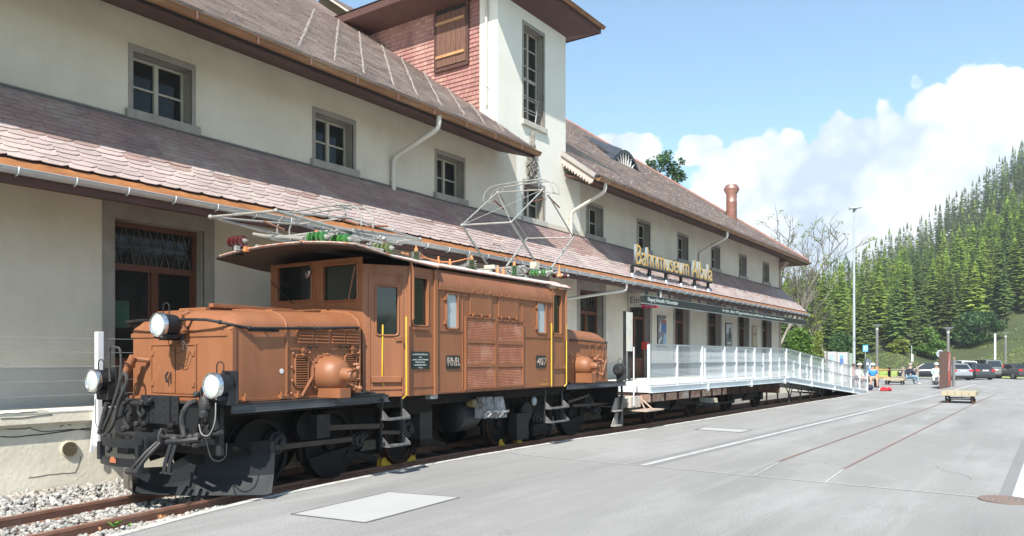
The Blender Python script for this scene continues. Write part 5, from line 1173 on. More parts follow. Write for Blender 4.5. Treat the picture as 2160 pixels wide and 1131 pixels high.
# hoses and pipes on the buffer beam
def hose(px_pts, u, r, nm, m=HOSE, ring=False):
    P_ = []
    for q in px_pts:
        uu = q[2] if len(q) > 2 else u; v, z = FB.front(q[0], q[1], uu); P_.append(Vector((uu, v, z)))
    out = []
    for i in range(len(P_)-1):
        p0 = P_[max(0, i-1)]; p1 = P_[i]; p2 = P_[i+1]; p3 = P_[min(len(P_)-1, i+2)]
        for k in range(6):
            t = k/6; out.append(.5*((2*p1)+(p2-p0)*t+(2*p0-5*p1+4*p2-p3)*t*t+(3*p1-p0-3*p2+p3)*t**3))
    out.append(P_[-1]); mb = MB(FB); mb.tube([tuple(p) for p in out], r, 8); h = mb.build(nm, m, loco, smooth=True)
    if ring:
        mb = MB(FB)
        for a, b in zip(out[::1], out[1::1]):
            n = max(1, int((b-a).length/.022))
            for k in range(n): c = a.lerp(b, k/n); d = (b-a).normalized(); mb.lathe(tuple(c), d, [(0, r*1.18), (.009, r*1.18)], 8)
        mb.build('hose_coil', m, h)
    return h
hose([(256, 800), (254, 742), (245, 733), (232, 735), (231, 760), (232, 805)], -2.05, .014, 'bent_pipe')
hose([(256, 770), (252, 810), (240, 850), (229, 880), (218, 905), (216, 918), (224, 915), (238, 895), (250, 850), (262, 822), (268, 800), (262, 788), (256, 800)], -2.1, .022, 'air_hose', ring=False)
hose([(226, 850), (216, 890), (210, 915)], -2.12, .028, 'air_hose', ring=True)
hose([(230, 915), (232, 940), (230, 950)], -2.1, .026, 'air_hose', ring=True)
hose([(396, 912, -2.0), (386, 905, -2.05), (385, 880, -2.08), (391, 862, -2.08), (402, 850, -2.02), (414, 848, -1.95)], -2.05, .028, 'air_hose', ring=True)
hose([(389, 925, -2.15), (386, 905, -2.1), (384, 885, -2.1), (388, 865, -2.1)], -2.1, .026, 'air_hose', ring=True)
hose([(254, 800), (262, 830), (275, 848), (300, 852), (312, 850)], -1.98, .03, 'air_pipe', BLKG)
hose([(262, 840), (261, 880), (268, 900), (275, 905)], -2.0, .026, 'air_pipe', BLKG)
hose([(240, 885), (255, 878), (270, 862)], -2.0, .022, 'air_pipe', BLKG)
hose([(300, 856), (303, 872), (298, 878), (292, 868), (294, 858)], -1.98, .02, 'air_pipe', BLKG)
hose([(428, 860), (440, 905), (456, 915), (468, 911)], -1.95, .028, 'air_pipe', BLKG)
hose([(425, 870), (424, 830), (432, 815)], -1.95, .024, 'air_pipe', BLKG)
hose([(455, 850), (453, 890), (440, 918), (425, 915), (420, 895)], -2.12, .006, 'thin_cable', TUBE)
hose([(435, 930), (445, 965), (462, 973), (476, 962), (478, 935)], -2.0, .006, 'thin_cable', CABLE)
hose([(202, 842), (201, 880), (205, 900), (220, 905)], -2.15, .005, 'thin_cable', CABLE)
for px, py, u, r in ((434, 858, -2.05, .06), (430, 875, -2.1, .05), (414, 832, -2.0, .035), (262, 905, -2.0, .045), (300, 850, -2.0, .04), (262, 852, -2.0, .035), (229, 950, -2.12, .03), (402, 925, -2.1, .045), (412, 938, -2.1, .04), (288, 895, -1.98, .035), (316, 845, -1.98, .03)):
    v, z = FB.front(px, py, u); mb = MB(FB); mb.lathe((u, v, z-r), (0, 0, 1), [(0, r*.5), (r*.5, r), (r*1.5, r), (r*2, r*.55)], 10); mb.cyl((u-r*.5, v-r*1.3, z), (u, v+r*1.3, z), r*.45, 8); mb.build('valve_casting', BLKG, loco, smooth=True)
v, z = FB.front(434, 858, -2.0); mb = MB(FB); mb.lathe((-2.0, v-.02, z+.02), (.2, -.3, -1), [(-.1, .05), (-.02, .085), (.08, .085), (.12, .06), (.28, .055), (.3, .04)], 14); mb.build('coupling_socket', BLKG, loco, smooth=True)

# ---- running gear
def wheel(fr, u, v, r, side=-1, spokes=True, cw=0., rim=RAILT, par=loco, tread=.10, nm='wheel', faced=None):
    c = fr.w(u, v, r); ax = Vector(fr.w(u, v+side, r))-Vector(fr.w(u, v, r)); n = 28
    mb = MB(); mb.lathe(c, ax, [(-.06, r+.025), (-.04, r+.028), (-.03, r), (.06, r-.005), (.06, r-.06), (.03, r-.065)], n, caps=False); w_ = mb.build(nm, faced or GREASE, par, smooth=True)
    mb = MB(); mb.lathe(c, ax, [(.0, .001), (.0, r-.06)], n, caps=False); mb.build('web_disc', GREASE, w_)
    mb = MB(); mb.lathe(c, ax, [(0, .10), (.07, .10), (.09, .07), (.09, .001)], 14, caps=False); mb.build('hub', GREASE, w_, smooth=True)
    if spokes:
        k = 10; mb = MB()
        for i in range(k):
            a = i*2*math.pi/k; e = Vector(fr.w(u+math.cos(a)*(r-.06), v, r+math.sin(a)*(r-.06)))+ax*.02; s0 = Vector(fr.w(u+math.cos(a)*.08, v, r+math.sin(a)*.08))+ax*.03; mb.tube([tuple(s0), tuple(e)], .028, 5, r2=.022)
        mb.build('spokes', GREASE, w_)
    if cw:
        mb = MB(); pts = [(math.cos(a)*(r+.0)*cw, math.sin(a)*(r+.0)*cw) for a in [rad(200+k*14) for k in range(12)]]; mb.prism(pts, lambda a, b, t: fr.w(u+a, v+side*t, r+b), .05, .10); mb.build('counterweight', GREASE, w_)
    return w_
# front bogie: three coupled axles; frame v position on the near rail
vw = -.56
wheel(FB, -.95, vw, .45, cw=0, spokes=False); wheel(FB, .27, vw, .47, cw=1.02, spokes=False); wheel(FB, 1.82, vw, .40, spokes=False, faced=DRUST)
RBw = [(-2.9, .42, 0), (-1.55, .42, 0), (-.35, .47, 1.02)]
for u, r, cwv in RBw: wheel(RB, u, vw+.02, r, cw=cwv, faced=DRUST if u < -2.5 else None, spokes=False)
for fr, us in ((FB, (-.95, .27, 1.82)), (RB, (-2.9, -1.55, -.35))):
    for u in us: wheel(fr, u, -vw, .45, side=1, spokes=False)
# crank box / slide on front driver, jackshaft
def gbox(fr, u0, u1, v0, v1, z0, z1, nm, m=GREASE, bev=.012): mb = MB(fr); mb.box(u0, u1, v0, v1, z0, z1); return mb.build(nm, m, loco, bevel=bev)
a = FB.side(662, 879, -.80); b = FB.side(687, 919, -.80); gbox(FB, a[0], b[0]+.03, -.86, -.62, b[1]-.02, a[1]+.03, 'crosshead_box', BLKG)
mb = MB(FB); c = FB.side(650, 900, -.72); mb.lathe((c[0], -.62, c[1]), (0, -1, 0), [(0, .20), (.10, .20), (.11, .15)], 20); mb.build('crank_disc', GREASE, loco, smooth=True)
def rod(fr, p, q, v, h, w, nm='coupling_rod', m=RODM):
    a = fr.side(*p, v); b = fr.side(*q, v); mb = MB(fr); mb.hexa([(a[0], v-w, a[1]-h), (b[0], v-w, b[1]-h), (b[0], v, b[1]-h), (a[0], v, a[1]-h)], [(a[0], v-w, a[1]+h), (b[0], v-w, b[1]+h), (b[0], v, b[1]+h), (a[0], v, a[1]+h)]); return mb.build(nm, m, loco, bevel=.008)
rod(FB, (575, 944), (738, 926), -.74, .035, .05); rod(FB, (687, 902), (805, 898), -.74, .038, .05); rod(FB, (800, 912), (850, 912), -.78, .03, .05)
rod(RB, (1195, 848), (1240, 833), -.72, .03, .05); rod(RB, (1205, 856), (1278, 851), -.74, .03, .05)
for p, r in (((745, 924), .06), ((758, 930), .12), ((768, 918), .08), ((862, 905), .17), ((876, 912), .10), ((590, 935), .15), ((1135, 885), .13), ((1275, 852), .06), ((1245, 848), .15), ((1262, 865), .10)):
    fr = FB if p[0] < 700 else (BF if p[0] < 1150 else RB); c = fr.side(*p, -.74); mb = MB(fr); mb.lathe((c[0], -.60, c[1]), (0, -1, 0), [(0, r), (.10, r), (.12, r*.75), (.15, r*.7), (.16, r*.35), (.2, r*.3)], 18); mb.build('axle_boss', BLKG, loco, smooth=True)
# side frames (dark plates with axle boxes) behind the rods
gbox(FB, -1.8, 2.2, -.50, -.46, .42, 1.08, 'side_frame'); gbox(FB, -1.8, 2.2, .46, .50, .42, 1.08, 'side_frame')
gbox(RB, -3.3, .9, -.50, -.46, .42, 1.08, 'side_frame'); gbox(RB, -3.3, .9, .46, .50, .42, 1.08, 'side_frame')
gbox(BF, -3.2, 2.2, -1.0, 1.0, .92, 1.09, 'underframe'); gbox(FB, -1.8, .8, -.9, .9, .98, 1.11, 'underframe'); gbox(RB, -1.4, .9, -.9, .9, .98, 1.11, 'underframe')
gbox(BF, -2.9, 1.7, -.1, .6, .35, .95, 'transformer_tank')
for p0, p1, nm in (((842, 855), (905, 870), 'spring_hanger'), ((880, 868), (906, 925), 'axle_box'), ((880, 925), (905, 935), 'spring_hanger'), ((838, 870), (850, 915), 'axle_box'), ((1085, 872), (1110, 925), 'axle_box'), ((1120, 895), (1150, 915), 'spring_hanger')):
    a = BF.side(*p0, -.8); b = BF.side(*p1, -.8); gbox(BF, a[0], b[0], -.86, -.66, b[1], a[1], nm, BLKG if 'axle' in nm else GREASE)
for p0, p1 in (((720, 965), (790, 970)), ((880, 935), (935, 940)), ((1105, 912), (1160, 905))):
    a = BF.side(*p0, -.7); b = BF.side(*p1, -.7); mb = MB(BF); mb.hexa([(a[0], -.74, max(.12, a[1]-.03)), (b[0], -.74, max(.12, b[1]-.03)), (b[0], -.68, max(.12, b[1]-.03)), (a[0], -.68, max(.12, a[1]-.03))], [(a[0]+.1, -.74, a[1]+.1), (b[0], -.74, b[1]+.06), (b[0], -.68, b[1]+.06), (a[0]+.1, -.68, a[1]+.1)]); mb.build('brake_hanger', GREASE, loco)
# brake shoes beside wheels
for fr, u, r in ((FB, .27, .47), (FB, 1.82, .4), (RB, -2.9, .42), (RB, -1.55, .42), (RB, -.35, .47)):
    for sg in (-1, 1):
        mb = MB(fr); pts = [(math.cos(a)*(r+.03), math.sin(a)*(r+.03)) for a in [rad((180 if sg < 0 else 0)+k*sg*-1*10-10) for k in range(-1, 4)]]+[(math.cos(a)*(r+.09), math.sin(a)*(r+.09)) for a in [rad((180 if sg < 0 else 0)+k*sg*-1*10-10) for k in range(3, -2, -1)]]
        mb.prism(pts, lambda a, b, t: (u+a, -.52-t, r+b), 0, .07); mb.tube([(u+sg*(r+.07), -.56, r*.9), (u+sg*(r+.03), -.56, .98)], .02, 5); mb.build('brake_shoe', GREASE, loco)
# air tanks under the body
c = BF.side(985, 882, -.85); 
mb = MB(BF); mb.lathe((c[0]-.35, -.75, c[1]+.05), (1, 0, 0), [(0, .20), (.04, .27), (.5, .27), (.62, .22), (.66, .1)], 24); mb.build('air_reservoir', BLK, loco, smooth=True)
c = BF.side(1123, 868, -.8); mb = MB(BF); mb.lathe((c[0]-.1, -.66, c[1]), (0, -1, 0), [(0, .19), (.08, .19), (.1, .12)], 24); mb.build('air_reservoir', BLKG, loco, smooth=True)
c = BF.side(1004, 851, -1.1); mb = MB(BF); mb.lathe((c[0], -.95, c[1]), (0, -1, 0), [(0, .07), (.12, .07), (.125, .045), (.14, .045)], 14); mb.build('lamp_socket', mat('olive_brass', (.22, .18, .08), (.15, .12, .06), 4, .5), loco, smooth=True)
BOXW = mat('weathered_white_box', (.30, .30, .29), (.10, .10, .10), 14., .6, dirt=(.45, .45, .44), dsc=5., damt=.9)
for x0, x1 in ((1023, 1046), (1048, 1069)):
    a = BF.side(x0, 838, -1.2); b = BF.side(x1, 880, -1.2); mb = MB(BF); mb.hexa([(a[0]-.05, -1.22, b[1]), (b[0]+.0, -1.22, b[1]), (b[0], -1.0, b[1]), (a[0]-.05, -1.0, b[1])], [(a[0]+.02, -1.14, a[1]), (b[0]-.02, -1.14, a[1]), (b[0]-.02, -1.0, a[1]), (a[0]+.02, -1.0, a[1])]); bo = mb.build('sand_box', BOXW, loco, bevel=.012)
    mb = MB(BF); mb.box(a[0]-.05, b[0]+.0, -1.25, -1.20, b[1]+.09, b[1]+.13); mb.tube([(a[0]+.02, -1.24, b[1]+.02), (a[0]+.1, -1.26, b[1]+.08)], .012, 5); mb.build('lid_bar', BOXW, bo)
c = BF.side(1126, 846, -1.15); mb = MB(BF); mb.sph((c[0], -1.15, c[1]), .06, 10, 6, 1.5); mb.build('oil_cup', GALV, loco, smooth=True)
c = BF.side(915, 838, -1.3); gbox(BF, c[0]-.09, c[0]+.08, -1.32, -1.2, 1.03, 1.10, 'jacking_pad', GALV)
# access ladders
def ladder(us0, us1, zt, zm, zb, nm='step_ladder', fr=BF, v=-1.30):
    mb = MB(fr)
    mb.hexa([(us0-.01, v-.0, zb), (us0+.02, v, zb), (us0+.02, v+.02, zb), (us0-.01, v+.02, zb)], [(us0+.03, v+.0, zt), (us0+.06, v, zt), (us0+.06, v+.02, zt), (us0+.03, v+.02, zt)]); mb.box(us1-.03, us1, v, v+.02, zb, zt); l = mb.build(nm, BLK, loco)
    for z in (zm, zb):
        mb = MB(fr); mb.box(us0+.02, us1-.0, v-.14, v+.0, z-.012, z+.012); mb.build('step', mat('worn_step', (.20, .195, .19), (.09, .09, .09), 12., .5, .3), l)
        for u, s in ((us0+.03, 1), (us1-.02, 1)): mb = MB(fr); mb.add([(u, v-.14, z+.01), (u, v, z+.01), (u, v, z+.13), (u+.006, v-.14, z+.01), (u+.006, v, z+.01), (u+.006, v, z+.13)], [(0, 1, 2), (5, 4, 3), (0, 1, 4, 3), (1, 2, 5, 4), (2, 0, 3, 5)]); mb.build('step_bracket', MATS['worn_step'], l)
        for u in (us1-.015,): mb = MB(fr); mb.tube([(u, v-.14, z+.02), (u, v-.01, z+.12)], .01, 5); mb.build('step_bracket', MATS['worn_step'], l)
ladder(-3.46, -2.99, 1.09, .80, .43); ladder(1.03, 1.74, 1.05, .70, .44)
# rear end: ladder, plough post, rear lamp
c = RB.side(1308, 780, -1.05); ax = Vector(RB.w(1, 0))-Vector(RB.w(0, 0))
mb = MB(); p = Vector(RB.w(c[0], -1.05, c[1])); mb.lathe(p, ax, [(-.14, .09), (-.1, .125), (.05, .135), (.08, .12), (.082, .001)], 24); rl_ = mb.build('rear_headlight', BLKG, loco, smooth=True)
mb = MB(); 
for k in range(4): mb.lathe(p-ax*(.11-.03*k), ax, [(0, .13), (.008, .13)], 20)
mb.build('cooling_fins', BLK, rl_)
mb = MB(RB); mb.tube([(c[0], -1.1, c[1]+.12), (c[0], -1.1, c[1]+.22), (c[0], -1.05, c[1]+.26), (c[0], -1.0, c[1]+.22), (c[0], -1.0, c[1]+.12)], .008, 5); mb.build('carry_handle', BLK, rl_)
mb = MB(RB); mb.box(c[0]-.05, c[0]+.05, -1.1, -.98, 1.12, c[1]-.1); mb.tube([(c[0]-.06, -1.12, 1.14), (c[0]-.02, -1.12, c[1])], .018, 6); mb.build('lamp_stand', BLKG, rl_)
a = RB.side(1311, 820, -1.1); b = RB.side(1312, 910, -1.1)
mb = MB(RB); mb.tube([(a[0], -1.1, 1.05), (a[0]+.03, -1.1, .8), (b[0], -1.1, .12)], .028, 6); mb.tube([(a[0]+.05, -1.05, .8), (a[0]+.02, -1.05, .1)], .02, 6); mb.build('rear_post', BLKG, loco)
for z in (.45, .12): mb = MB(RB); mb.box(a[0]-.32, a[0]+.0, -1.12, -1.0, z, z+.03); mb.hexa([(a[0]-.32, -1.02, z), (a[0], -1.02, z), (a[0], -1.0, z), (a[0]-.32, -1.0, z)], [(a[0]-.12, -1.02, z+.3), (a[0], -1.02, z+.3), (a[0], -1.0, z+.3), (a[0]-.12, -1.0, z+.3)]); mb.build('rear_step', mat('dusty_pale_steel', (.30, .28, .25), (.22, .2, .18), 5, .6), loco)
mb = MB(RB); mb.box(1.0, 1.06, -1.0, 1.0, .55, 1.1); mb.build('buffer_beam', BLK, loco)
# rear bonnet fittings
mb = MB(); ring = [RB.w(-1.0, -.99, 2.02), RB.w(-.2, -.99, 2.0), RB.w(.5, -.99, 1.97), RB.w(.72, -.9, 2.0), RB.w(.82, -.6, 2.02), RB.w(.82, .6, 2.02), RB.w(.7, .95, 2.0)]; mb.tube(ring, .016, 8); mb.build('grab_pipe', BLK, loco, smooth=True)
bx(mRS, -1.0, .58, 1.66, 1.69, -.014, 0).build('moulding', OR, loco)
for u in (-.02, .30, .58): bx(mRS, u-.012, u+.012, 1.17, 2.0, -.014, 0).build('joint_strip', OR, loco)
bx(mRS, -1.0, .6, 1.13, 1.17, -.03, 0).build('flange', OR, loco)
for k in range(3): mb = MB(); mb.tube([mRS(-.25+k*.3, 2.0, -.03), mRS(-.2+k*.3, 1.72, -.03)], .008, 4); mb.build('stay_wire', OR, loco)
mb = MB(RB); mb.tube([(.02, -.98, 1.6), (.12, -1.0, 1.72), (.1, -1.0, 1.5), (.05, -.98, 1.35)], .02, 6); mb.sph((.0, -1.0, 1.62), .05, 8, 5); mb.sph((-.05, -1.0, 1.3), .05, 8, 5); mb.tube([(.38, -.97, 1.25), (.42, -1.0, 1.5), (.5, -1.0, 1.6)], .014, 5); mb.tube([(.35, -.97, 1.75), (.36, -.99, 1.3)], .016, 5); mb.build('pipe_fitting', OR, loco, smooth=True)
bxF(-.3, .0, -.2, .1, 2.28, 2.33, OR, 'roof_hatch', fr=RB)
# windscreen wiper and driver's lamp in the cab window
a, za_ = N_(577, 595); b, zb2 = N_(620, 640); mb = MB(); mb.tube([mpN(a, za_, -.05), mpN(b, zb2, -.03)], .008, 5); mb.build('wiper', BLK, loco)
a, za_ = N_(738, 632); b, zb2 = N_(752, 562); mb = MB(); mb.tube([mpN(a, za_, -.03), mpN(b, zb2, -.03)], .010, 5); mb.build('wiper', OR, loco)
a, za_ = N_(652, 577); mb = MB(); ax = Vector(BF.w(-1, 0))-Vector(BF.w(0, 0)); mb.lathe(mpN(a, za_, .03), ax, [(0, .03), (.05, .075), (.09, .085), (.10, .07), (.10, .02), (.11, .001)], 16); mb.build('cab_lamp', mat('dark_chrome', (.25, .22, .22), (.2, .18, .18), 4, .15, .9), loco, smooth=True)
bx(mpN, .93, .97, ZB+.9, ZT, -.008, 0).build('centre_post', ORD, loco) if False else sbox(.94, .975, 2.0, ZT, -.008, 0, mpN).build('centre_post', OR, loco)
mb = MB(); mb.tube([mpD(LD-.16, 2.86, -.03), mpD(LD-.14, 2.78, -.06), mpD(LD-.14, 2.70, -.05)], .014, 6); mb.build('gutter_hook', OR, loco)

# ---- roof equipment
def RP(px, py, v): u, z = BF.side(px, py, v); return BF.w(u, v, z)
def insul(p, ax, L_, r, n, m, nm='insulator', par=loco):
    n = n+1; prof = [(0, r*.45)]
    for k in range(n):
        a = L_*(k+.15)/n; b = L_*(k+.55)/n; c = L_*(k+.9)/n; prof += [(a, r*.48), (a+L_*.02, r*.9), (b, r), (b+L_*.06/n, r*.9), (c, r*.48)]
    prof += [(L_, r*.45)]; mb = MB(); mb.lathe(p, ax, prof, 16); return mb.build(nm, m, par, smooth=True)
up = (0, 0, 1); across = Vector(BF.w(0, -1))-Vector(BF.w(0, 0)); along = Vector(BF.w(1, 0))-Vector(BF.w(0, 0))
# upright insulators on near roof half: (px base, py base, height px, material)
for px, pb_, pt, m, rr_ in ((878, 553, 530, OLIVEI, .075), (995, 571, 548, OLIVEI, .085), (1085, 583, 560, GREENI, .08)):
    v = -1.0; a = RP(px, pb_, v); b = RP(px, pt, v); o = insul(a, up, b[2]-a[2], rr_, 4, m, 'upright_insulator'); mb = MB(); mb.lathe(b, up, [(-.01, .03), (.03, .03), (.05, .015), (.08, .015)], 8); mb.build('terminal', ORB, o); mb = MB(); mb.lathe(a, up, [(-.04, .05), (.02, .045)], 10); mb.build('insulator_base', ORB, o)
for px, pb_ in ((925, 561), (949, 566), (1050, 580), (1062, 582)):
    a = RP(px, pb_, -1.0); mb = MB(); mb.lathe(a, up, [(-.02, .055), (.03, .05), (.035, .03), (.09, .03), (.1, .015), (.15, .015)], 8); mb.build('terminal_post', ORB, loco)
bus = [(848, 538), (862, 540), (872, 531), (880, 530), (893, 541), (910, 549), (925, 552), (949, 554), (968, 550), (985, 546), (995, 545)]
mb = MB(); mb.tube([RP(x, y, -1.0) for x, y in bus[3:]], .012, 6); mb.tube([RP(x, y, -.95) for x, y in ((880, 543), (900, 545), (930, 552), (950, 553))], .012, 6); mb.tube([RP(x, y, -1.0) for x, y in ((848, 533), (862, 538), (860, 534))], .012, 6); mb.build('copper_bus_bar', ORB, loco, smooth=True)
# horizontal green insulators carrying the front pantograph (axes across)
for px, py, m, r, v, n in ((690, 499, GREENI, .085, -.75, 3), (740, 504, GREENI, .085, -.85, 2), (827, 523, OLIVEI, .085, -1.0, 3), (518, 508, MAROON, .085, .75, 3), (808, 525, OLIVEI, .06, -.7, 2)):
    p = Vector(RP(px, py, v)); o = insul(tuple(p-across*.02), tuple(-across), .34, r, n, m, 'pantograph_insulator'); mb = MB(); mb.lathe(tuple(p-across*.02), tuple(across), [(0, .035), (.03, .03), (.035, .012), (.06, .012)], 10); mb.build('insulator_bolt', TUBE, o)
    mb = MB(); q = p-across*.17; zr = roofz(v+.17, 0); mb.box(q.x-.05, q.x+.05, q.y-.06, q.y+.06, zr, q.z-.02); mb.build('insulator_stand', BLK, o)
for px, py, m, v in ((1152, 575, GREENI, -.8), (1164, 573, GREENI, -.6), (1138, 575, GREENI, -.9), (1185, 580, MAROON, -.75), (1198, 582, MAROON, -.55), (1128, 574, MAROON, -.5)):
    p = Vector(RP(px, py, v)); o = insul(tuple(p), tuple(-across), .22, .065, 2, m, 'pantograph_insulator'); mb = MB(); mb.lathe(tuple(p), tuple(across), [(0, .03), (.03, .02)], 8); mb.build('insulator_bolt', TUBE, o)
c = RP(1180, 578, -1.1); mb = MB(); mb.lathe(c, up, [(-.05, .06), (0, .05), (.02, .02), (.18, .012)], 8); mb.build('orange_horn', ORB, loco)
# raised rear pantograph
def T(pts, r, nm, m=TUBE, par=None, n=7): mb = MB(); mb.tube(pts, r, n); return mb.build(nm, m, par or loco, smooth=True)
VN, VF = -.53, .53
kf_f, kf_n = RP(974, 475, VF), RP(1078, 469, VN); kr_f, kr_n = RP(1112, 503, VF), RP(1209.5, 501, VN)
ff_f, ff_n = RP(1027.5, 558, VF), RP(1128, 551, VN); fr_f, fr_n = RP(1068, 562, VF), RP(1162.5, 566, VN)
tp_f, tp_n = RP(1049, 406, VF), RP(1145, 400, VN); tq_f, tq_n = RP(1052, 408, VF), RP(1156, 411, VN)
pan = T([kf_f, kf_n], .018, 'pantograph_frame'); T([kr_f, kr_n], .015, 'knee_tube', par=pan)
for a, b, r in ((ff_f, kf_f, .024), (ff_n, kf_n, .024), (fr_f, kr_f, .024), (fr_n, kr_n, .024)): T([a, b], r, 'lower_arm', TUBE, pan)
for a, b in ((kf_f, tp_f), (kf_n, tp_n), (kr_f, tq_f), (kr_n, tq_n)): T([a, b], .015, 'upper_arm', TUBE, pan)
T([kf_f, tp_n], .006, 'brace_wire', TUBE, pan, 4); T([kf_n, tp_f], .008, 'brace_wire', TUBE, pan, 4); T([kr_f, tq_n], .006, 'brace_wire', TUBE, pan, 4)
T([tp_f, tp_n], .014, 'top_tube', TUBE, pan)
za_ = RP(1041, 391, VF)[2]; zn = RP(1157, 385, VN)[2]
bowpts = lambda du, dz: [BF.w(2.25+du, v, 5.30+z+dz) for v, z in ((.86, -.30), (.86, -.20), (.80, -.09), (.70, -.02), (.55, .01), (0, .02), (-.55, .01), (-.70, -.02), (-.80, -.09), (-.86, -.20), (-.86, -.30))]
T(bowpts(-.12, 0), .014, 'contact_bow', TUBE, pan); T(bowpts(.12, .0), .014, 'contact_bow', TUBE, pan)
for v in (.45, -.45): T([BF.w(2.13, v, 5.29), BF.w(2.37, v, 5.29)], .014, 'bow_link', TUBE, pan); T([BF.w(2.25, v, 5.29), BF.w(2.25, v, 5.16)], .014, 'bow_link', TUBE, pan)
for v in (.86, -.86): T([BF.w(2.13, v, 5.0), BF.w(2.37, v, 5.0)], .008, 'bow_link', TUBE, pan); T([BF.w(2.25, v, 5.0), BF.w(2.25, v*.6, 5.08)], .008, 'bow_link', TUBE, pan)
for v, a, b in ((VF, kf_f, tp_f), (VN, kf_n, tp_n)):
    pass
T([RP(1042, 422, VF), RP(1063, 442, VF)], .018, 'spring_strut', RUST, pan); T([RP(1158, 416, VN), RP(1180, 438, VN)], .016, 'spring_strut', RUST, pan); T([RP(1148, 420, VN), RP(1124, 425, VN)], .014, 'spring_strut', RUST, pan)
for p in (kf_f, kf_n, kr_f, kr_n, tp_f, tp_n, tq_n): mb = MB(); mb.sph(p, .032, 8, 5); mb.build('joint', TUBE, pan, smooth=True)
# base frames, springs, boxes for both pantographs
def base(uc, par, nm):
    for v in (-.62, .62): T([BF.w(uc-.75, v, 3.42), BF.w(uc+.75, v, 3.42)], .022, 'base_tube', TUBE, par)
    for u in (-.65, -.2, .2, .65): T([BF.w(uc+u, -.68, 3.44), BF.w(uc+u, .68, 3.44)], .020, 'cross_tube', TUBE, par)
    for v in (-.25, .2):
        mb = MB(); pts = []
        for k in range(120): a = k*1.0; pts.append(BF.w(uc-.55+k*.0062, v+.05*math.cos(a), 3.42+.05*math.sin(a)))
        mb.tube(pts, .010, 4); mb.build('coil_spring', TUBE, par)
    for k in range(26):
        u, v = uc+R.uniform(-.7, .7), R.choice((-.6, -.3, .0, .3, .6))+R.uniform(-.08, .08); mb = MB(BF); s_ = R.uniform(.02, .045)
        if R.random() < .5: mb.cyl((u-s_, v, 3.42+R.uniform(-.05, .05)), (u+s_*1.5, v+s_, 3.44), s_, 7)
        else: mb.box(u-s_, u+s_, v-s_*.6, v+s_*.6, 3.34, 3.34+s_*3)
        mb.build('clamp_fitting', R.choice((TUBE, TUBE, BLKG, ORB)), par, bevel=.004)
base(2.0-.0, pan, 'r')
mb = MB(BF); c = BF.side(1035, 562, .1); mb.box(1.55, 1.75, .2, .45, 3.38, 3.55); mb.build('junction_box', mat('cream_box', (.55, .50, .38), (.48, .43, .33), 3, .6), pan, bevel=.01); mb = MB(BF); mb.box(2.05, 2.2, -.5, -.35, 3.46, 3.62); mb.build('junction_box', MATS['cream_box'], pan, bevel=.01)
# lowered front pantograph
k_fn, k_ff = RP(582, 445, -.62), RP(444, 458, .62); k_rn = RP(886, 505, -.62)
k_rf = BF.w(-1.77, .62, 3.56)
fp = T([k_ff, k_fn], .02, 'pantograph_frame'); T([k_rn, k_rf], .018, 'knee_tube', par=fp)
m_n = BF.w(-2.9, -.62, 3.46); m_f = BF.w(-3.1, .62, 3.46)
T([k_fn, BF.w(-3.55, -.62, 3.47), m_n], .024, 'lower_arm', TUBE, fp); T([k_ff, m_f], .022, 'lower_arm', TUBE, fp)
T([k_rn, BF.w(-3.3, -.62, 3.50)], .022, 'lower_arm', TUBE, fp); T([k_rf, BF.w(-3.3, .62, 3.50)], .022, 'lower_arm', TUBE, fp)
pz = 3.74
T([k_fn, BF.w(-3.15, -.5, pz-.05)], .015, 'upper_arm', TUBE, fp); T([k_ff, BF.w(-3.15, .5, pz-.05)], .015, 'upper_arm', TUBE, fp)
T([k_rn, BF.w(-3.4, -.5, pz-.05)], .015, 'upper_arm', TUBE, fp); T([k_rf, BF.w(-3.4, .5, pz-.05)], .015, 'upper_arm', TUBE, fp)
for du in (-.12, .12):
    T([BF.w(-3.28+du, v, pz+.10+z) for v, z in ((.88, -.30), (.88, -.18), (.82, -.08), (.7, -.01), (.5, .02), (0, .03), (-.5, .02), (-.70, -.01), (-.82, -.08), (-.88, -.18), (-.88, -.32))], .014, 'contact_bow', TUBE, fp)
for v in (.45, -.45): T([BF.w(-3.4, v, pz+.1), BF.w(-3.16, v, pz+.1)], .014, 'bow_link', TUBE, fp); T([BF.w(-3.28, v, pz+.1), BF.w(-3.28, v, pz-.05)], .014, 'bow_link', TUBE, fp)
T([BF.w(-3.28, -.5, pz-.05), BF.w(-3.28, .5, pz-.05)], .014, 'top_tube', TUBE, fp)
T([RP(702, 455, -.3), RP(757, 474, -.75)], .016, 'spring_strut', RUST, fp); T([RP(770, 478, -.7), RP(818, 477, -.9)], .016, 'spring_strut', RUST, fp)
T([RP(555, 466, .1), RP(600, 485, -.1)], .014, 'spring_strut', RUST, fp)
for p in (k_fn, k_ff, k_rn): mb = MB(); mb.sph(p, .035, 8, 5); mb.build('joint', TUBE, fp, smooth=True)
base(-3.0, fp, 'f')
T([RP(640, 503, -.5), RP(560, 498, .3), RP(535, 494, .6)], .024, 'base_tube', TUBE, fp)
T([RP(740, 498, -.8), RP(805, 512, -1.0)], .016, 'base_tube', TUBE, fp); T([RP(738, 514, -.95), RP(808, 528, -1.05)], .02, 'base_tube', TUBE, fp)
for k, (px, py) in enumerate(((500, 523), (520, 525), (545, 521), (575, 520))): mb = MB(); p = RP(px, py, .6); mb.box(p[0]-.03, p[0]+.03, p[1]-.03, p[1]+.03, p[2]-.04, p[2]+.03); mb.build('roof_cleat', ORB if k % 2 else TUBE, loco)
mb = MB(BF); mb.box(-3.3, -2.3, -.45, .5, 3.24, 3.36); mb.build('roof_equipment_tray', mat('dusty_grey_tray', (.26, .25, .23), (.2, .19, .17), 4, .7), loco)

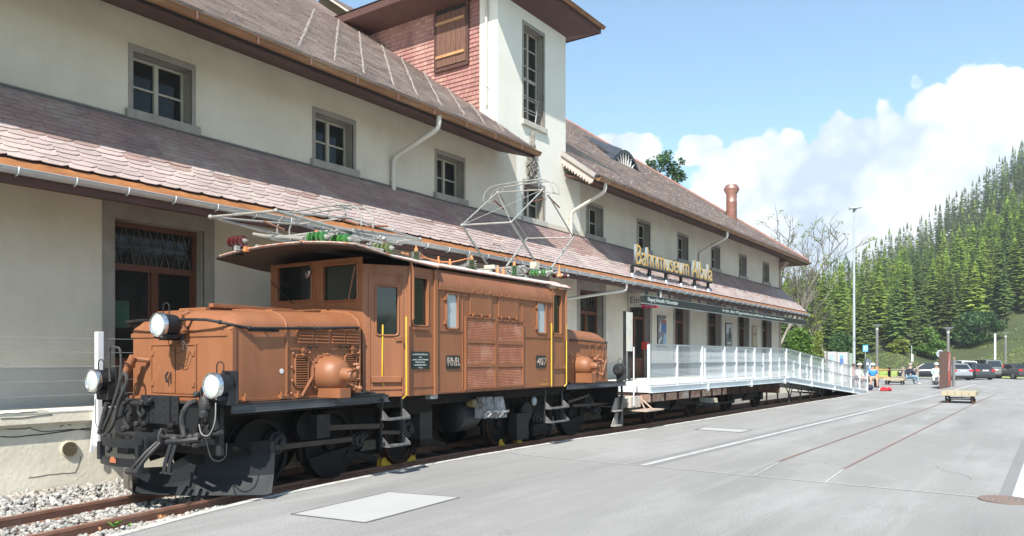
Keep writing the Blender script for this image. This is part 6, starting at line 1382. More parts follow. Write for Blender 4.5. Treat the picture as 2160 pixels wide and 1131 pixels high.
# wheel chocks
for i, (px, py, sgn, lab) in enumerate(((812, 979, 1, 'yellow wheel chock in front of the wheel behind the forward step ladder'), (869, 970, -1, 'yellow wheel chock to the rear of the wheel behind the forward step ladder'), (1060, 938, 1, 'yellow wheel chock below the white sand boxes, nearer the front'), (1094, 932, -1, 'yellow wheel chock below the white sand boxes, nearer the rear'))):
    X, Y, _ = onground(px, py, .02); Y = railY(X); w_ = .045
    mb = MB(); L_ = .105*(.85 if i > 1 else 1); pts = [(-L_, 0), (L_, 0), (L_, .02), (.35*L_*-sgn, .16)] if False else [(-sgn*-L_, 0), (sgn*-L_, 0), (sgn*-L_*.9, .10), (sgn*-L_*.3, .15), (sgn*L_, .02)]
    pts = [(-sgn*L_, 0), (sgn*L_, 0), (sgn*L_, .02), (-sgn*L_*.3, .11), (-sgn*L_*.9, .08)]
    mb.prism(pts, lambda a, b, t: (X+a, Y+t, .002+b), -w_, -w_+.015); mb.prism(pts, lambda a, b, t: (X+a, Y+t, .002+b), w_-.015, w_); mb.box(X-L_, X+L_, Y-w_-.02, Y+w_+.02, .002, .016)
    ck = mb.build('wheel_chock', YEL, label=lab, cat='wheel chock', group='yellow wheel chocks on the near rail', org=(X, Y, 0))
    mb = MB(); mb.tube([(X-sgn*L_*.4+math.cos(a)*.04, Y-w_-.005, .085+math.sin(a)*.035) for a in [rad(k*30) for k in range(13)]], .009, 5); mb.build('grip_ring', YEL, ck)
# ================================================================ FLAT WAGON, DECK AND RAMP
WG = Frame(20, 8.62, -1.6); RM = Frame(20, 7.60, -2.0)
wg = thing('flat_wagon', (21.5, 8.6, 0), 'old rusty flat wagon carrying the white access deck', 'flat wagon')
def wbox(fr, par, nm, m, u0, u1, v0, v1, z0, z1, bev=0.): mb = MB(fr); mb.box(u0, u1, v0, v1, z0, z1); return mb.build(nm, m, par, bevel=bev)
RUSTL = mat('pale_flaking_rust', (.45, .30, .22), (.26, .12, .07), 6., .8, bump=.3, dirt=(.60, .55, .48), dsc=3., damt=.8)
wbox(WG, wg, 'side_sill', RUSTL, -3.6, 1.7, -1.05, -.98, .60, .78); wbox(WG, wg, 'side_sill', DRUST, 1.7, 6.6, -1.05, -.98, .58, .78); wbox(WG, wg, 'side_sill', RUST, -3.6, 6.6, .98, 1.05, .58, .78)
wbox(WG, wg, 'wagon_floor', DRUST, -3.6, 6.6, -.98, .98, .70, .80); wbox(WG, wg, 'headstock', mat('dirty_white_paint', (.50, .46, .40), (.38, .33, .27), 5., .8, dirt=(.2, .12, .08), dsc=3., damt=.8), -4.1, -3.6, -1.0, .9, .50, .76, .01)
wbox(WG, wg, 'headstock', RUST, 6.6, 6.8, -1.0, 1.0, .45, .78)
for u in [-3.2+k*.75 for k in range(13)]: wbox(WG, wg, 'stake_pocket', DRUST, u, u+.06, -1.075, -1.05, .58, .79)
for uc in (-.95, 4.4):
    wbox(WG, wg, 'bogie_frame', GREASE, uc-1.6, uc+1.6, -.68, -.60, .36, .56); wbox(WG, wg, 'bolster', GREASE, uc-.3, uc+.3, -.7, .7, .35, .6)
    for k in range(5): wbox(WG, wg, 'leaf_spring', GREASE, uc-.5+k*.09, uc+.5-k*.09, -.76, -.69, .30+k*.04, .335+k*.04)
    for s in (-1.3, 1.3):
        c = WG.w(uc+s, 0, 0); x = c[0]; fr = Frame(x, railY(x)+.53, -1.6)
        wheel(fr, 0, -.56, .37, par=wg, faced=DRUST); wheel(fr, 0, .56, .37, side=1, spokes=False, par=wg)
        mb = MB(fr); mb.box(-.11, .11, -.80, -.60, .26, .50); mb.build('axle_box', GREASE, wg, bevel=.02)
mb = MB(WG); mb.tube([(-1.5, -.9, .55), (.8, -.95, .35), (2.2, -.95, .35), (3.6, -.9, .55)], .03, 6); mb.build('truss_rod', GREASE, wg)
a = WG.side(1343, 875, -1.15)
mb = MB(WG); mb.box(-4.0, -3.1, -1.35, -.9, .42, .45); mb.tube([(-4.05, -1.2, .72), (-3.95, -1.3, .44)], .02, 5); mb.tube([(-3.6, -1.0, .7), (-3.5, -1.25, .45)], .02, 5); mb.build('shunter_step', mat('pale_worn_board', (.45, .36, .29), (.35, .26, .2), 5, .8), wg)
for u, v in ((-4.0, -1.02), (-4.0, .8)): mb = MB(WG); mb.tube([(u, v, .55), (u, v, 1.9)], .016, 6); mb.build('stanchion', WHITE, wg)

dk = thing('access_ramp', (30, 7.6, 0), 'galvanised access deck and ramp with mesh railings standing over the flat wagon', 'ramp')
DU0, DU1, RU1 = -3.30, 7.30, 19.75; DZ = .965
mb = MB(RM); mb.box(DU0, DU1, -.05, 2.75, DZ-.03, DZ); mb.build('deck_plate', WHITE, dk)
def beam(u0, u1, v, z0a, z0b, h, nm='edge_beam'):
    mb = MB(RM); mb.hexa([(u0, v-.03, z0a-h), (u1, v-.03, z0b-h), (u1, v, z0b-h), (u0, v, z0a-h)], [(u0, v-.03, z0a), (u1, v-.03, z0b), (u1, v, z0b), (u0, v, z0a)])
    for dz in (0, -h+.012): mb.hexa([(u0, v-.075, z0a+dz-.012), (u1, v-.075, z0b+dz-.012), (u1, v-.03, z0b+dz-.012), (u0, v-.03, z0a+dz-.012)], [(u0, v-.075, z0a+dz), (u1, v-.075, z0b+dz), (u1, v-.03, z0b+dz), (u0, v-.03, z0a+dz)])
    return mb.build(nm, WHITEG, dk)
beam(DU0, DU1, -.05, DZ-.0, DZ-.0, .15); beam(DU0, DU0+.02, 2.75, DZ, DZ, .12); 
mb = MB(RM); mb.box(DU0-.03, DU0, -.05, 2.75, DZ-.14, DZ-.002); mb.build('edge_beam', WHITEG, dk)
RZ1 = .03
def rz(u): return DZ if u < DU1 else lerp(DZ, RZ1, (u-DU1)/(RU1-DU1))
mb = MB(RM); mb.hexa([(DU1, -.05, DZ-.04), (RU1, -.05, RZ1-.03), (RU1, 1.45, RZ1-.03), (DU1, 1.45, DZ-.04)], [(DU1, -.05, DZ), (RU1, -.05, RZ1), (RU1, 1.45, RZ1), (DU1, 1.45, DZ)]); mb.build('ramp_plate', WHITEG, dk)
beam(DU1, RU1-.5, -.05, DZ+.02, RZ1+.05, .20); beam(DU1, RU1-.5, 1.5, DZ, RZ1+.05, .2)
MESH = bpy.data.materials.new('woven_wire_infill'); MESH.use_nodes = True
n = MESH.node_tree.nodes; l = MESH.node_tree.links; b = n['Principled BSDF']; b.inputs['Base Color'].default_value = (.60, .64, .65, 1); b.inputs['Roughness'].default_value = .4; b.inputs['Metallic'].default_value = .2
t = n.new('ShaderNodeTexCoord'); sp = n.new('ShaderNodeSeparateXYZ'); l.new(t.outputs['Object'], sp.inputs[0])
def band(sock, pitch, frac):
    a = n.new('ShaderNodeMath'); a.operation = 'DIVIDE'; a.inputs[1].default_value = pitch; l.new(sock, a.inputs[0]); f = n.new('ShaderNodeMath'); f.operation = 'FRACT'; l.new(a.outputs[0], f.inputs[0]); c = n.new('ShaderNodeMath'); c.operation = 'LESS_THAN'; c.inputs[1].default_value = frac; l.new(f.outputs[0], c.inputs[0]); return c.outputs[0]
mxm = n.new('ShaderNodeMath'); mxm.operation = 'MAXIMUM'; l.new(band(sp.outputs[0], .04, .22), mxm.inputs[0]); l.new(band(sp.outputs[2], .032, .34), mxm.inputs[1]); l.new(mxm.outputs[0], b.inputs['Alpha'])
def railing(us, v, nm_lab=None):
    for i, u in enumerate(us):
        z = rz(u); mb = MB(RM); mb.box(u-.022, u+.022, v-.035, v+.02, z-.15, z+1.0); mb.build('railing_post', WHITEG, dk)
    for i, (a, b) in enumerate(zip(us, us[1:])):
        za, zb = rz(a), rz(b)
        for h, r in ((1.0, .022), (.55, .012), (.06, .012)):
            mb = MB(RM); mb.hexa([(a, v-.02, za+h-r), (b, v-.02, zb+h-r), (b, v+.02, zb+h-r), (a, v+.02, za+h-r)], [(a, v-.02, za+h+r), (b, v-.02, zb+h+r), (b, v+.02, zb+h+r), (a, v+.02, za+h+r)]); mb.build('rail_bar', GALV if h > .5 else WHITEG, dk)
        mb = MB(RM); mb.quad((a+.03, v+.022, za+.07), (b-.03, v+.022, zb+.07), (b-.03, v+.022, zb+.97), (a+.03, v+.022, za+.97)); mb.build('mesh_infill', MESH, dk)
railing([-3.23, -1.65, -.07, 1.55, 2.49, 4.06, 5.61, 7.27, 8.86, 10.33, 11.91, 13.41, 14.96, 16.54, 18.16, 19.8-.05], 0)
railing([3.6, 5.3, 7.3, 9.2, 11.1, 13.0, 14.9, 16.8, 18.7], 1.45)
for u in (.1, 3.5, 6.8, 10.0, 13.3, 16.5): mb = MB(RM); mb.box(u-.03, u+.03, -.14, -.02, rz(u)-.20, rz(u)+.0); mb.build('beam_bracket', WHITEG, dk)
for u in (7.9, 9.3, 10.6, 12.2):
    for v in (.1, 1.35):
        z = rz(u)-.2; mb = MB(RM)
        for d in (-.5, 0.28): mb.tube([(u+d, v, z), (u, v, z-.32)], .02, 5)
        mb.tube([(u, v, z-.30), (u, v, -.1)], .03, 6); mb.box(u-.08, u+.08, v-.08, v+.08, -.11, -.05); mb.build('support_leg', RODM, dk)

# ================================================================ SIGNS AND POSTERS
sg = thing('roof_sign', (23.8, 10.0, 4.1), 'gold raised letters reading Bahnmuseum Albula standing on the canopy roof', 'sign')
cu_ = 'Bahnmuseum Albula'
tmp = bpy.data.curves.new('t', 'FONT'); SZ = .86
SX0, SX1 = 20.75, 27.2
# measured advance of each letter, to place single letters
adv = []
def width_of(s_):
    c = bpy.data.curves.new('t', 'FONT'); c.body = s_; c.size = SZ; t = bpy.data.objects.new('t', c); sc.collection.objects.link(t); dg = bpy.context.evaluated_depsgraph_get(); me = t.evaluated_get(dg).to_mesh(); xs = [v.co.x for v in me.vertices]; w = max(xs); mn = min(xs); bpy.data.objects.remove(t); return mn, w
full = width_of(cu_)[1]; k = (SX1-SX0)/full
for i, chh in enumerate(cu_):
    if chh == ' ': continue
    st_ = width_of(cu_[:i+1])[1]; mn, w = width_of(chh); x = SX0+(st_-w)*k
    o = text_part('letter', chh, SZ, SIGNY, sg, (x, 10.0, 4.46), (1, 0, 0), (0, 0, 1), .08, sides=SIGNG, width=(w-mn)*k)
mb = MB(); mb.box(SX0-.1, SX1+.1, 10.02, 10.06, 4.385, 4.425); mb.build('sign_rail', BLK, sg)
for x in (20.72, 21.95, 23.2, 24.45, 25.7, 27.0):
    mb = MB(); mb.box(x-.05, x+.05, 10.02, 10.1, 4.16, 4.40); mb.build('sign_post', BLK, sg)
    mb = MB(); mb.lathe((x, 10.06, 4.0), (0, 0, 1), [(0, .09), (.18, .055)], 10); mb.build('post_shoe', ZINC, sg)
bm_ = thing('beam_sign', (30, 9.7, 3.4), 'long black beam sign hanging under the canopy edge with pale lettering', 'sign')
bmX0, bmX1 = 20.7, 39.5; bY = 9.66
mb = MB(); mb.box(bmX0, bmX1, bY, bY+.12, 3.28, 3.50); mb.build('beam', DKG, bm_)
mb = MB(); mb.box(bmX0, bmX1, bY-.01, bY+.13, 3.502, 3.515); mb.box(bmX0, bmX1, bY-.01, bY+.13, 3.262, 3.278); mb.build('edge_trim', GALV, bm_, kind=None)
x = bmX0+.3
while x < bmX1: mb = MB(); mb.box(x-.03, x+.03, bY+.03, bY+.09, 3.515, 3.75); mb.build('hanger', BLK, bm_); x += .85
a, _, z_ = onplane_y(1366, 632, bY); b_, _, _ = onplane_y(1430, 640, bY)
text_part('lettering', 'Eingang Infostelle / Bahnschalter', .17, LIGHTINK, bm_, (a, bY-.006, 3.345), (1, 0, 0), (0, 0, 1), .004, width=b_-a)
a, _, _ = onplane_y(1524, 650, bY); b_, _, _ = onplane_y(1654, 672, bY)
text_part('lettering', 'In der alten Wagenwerkstatt und Remise', .16, LIGHTINK, bm_, (a, bY-.006, 3.345), (1, 0, 0), (0, 0, 1), .004, width=(b_-a)*.62)
text_part('lettering', 'Eisenbahnausstellung und Bistro', .11, LIGHTINK, bm_, (a+(b_-a)*.64, bY-.006, 3.36), (1, 0, 0), (0, 0, 1), .004, width=(b_-a)*.36)
# Eingang sign, hanging across the platform, faces the camera side (-X)
ex = 22.35; yA = onplane_x(1323, 620, ex)[1]; yB = onplane_x(1395, 650, ex)[1]; zt = onplane_x(1340, 618, ex)[2]; zb = onplane_x(1340, 648, ex)[2]
es = thing('entrance_sign', (ex, (yA+yB)/2, zt), 'off white hanging sign reading Eingang under the canopy', 'sign')
mb = MB(); mb.box(ex-.02, ex+.02, yB, yA, zb, zt); mb.build('sign_panel', SIGNW, es)
text_part('lettering', 'Eingang', .30, INK, es, (ex-.024, yA-.10, zb+.13), (0, -1, 0), (0, 0, 1), .004, width=(yA-yB)*.72)
mb = MB(); mb.tube([(ex, yA-.1, zt), (ex, yA-.1, 3.9)], .015, 6); mb.build('sign_hanger', GALV, es); mb = MB(); mb.tube([(ex, yB+.2, zt), (ex, yB+.2, 3.9)], .015, 6); mb.build('sign_hanger', GALV, es)
rx_ = ex-.08; yA = onplane_x(1354, 640, rx_)[1]; yB = onplane_x(1387, 640, rx_)[1]; zt = onplane_x(1370, 641, rx_)[2]; zb = onplane_x(1370, 650, rx_)[2]
rs = thing('red_sign', (rx_, yA, zb), 'small dark red sign with white lettering below the Eingang sign', 'sign')
mb = MB(); mb.box(rx_-.012, rx_+.012, yB, yA, zb, zt); mb.build('sign_panel', mat('crimson_panel', (.42, .015, .045), (.38, .012, .04), 3, .5), rs)
text_part('lettering', 'Historic RhB Bahn', .06, WHITE, rs, (rx_-.016, yA-.06, zb+.075), (0, -1, 0), (0, 0, 1), .003, width=(yA-yB)*.78)
text_part('lettering', 'Museum Bergün', .035, WHITE, rs, (rx_-.016, yA-.16, zb+.03), (0, -1, 0), (0, 0, 1), .003, width=(yA-yB)*.5)
# posters on the wall
def poster(x0, x1, yt, yb, label, bgm, shapes, frame=BLK):
    Y = 10.99; a, _, zt = onplane_y(x0, yt, Y); b, _, _ = onplane_y(x1, yt, Y); _, _, zb = onplane_y((x0+x1)/2, yb, Y)
    p = thing('poster', (a, Y, zb), label, 'poster')
    mb = MB(); mb.box(a-.02, b+.02, Y-.02, Y, zb-.02, zt+.02); mb.build('frame', frame, p); mb = MB(); mb.box(a, b, Y-.026, Y-.0205, zb, zt); mb.build('sheet', bgm, p)
    for k, (m, pts) in enumerate(shapes):
        mb = MB(); mb.prism([(lerp(a, b, q[0]), lerp(zb, zt, q[1])) for q in pts], lambda u, w, t: (u, Y-.0265-t, w), .0005*k, .0005*(k+1)); mb.build('printed_shape', m, p)
PG = mat('print_grey', (.13, .13, .14), (.2, .2, .2), 6, .5); PB = mat('print_blue', (.06, .13, .33), (.08, .17, .4), 5, .5); PR = mat('print_red', (.42, .07, .05), (.35, .05, .04), 5, .5); PW = mat('print_white', (.55, .55, .54), (.45, .46, .47), 6, .5); PLB = mat('print_sky', (.22, .36, .50), (.3, .42, .52), 5, .5); PT = mat('print_tan', (.42, .34, .24), (.38, .30, .2), 5, .6)
poster(1387, 1404, 667, 731, 'tall poster with a figure in blue and a red cap on grey, beside the entrance', PG, [(PB, [(.5, .48), (.9, .5), (.98, .65), (.95, .78), (.6, .8), (.45, .65)]), (PR, [(.55, .79), (.95, .77), (.98, .88), (.6, .87)]), (PW, [(.75, .9), (1., .97), (.98, .88)]), (PLB, [(.55, .1), (1, .05), (1, .45), (.7, .42)]), (PW, [(.05, .05), (.5, .3), (.35, .33), (.02, .18)]), (PW, [(.1, .5), (.3, .45), (.38, .72), (.22, .85)])])
poster(1530.5, 1543, 682, 731, 'narrow grey poster with a dark figure, between two doors', PG, [(PW, [(.05, .55), (.9, .6), (.95, .97), (.05, .97)]), (INK, [(.4, .3), (.8, .35), (.75, .8), (.5, .85)]), (PW, [(.2, .1), (.8, .12), (.8, .2), (.2, .18)])])
poster(1586, 1596.5, 688, 731, 'narrow tan poster near the far end of the wall', PT, [(mat('print_brown', (.25, .14, .08), (.2, .1, .06), 5, .6), [(.2, .55), (.35, .55), (.35, .7), (.2, .7)]), (MATS['print_brown'], [(.45, .55), (.8, .57), (.8, .68), (.45, .66)])], frame=MWOOD)
# stand with information board on the platform
X, Y, zt = onplane_y(1320, 658, 9.9); X2, _, _ = onplane_y(1332.5, 658, 9.9); _, _, zb = onplane_y(1326, 741, 9.9)
ib = thing('information_board', (X, Y, .99), 'slim standing information board with pale sheet on dark post, left of the entrance', 'information board')
mb = MB(); mb.box(X, X2, Y-.03, Y, zb, zt); mb.build('board_sheet', mat('mottled_white_sheet', (.62, .58, .50), (.50, .50, .46), 6., .5, dirt=(.45, .36, .28), dsc=3.), ib); mb = MB(); mb.box(X-.06, X-.002, Y-.02, Y+.06, .99, zt+.02); mb.box(X2-.14, X2-.08, Y+.003, Y+.05, .99, zb+.3); mb.build('board_post', BLK, ib)
c = onplane_y(1361, 729, 10.9); mb = MB(); mb.box(c[0]-.11, c[0]+.11, 10.80, 10.99, c[2]-.12, c[2]+.12); rb2_ = mb.build('red_box', REDP, label='small red box on the wall beside the entrance door', cat='box', org=c, bevel=.01)
mb = MB(); mb.box(c[0]-.08, c[0]+.08, 10.795, 10.80, c[2]+.02, c[2]+.08); mb.build('flap', mat('dull_red', (.35, .04, .03), (.3, .03, .03), 4, .5), rb2_)
# yellow lower wall band near last door
c0 = onplane_y(1631, 700, 10.97)[0]; c1 = onplane_y(1637, 700, 10.97)[0]

# ================================================================ STREET FURNITURE
def gz(p): return groundz(p[0], p[1])
RGT = Vector((sT, -cT, 0)); FWD = Vector((cT, sT, 0))
def pole_thing(name, px, d, ytop, r, m, label, cat, group=None, r2=None):
    x, y, _ = atd(px, d); z0 = groundz(x, y) if d < 77 else terr(x, y); zt = EYE+(755-ytop)/FL*d
    t = thing(name, (x, y, z0), label, cat, group); mb = MB(); mb.lathe((x, y, z0), (0, 0, 1), [(0, r*1.6), (.05, r*1.6), (.06, r), (zt-z0, r2 or r)], 12); mb.build('pole', m, t, smooth=True); return t, x, y, z0, zt
t, x, y, z0, zt = pole_thing('light_mast', 1801.5, 62, 448, .12, MAST, 'very tall pale light mast with a flood lamp head, behind the ramp', 'lamp post', r2=.07)
h = Vector((x, y, zt)); mb = MB(); a = h-RGT*.35+Vector((0, 0, .25)); b = h+RGT*.65+Vector((0, 0, .28)); f = FWD*.3
mb.hexa([tuple(a-f), tuple(b-f+Vector((0, 0, .1))), tuple(b+f+Vector((0, 0, .1))), tuple(a+f)], [tuple(a-f*.7+Vector((0, 0, .16))), tuple(b-f*.5+Vector((0, 0, .14))), tuple(b+f*.5+Vector((0, 0, .14))), tuple(a+f*.7+Vector((0, 0, .16)))]); mb.build('lamp_head', MAST, t, bevel=.03)
mb = MB(); mb.tube([tuple(h), tuple(h+Vector((0, 0, .3)))], .09, 8); mb.tube([tuple(h+Vector((0, 0, .0))-RGT*.1), tuple(h+RGT*.2+Vector((0, 0, .25)))], .04, 6); mb.build('lamp_bracket', POLE, t)
for i, (px, d, yt, lab) in enumerate(((1850, 66, 684, 'grey post lamp with bowl shade standing right of the blue parking sign'), (2000, 62, 690, 'grey post lamp with bowl shade rising behind the brown slatted column'), (2121, 80, 700, 'grey post lamp with bowl shade behind the right-hand parked cars'))):
    t, x, y, z0, zt = pole_thing('post_lamp', px, d, yt+6, .11, POLE, lab, 'lamp post', 'bowl shade post lamps round the car park')
    mb = MB(); mb.lathe((x, y, zt-.35), (0, 0, 1), [(0, .10), (.3, .13), (.32, .10)], 14); mb.build('lamp_glass', LENS, t, smooth=True)
    mb = MB(); mb.lathe((x, y, zt), (0, 0, 1), [(-.05, .08), (.0, .12), (.12, .30), (.18, .38), (.20, .39), (.21, .36), (.18, .05)], 20); mb.build('lamp_shade', mat('pale_lamp_shade', (.42, .44, .44), (.36, .38, .38), 3, .4, .3), t, smooth=True)
pole_thing('white_pole', 2099, 80, 704, .10, WHITE, 'plain white pole left of the far right post lamp', 'pole')
t, x, y, z0, zt = pole_thing('parking_sign', 1825.5, 58, 741, .03, GALV, 'blue and white parking ticket sign on a thin pole', 'sign')
def card(par, nm, m, px0, px1, yt, yb, d, th=.02, off=0.): 
    p0 = Vector(atd(px0, d-off)); p1 = Vector(atd(px1, d-off)); zt = EYE+(755-yt)/FL*(d-off); zb = EYE+(755-yb)/FL*(d-off); mb = MB(); f = FWD*th
    mb.hexa([(p0.x, p0.y, zb), (p1.x, p1.y, zb), (p1.x+f.x, p1.y+f.y, zb), (p0.x+f.x, p0.y+f.y, zb)], [(p0.x, p0.y, zt), (p1.x, p1.y, zt), (p1.x+f.x, p1.y+f.y, zt), (p0.x+f.x, p0.y+f.y, zt)]); return mb.build(nm, m, par)
SB = mat('parking_sign_blue', (.10, .45, .75), (.08, .4, .7), 3, .4)
card(t, 'sign_plate', SB, 1820, 1831, 728, 742, 58); card(t, 'sign_symbol', WHITE, 1822, 1829, 731, 739, 57.97, .01); card(t, 'sign_symbol', SB, 1824, 1827.5, 733, 737, 57.95, .01)
t, x, y, z0, zt = pole_thing('ticket_machine', 1832, 57, 790, .1, DKG, 'dark grey ticket machine with pale display beside the parking sign', 'ticket machine')
MG = mat('machine_grey', (.13, .15, .18), (.10, .12, .14), 3, .5)
card(t, 'cabinet', MG, 1826.5, 1838, 759, 799, 57, .35); card(t, 'display', WHITE, 1828, 1832, 765, 770, 56.99, .01); card(t, 'notice', PLB, 1833, 1837, 771, 778, 56.99, .01); card(t, 'cabinet_top', MG, 1828, 1836, 757, 759, 57, .3)
t, x, y, z0, zt = pole_thing('notice_pole', 1923, 71, 729, .04, MAST, 'thin pale pole carrying a small white notice behind the black estate car', 'pole')
card(t, 'notice', WHITE, 1922.5, 1926.5, 747, 763, 70.9, .02)
t, x, y, z0, zt = pole_thing('round_sign', 1983, 60, 745, .035, GALV, 'round pale traffic sign seen from behind, left of the brown column', 'sign')
p = Vector(atd(1983, 59.9, EYE+9/FL*60)); mb = MB(); mb.lathe(tuple(p), tuple(-FWD), [(0, .30), (.02, .30)], 24); mb.build('disc', MAST, t); mb = MB(); mb.lathe(tuple(p-FWD*.021), tuple(-FWD), [(0, .2), (.004, .2)], 20); mb.build('inner_ring', GALV, t)
# brown slatted information column
A = Vector(onground(1983, 821)); B = Vector(onground(1999.5, 817.8)); C = Vector(onground(2007, 816)); zt = 2.0
cl = thing('slatted_column', tuple(A), 'tall brown slatted wooden column with a red and white panel on one side', 'column')
BRS = mat('brown_slat', (.17, .085, .06), (.12, .06, .042), 4, .6, stretch=(5, 5, .5))
for i in range(7):
    p = A.lerp(B, i/7+.01); q = A.lerp(B, (i+.8)/7+.01); n_v = Vector((-.6, -.8, 0)); bk = (C-B)*.9; j = .04 if i % 2 else .0; mb = MB(); w3 = -n_v*.06
    p = p+n_v*(.0-j); q = q+n_v*(.0-j); mb.hexa([tuple(p), tuple(q), tuple(q+w3), tuple(p+w3)], [tuple(v+Vector((0, 0, zt))) for v in (p, q, q+w3, p+w3)]); mb.build('slat', BRS, cl)
mb = MB(); D = A+(C-B); I = [A+(B-A)*.03+(C-B)*.12, B+(A-B)*.02+(C-B)*.02, C+(A-B)*.02, D]; mb.hexa([tuple(v) for v in I], [tuple(v+Vector((0, 0, zt-.02))) for v in I]); mb.build('column_core', BRS, cl)
pn = (B-A).normalized()*.02; P0 = B.lerp(C, .05)+pn; P1 = B.lerp(C, .72)+pn
mb = MB(); mb.quad(tuple(P0+Vector((0, 0, .1))), tuple(P1+Vector((0, 0, .1))), tuple(P1+Vector((0, 0, 1.96))), tuple(P0+Vector((0, 0, 1.96)))); mb.build('red_panel', mat('coral_red_panel', (.55, .09, .07), (.5, .08, .06), 3, .5), cl)
def pp2(a, z): v = P0.lerp(P1, a)+pn*.4; return (v.x, v.y, z)
mb = MB(); mb.add([pp2(.1, .95), pp2(.35, .9), pp2(.9, 1.9), pp2(.75, 1.93)], [(0, 1, 2, 3)]); mb.build('white_stripe', WHITE, cl); mb = MB(); mb.add([pp2(.05, .12), pp2(.35, .15), pp2(.15, .55)], [(0, 1, 2)]); mb.build('black_wedge', INK, cl)
t = thing('grey_post', onground(2013, 816), 'square grey post with a small orange mark, right of the slatted column', 'post')
card(t, 'post_body', POLE, 2011, 2015, 754, 816, 43.5, .12); card(t, 'orange_mark', mat('orange_mark', (.6, .2, .1), (.5, .15, .08), 3, .5), 2012.5, 2014.8, 753.5, 757, 43.48, .01)
# bench trolleys
def bench(x0, x1, y0, y1, z0, label):
    t = thing('trolley_bench', ((x0+x1)/2, (y0+y1)/2, z0), label, 'bench', 'timber benches on iron trolley frames')
    n = 5
    for i in range(n): mb = MB(); a = lerp(y0, y1, i/n); b = lerp(y0, y1, (i+1)/n); mb.box(x0, x1, a+.004, b-.004, z0+.27, z0+.425); mb.build('seat_beam', LIGHTW, t, bevel=.006)
    for y in (y0+.12, y1-.17):
        mb = MB(); mb.box(x0+.05, x1-.05, y, y+.05, z0+.21, z0+.268); mb.box(x0+.1, x1-.1, y, y+.04, z0+.08, z0+.11); mb.build('frame_bar', BLK, t)
        for x in (x0+.12, x1-.3):
            mb = MB(); mb.box(x, x+.05, y, y+.05, z0+.02, z0+.21); mb.box(x+.14, x+.19, y, y+.05, z0+.02, z0+.21); mb.build('leg', BLK, t)
            mb = MB(); mb.cyl((x+.09, y-.03, z0+.07), (x+.09, y+.02, z0+.07), .068, 14); w_ = mb.build('wheel', RUST, t); mb = MB(); mb.cyl((x+.09, y-.045, z0+.07), (x+.09, y-.03, z0+.07), .02, 8); mb.build('wheel_hub', ORB, w_)
    for x in (x0+.1, x1-.15): mb = MB(); mb.box(x, x+.05, y0+.17, y1-.17, z0+.13, z0+.17); mb.build('cross_bar', BLK, t)
bench(31.85, 33.35, 1.97, 3.06, 0, 'pale timber bench on iron trolley frame standing on the buried rails in the yard')
bench(51.9, 53.3, 7.0, 8.15, -.02, 'pale timber bench beyond the ramp foot where a man in jeans sits')
# timber fence
def tfence(pxs, d0, d1, ytop, ybot, m, label, rails):
    t = thing('timber_fence', atd(pxs[0], d0, -.3), label, 'fence'); pts = []
    for i, px in enumerate(pxs):
        d = lerp(d0, d1, i/(len(pxs)-1)); x, y, _ = atd(px, d); z0 = groundz(x, y) if d < 77 else terr(x, y); pts.append(Vector((x, y, z0))); mb = MB(); mb.box(x-.11, x+.11, y-.11, y+.11, z0, z0+1.2); mb.build('post', m, t, bevel=.03)
    for h in rails:
        for a, b in zip(pts, pts[1:]): mb = MB(); mb.tube([tuple(a+Vector((0, 0, h))), tuple(b+Vector((0, 0, h)))], .075, 6); mb.build('rail', m, t)
tfence([1850, 1876], 60, 61, 0, 0, POSTW, 'orange brown timber fence behind the man in blue', (.35, .95))
tfence([1876, 1905, 1935], 61, 66, 0, 0, mat('grey_timber', (.30, .25, .20), (.25, .2, .16), 4, .8), 'weathered grey timber fence reaching towards the black estate car', (.35, .95))
# glass information shelter
gs = thing('glass_screen', atd(1740, 56, -.2), 'row of pale glass screens with blue printed areas behind the ramp', 'glass screen')
GP = mat('frosted_screen_glass', (.50, .48, .47), (.45, .44, .44), 2, .2, alpha=.82); GLG = mat('clear_green_glass', (.4, .5, .4), (.35, .45, .38), 2, .1, alpha=.5)
for a, b, yt in ((1686, 1721, 739), (1722, 1742, 740.5), (1746, 1765, 742), (1766, 1788, 743)): card(gs, 'glass_panel', GP, a, b, yt, 806, 56, .03)
card(gs, 'glass_panel', GLG, 1791.5, 1798, 745, 806, 56.5, .03); card(gs, 'dark_post', POLE, 1742.3, 1745.5, 741, 806, 56, .12); card(gs, 'dark_post', POLE, 1788.3, 1791, 743, 806, 56, .12); card(gs, 'dark_post', POLE, 1684, 1686, 739, 806, 56, .12)
for a, b, yt, yb, m in ((1694, 1698, 740, 748, SB), (1704, 1716, 748, 752, SB), (1772, 1779, 750, 753, SB), (1772, 1779, 756, 770, PB), (1751, 1757, 748, 762, PLB)): card(gs, 'blue_print', m, a, b, yt, yb, 55.96, .01)

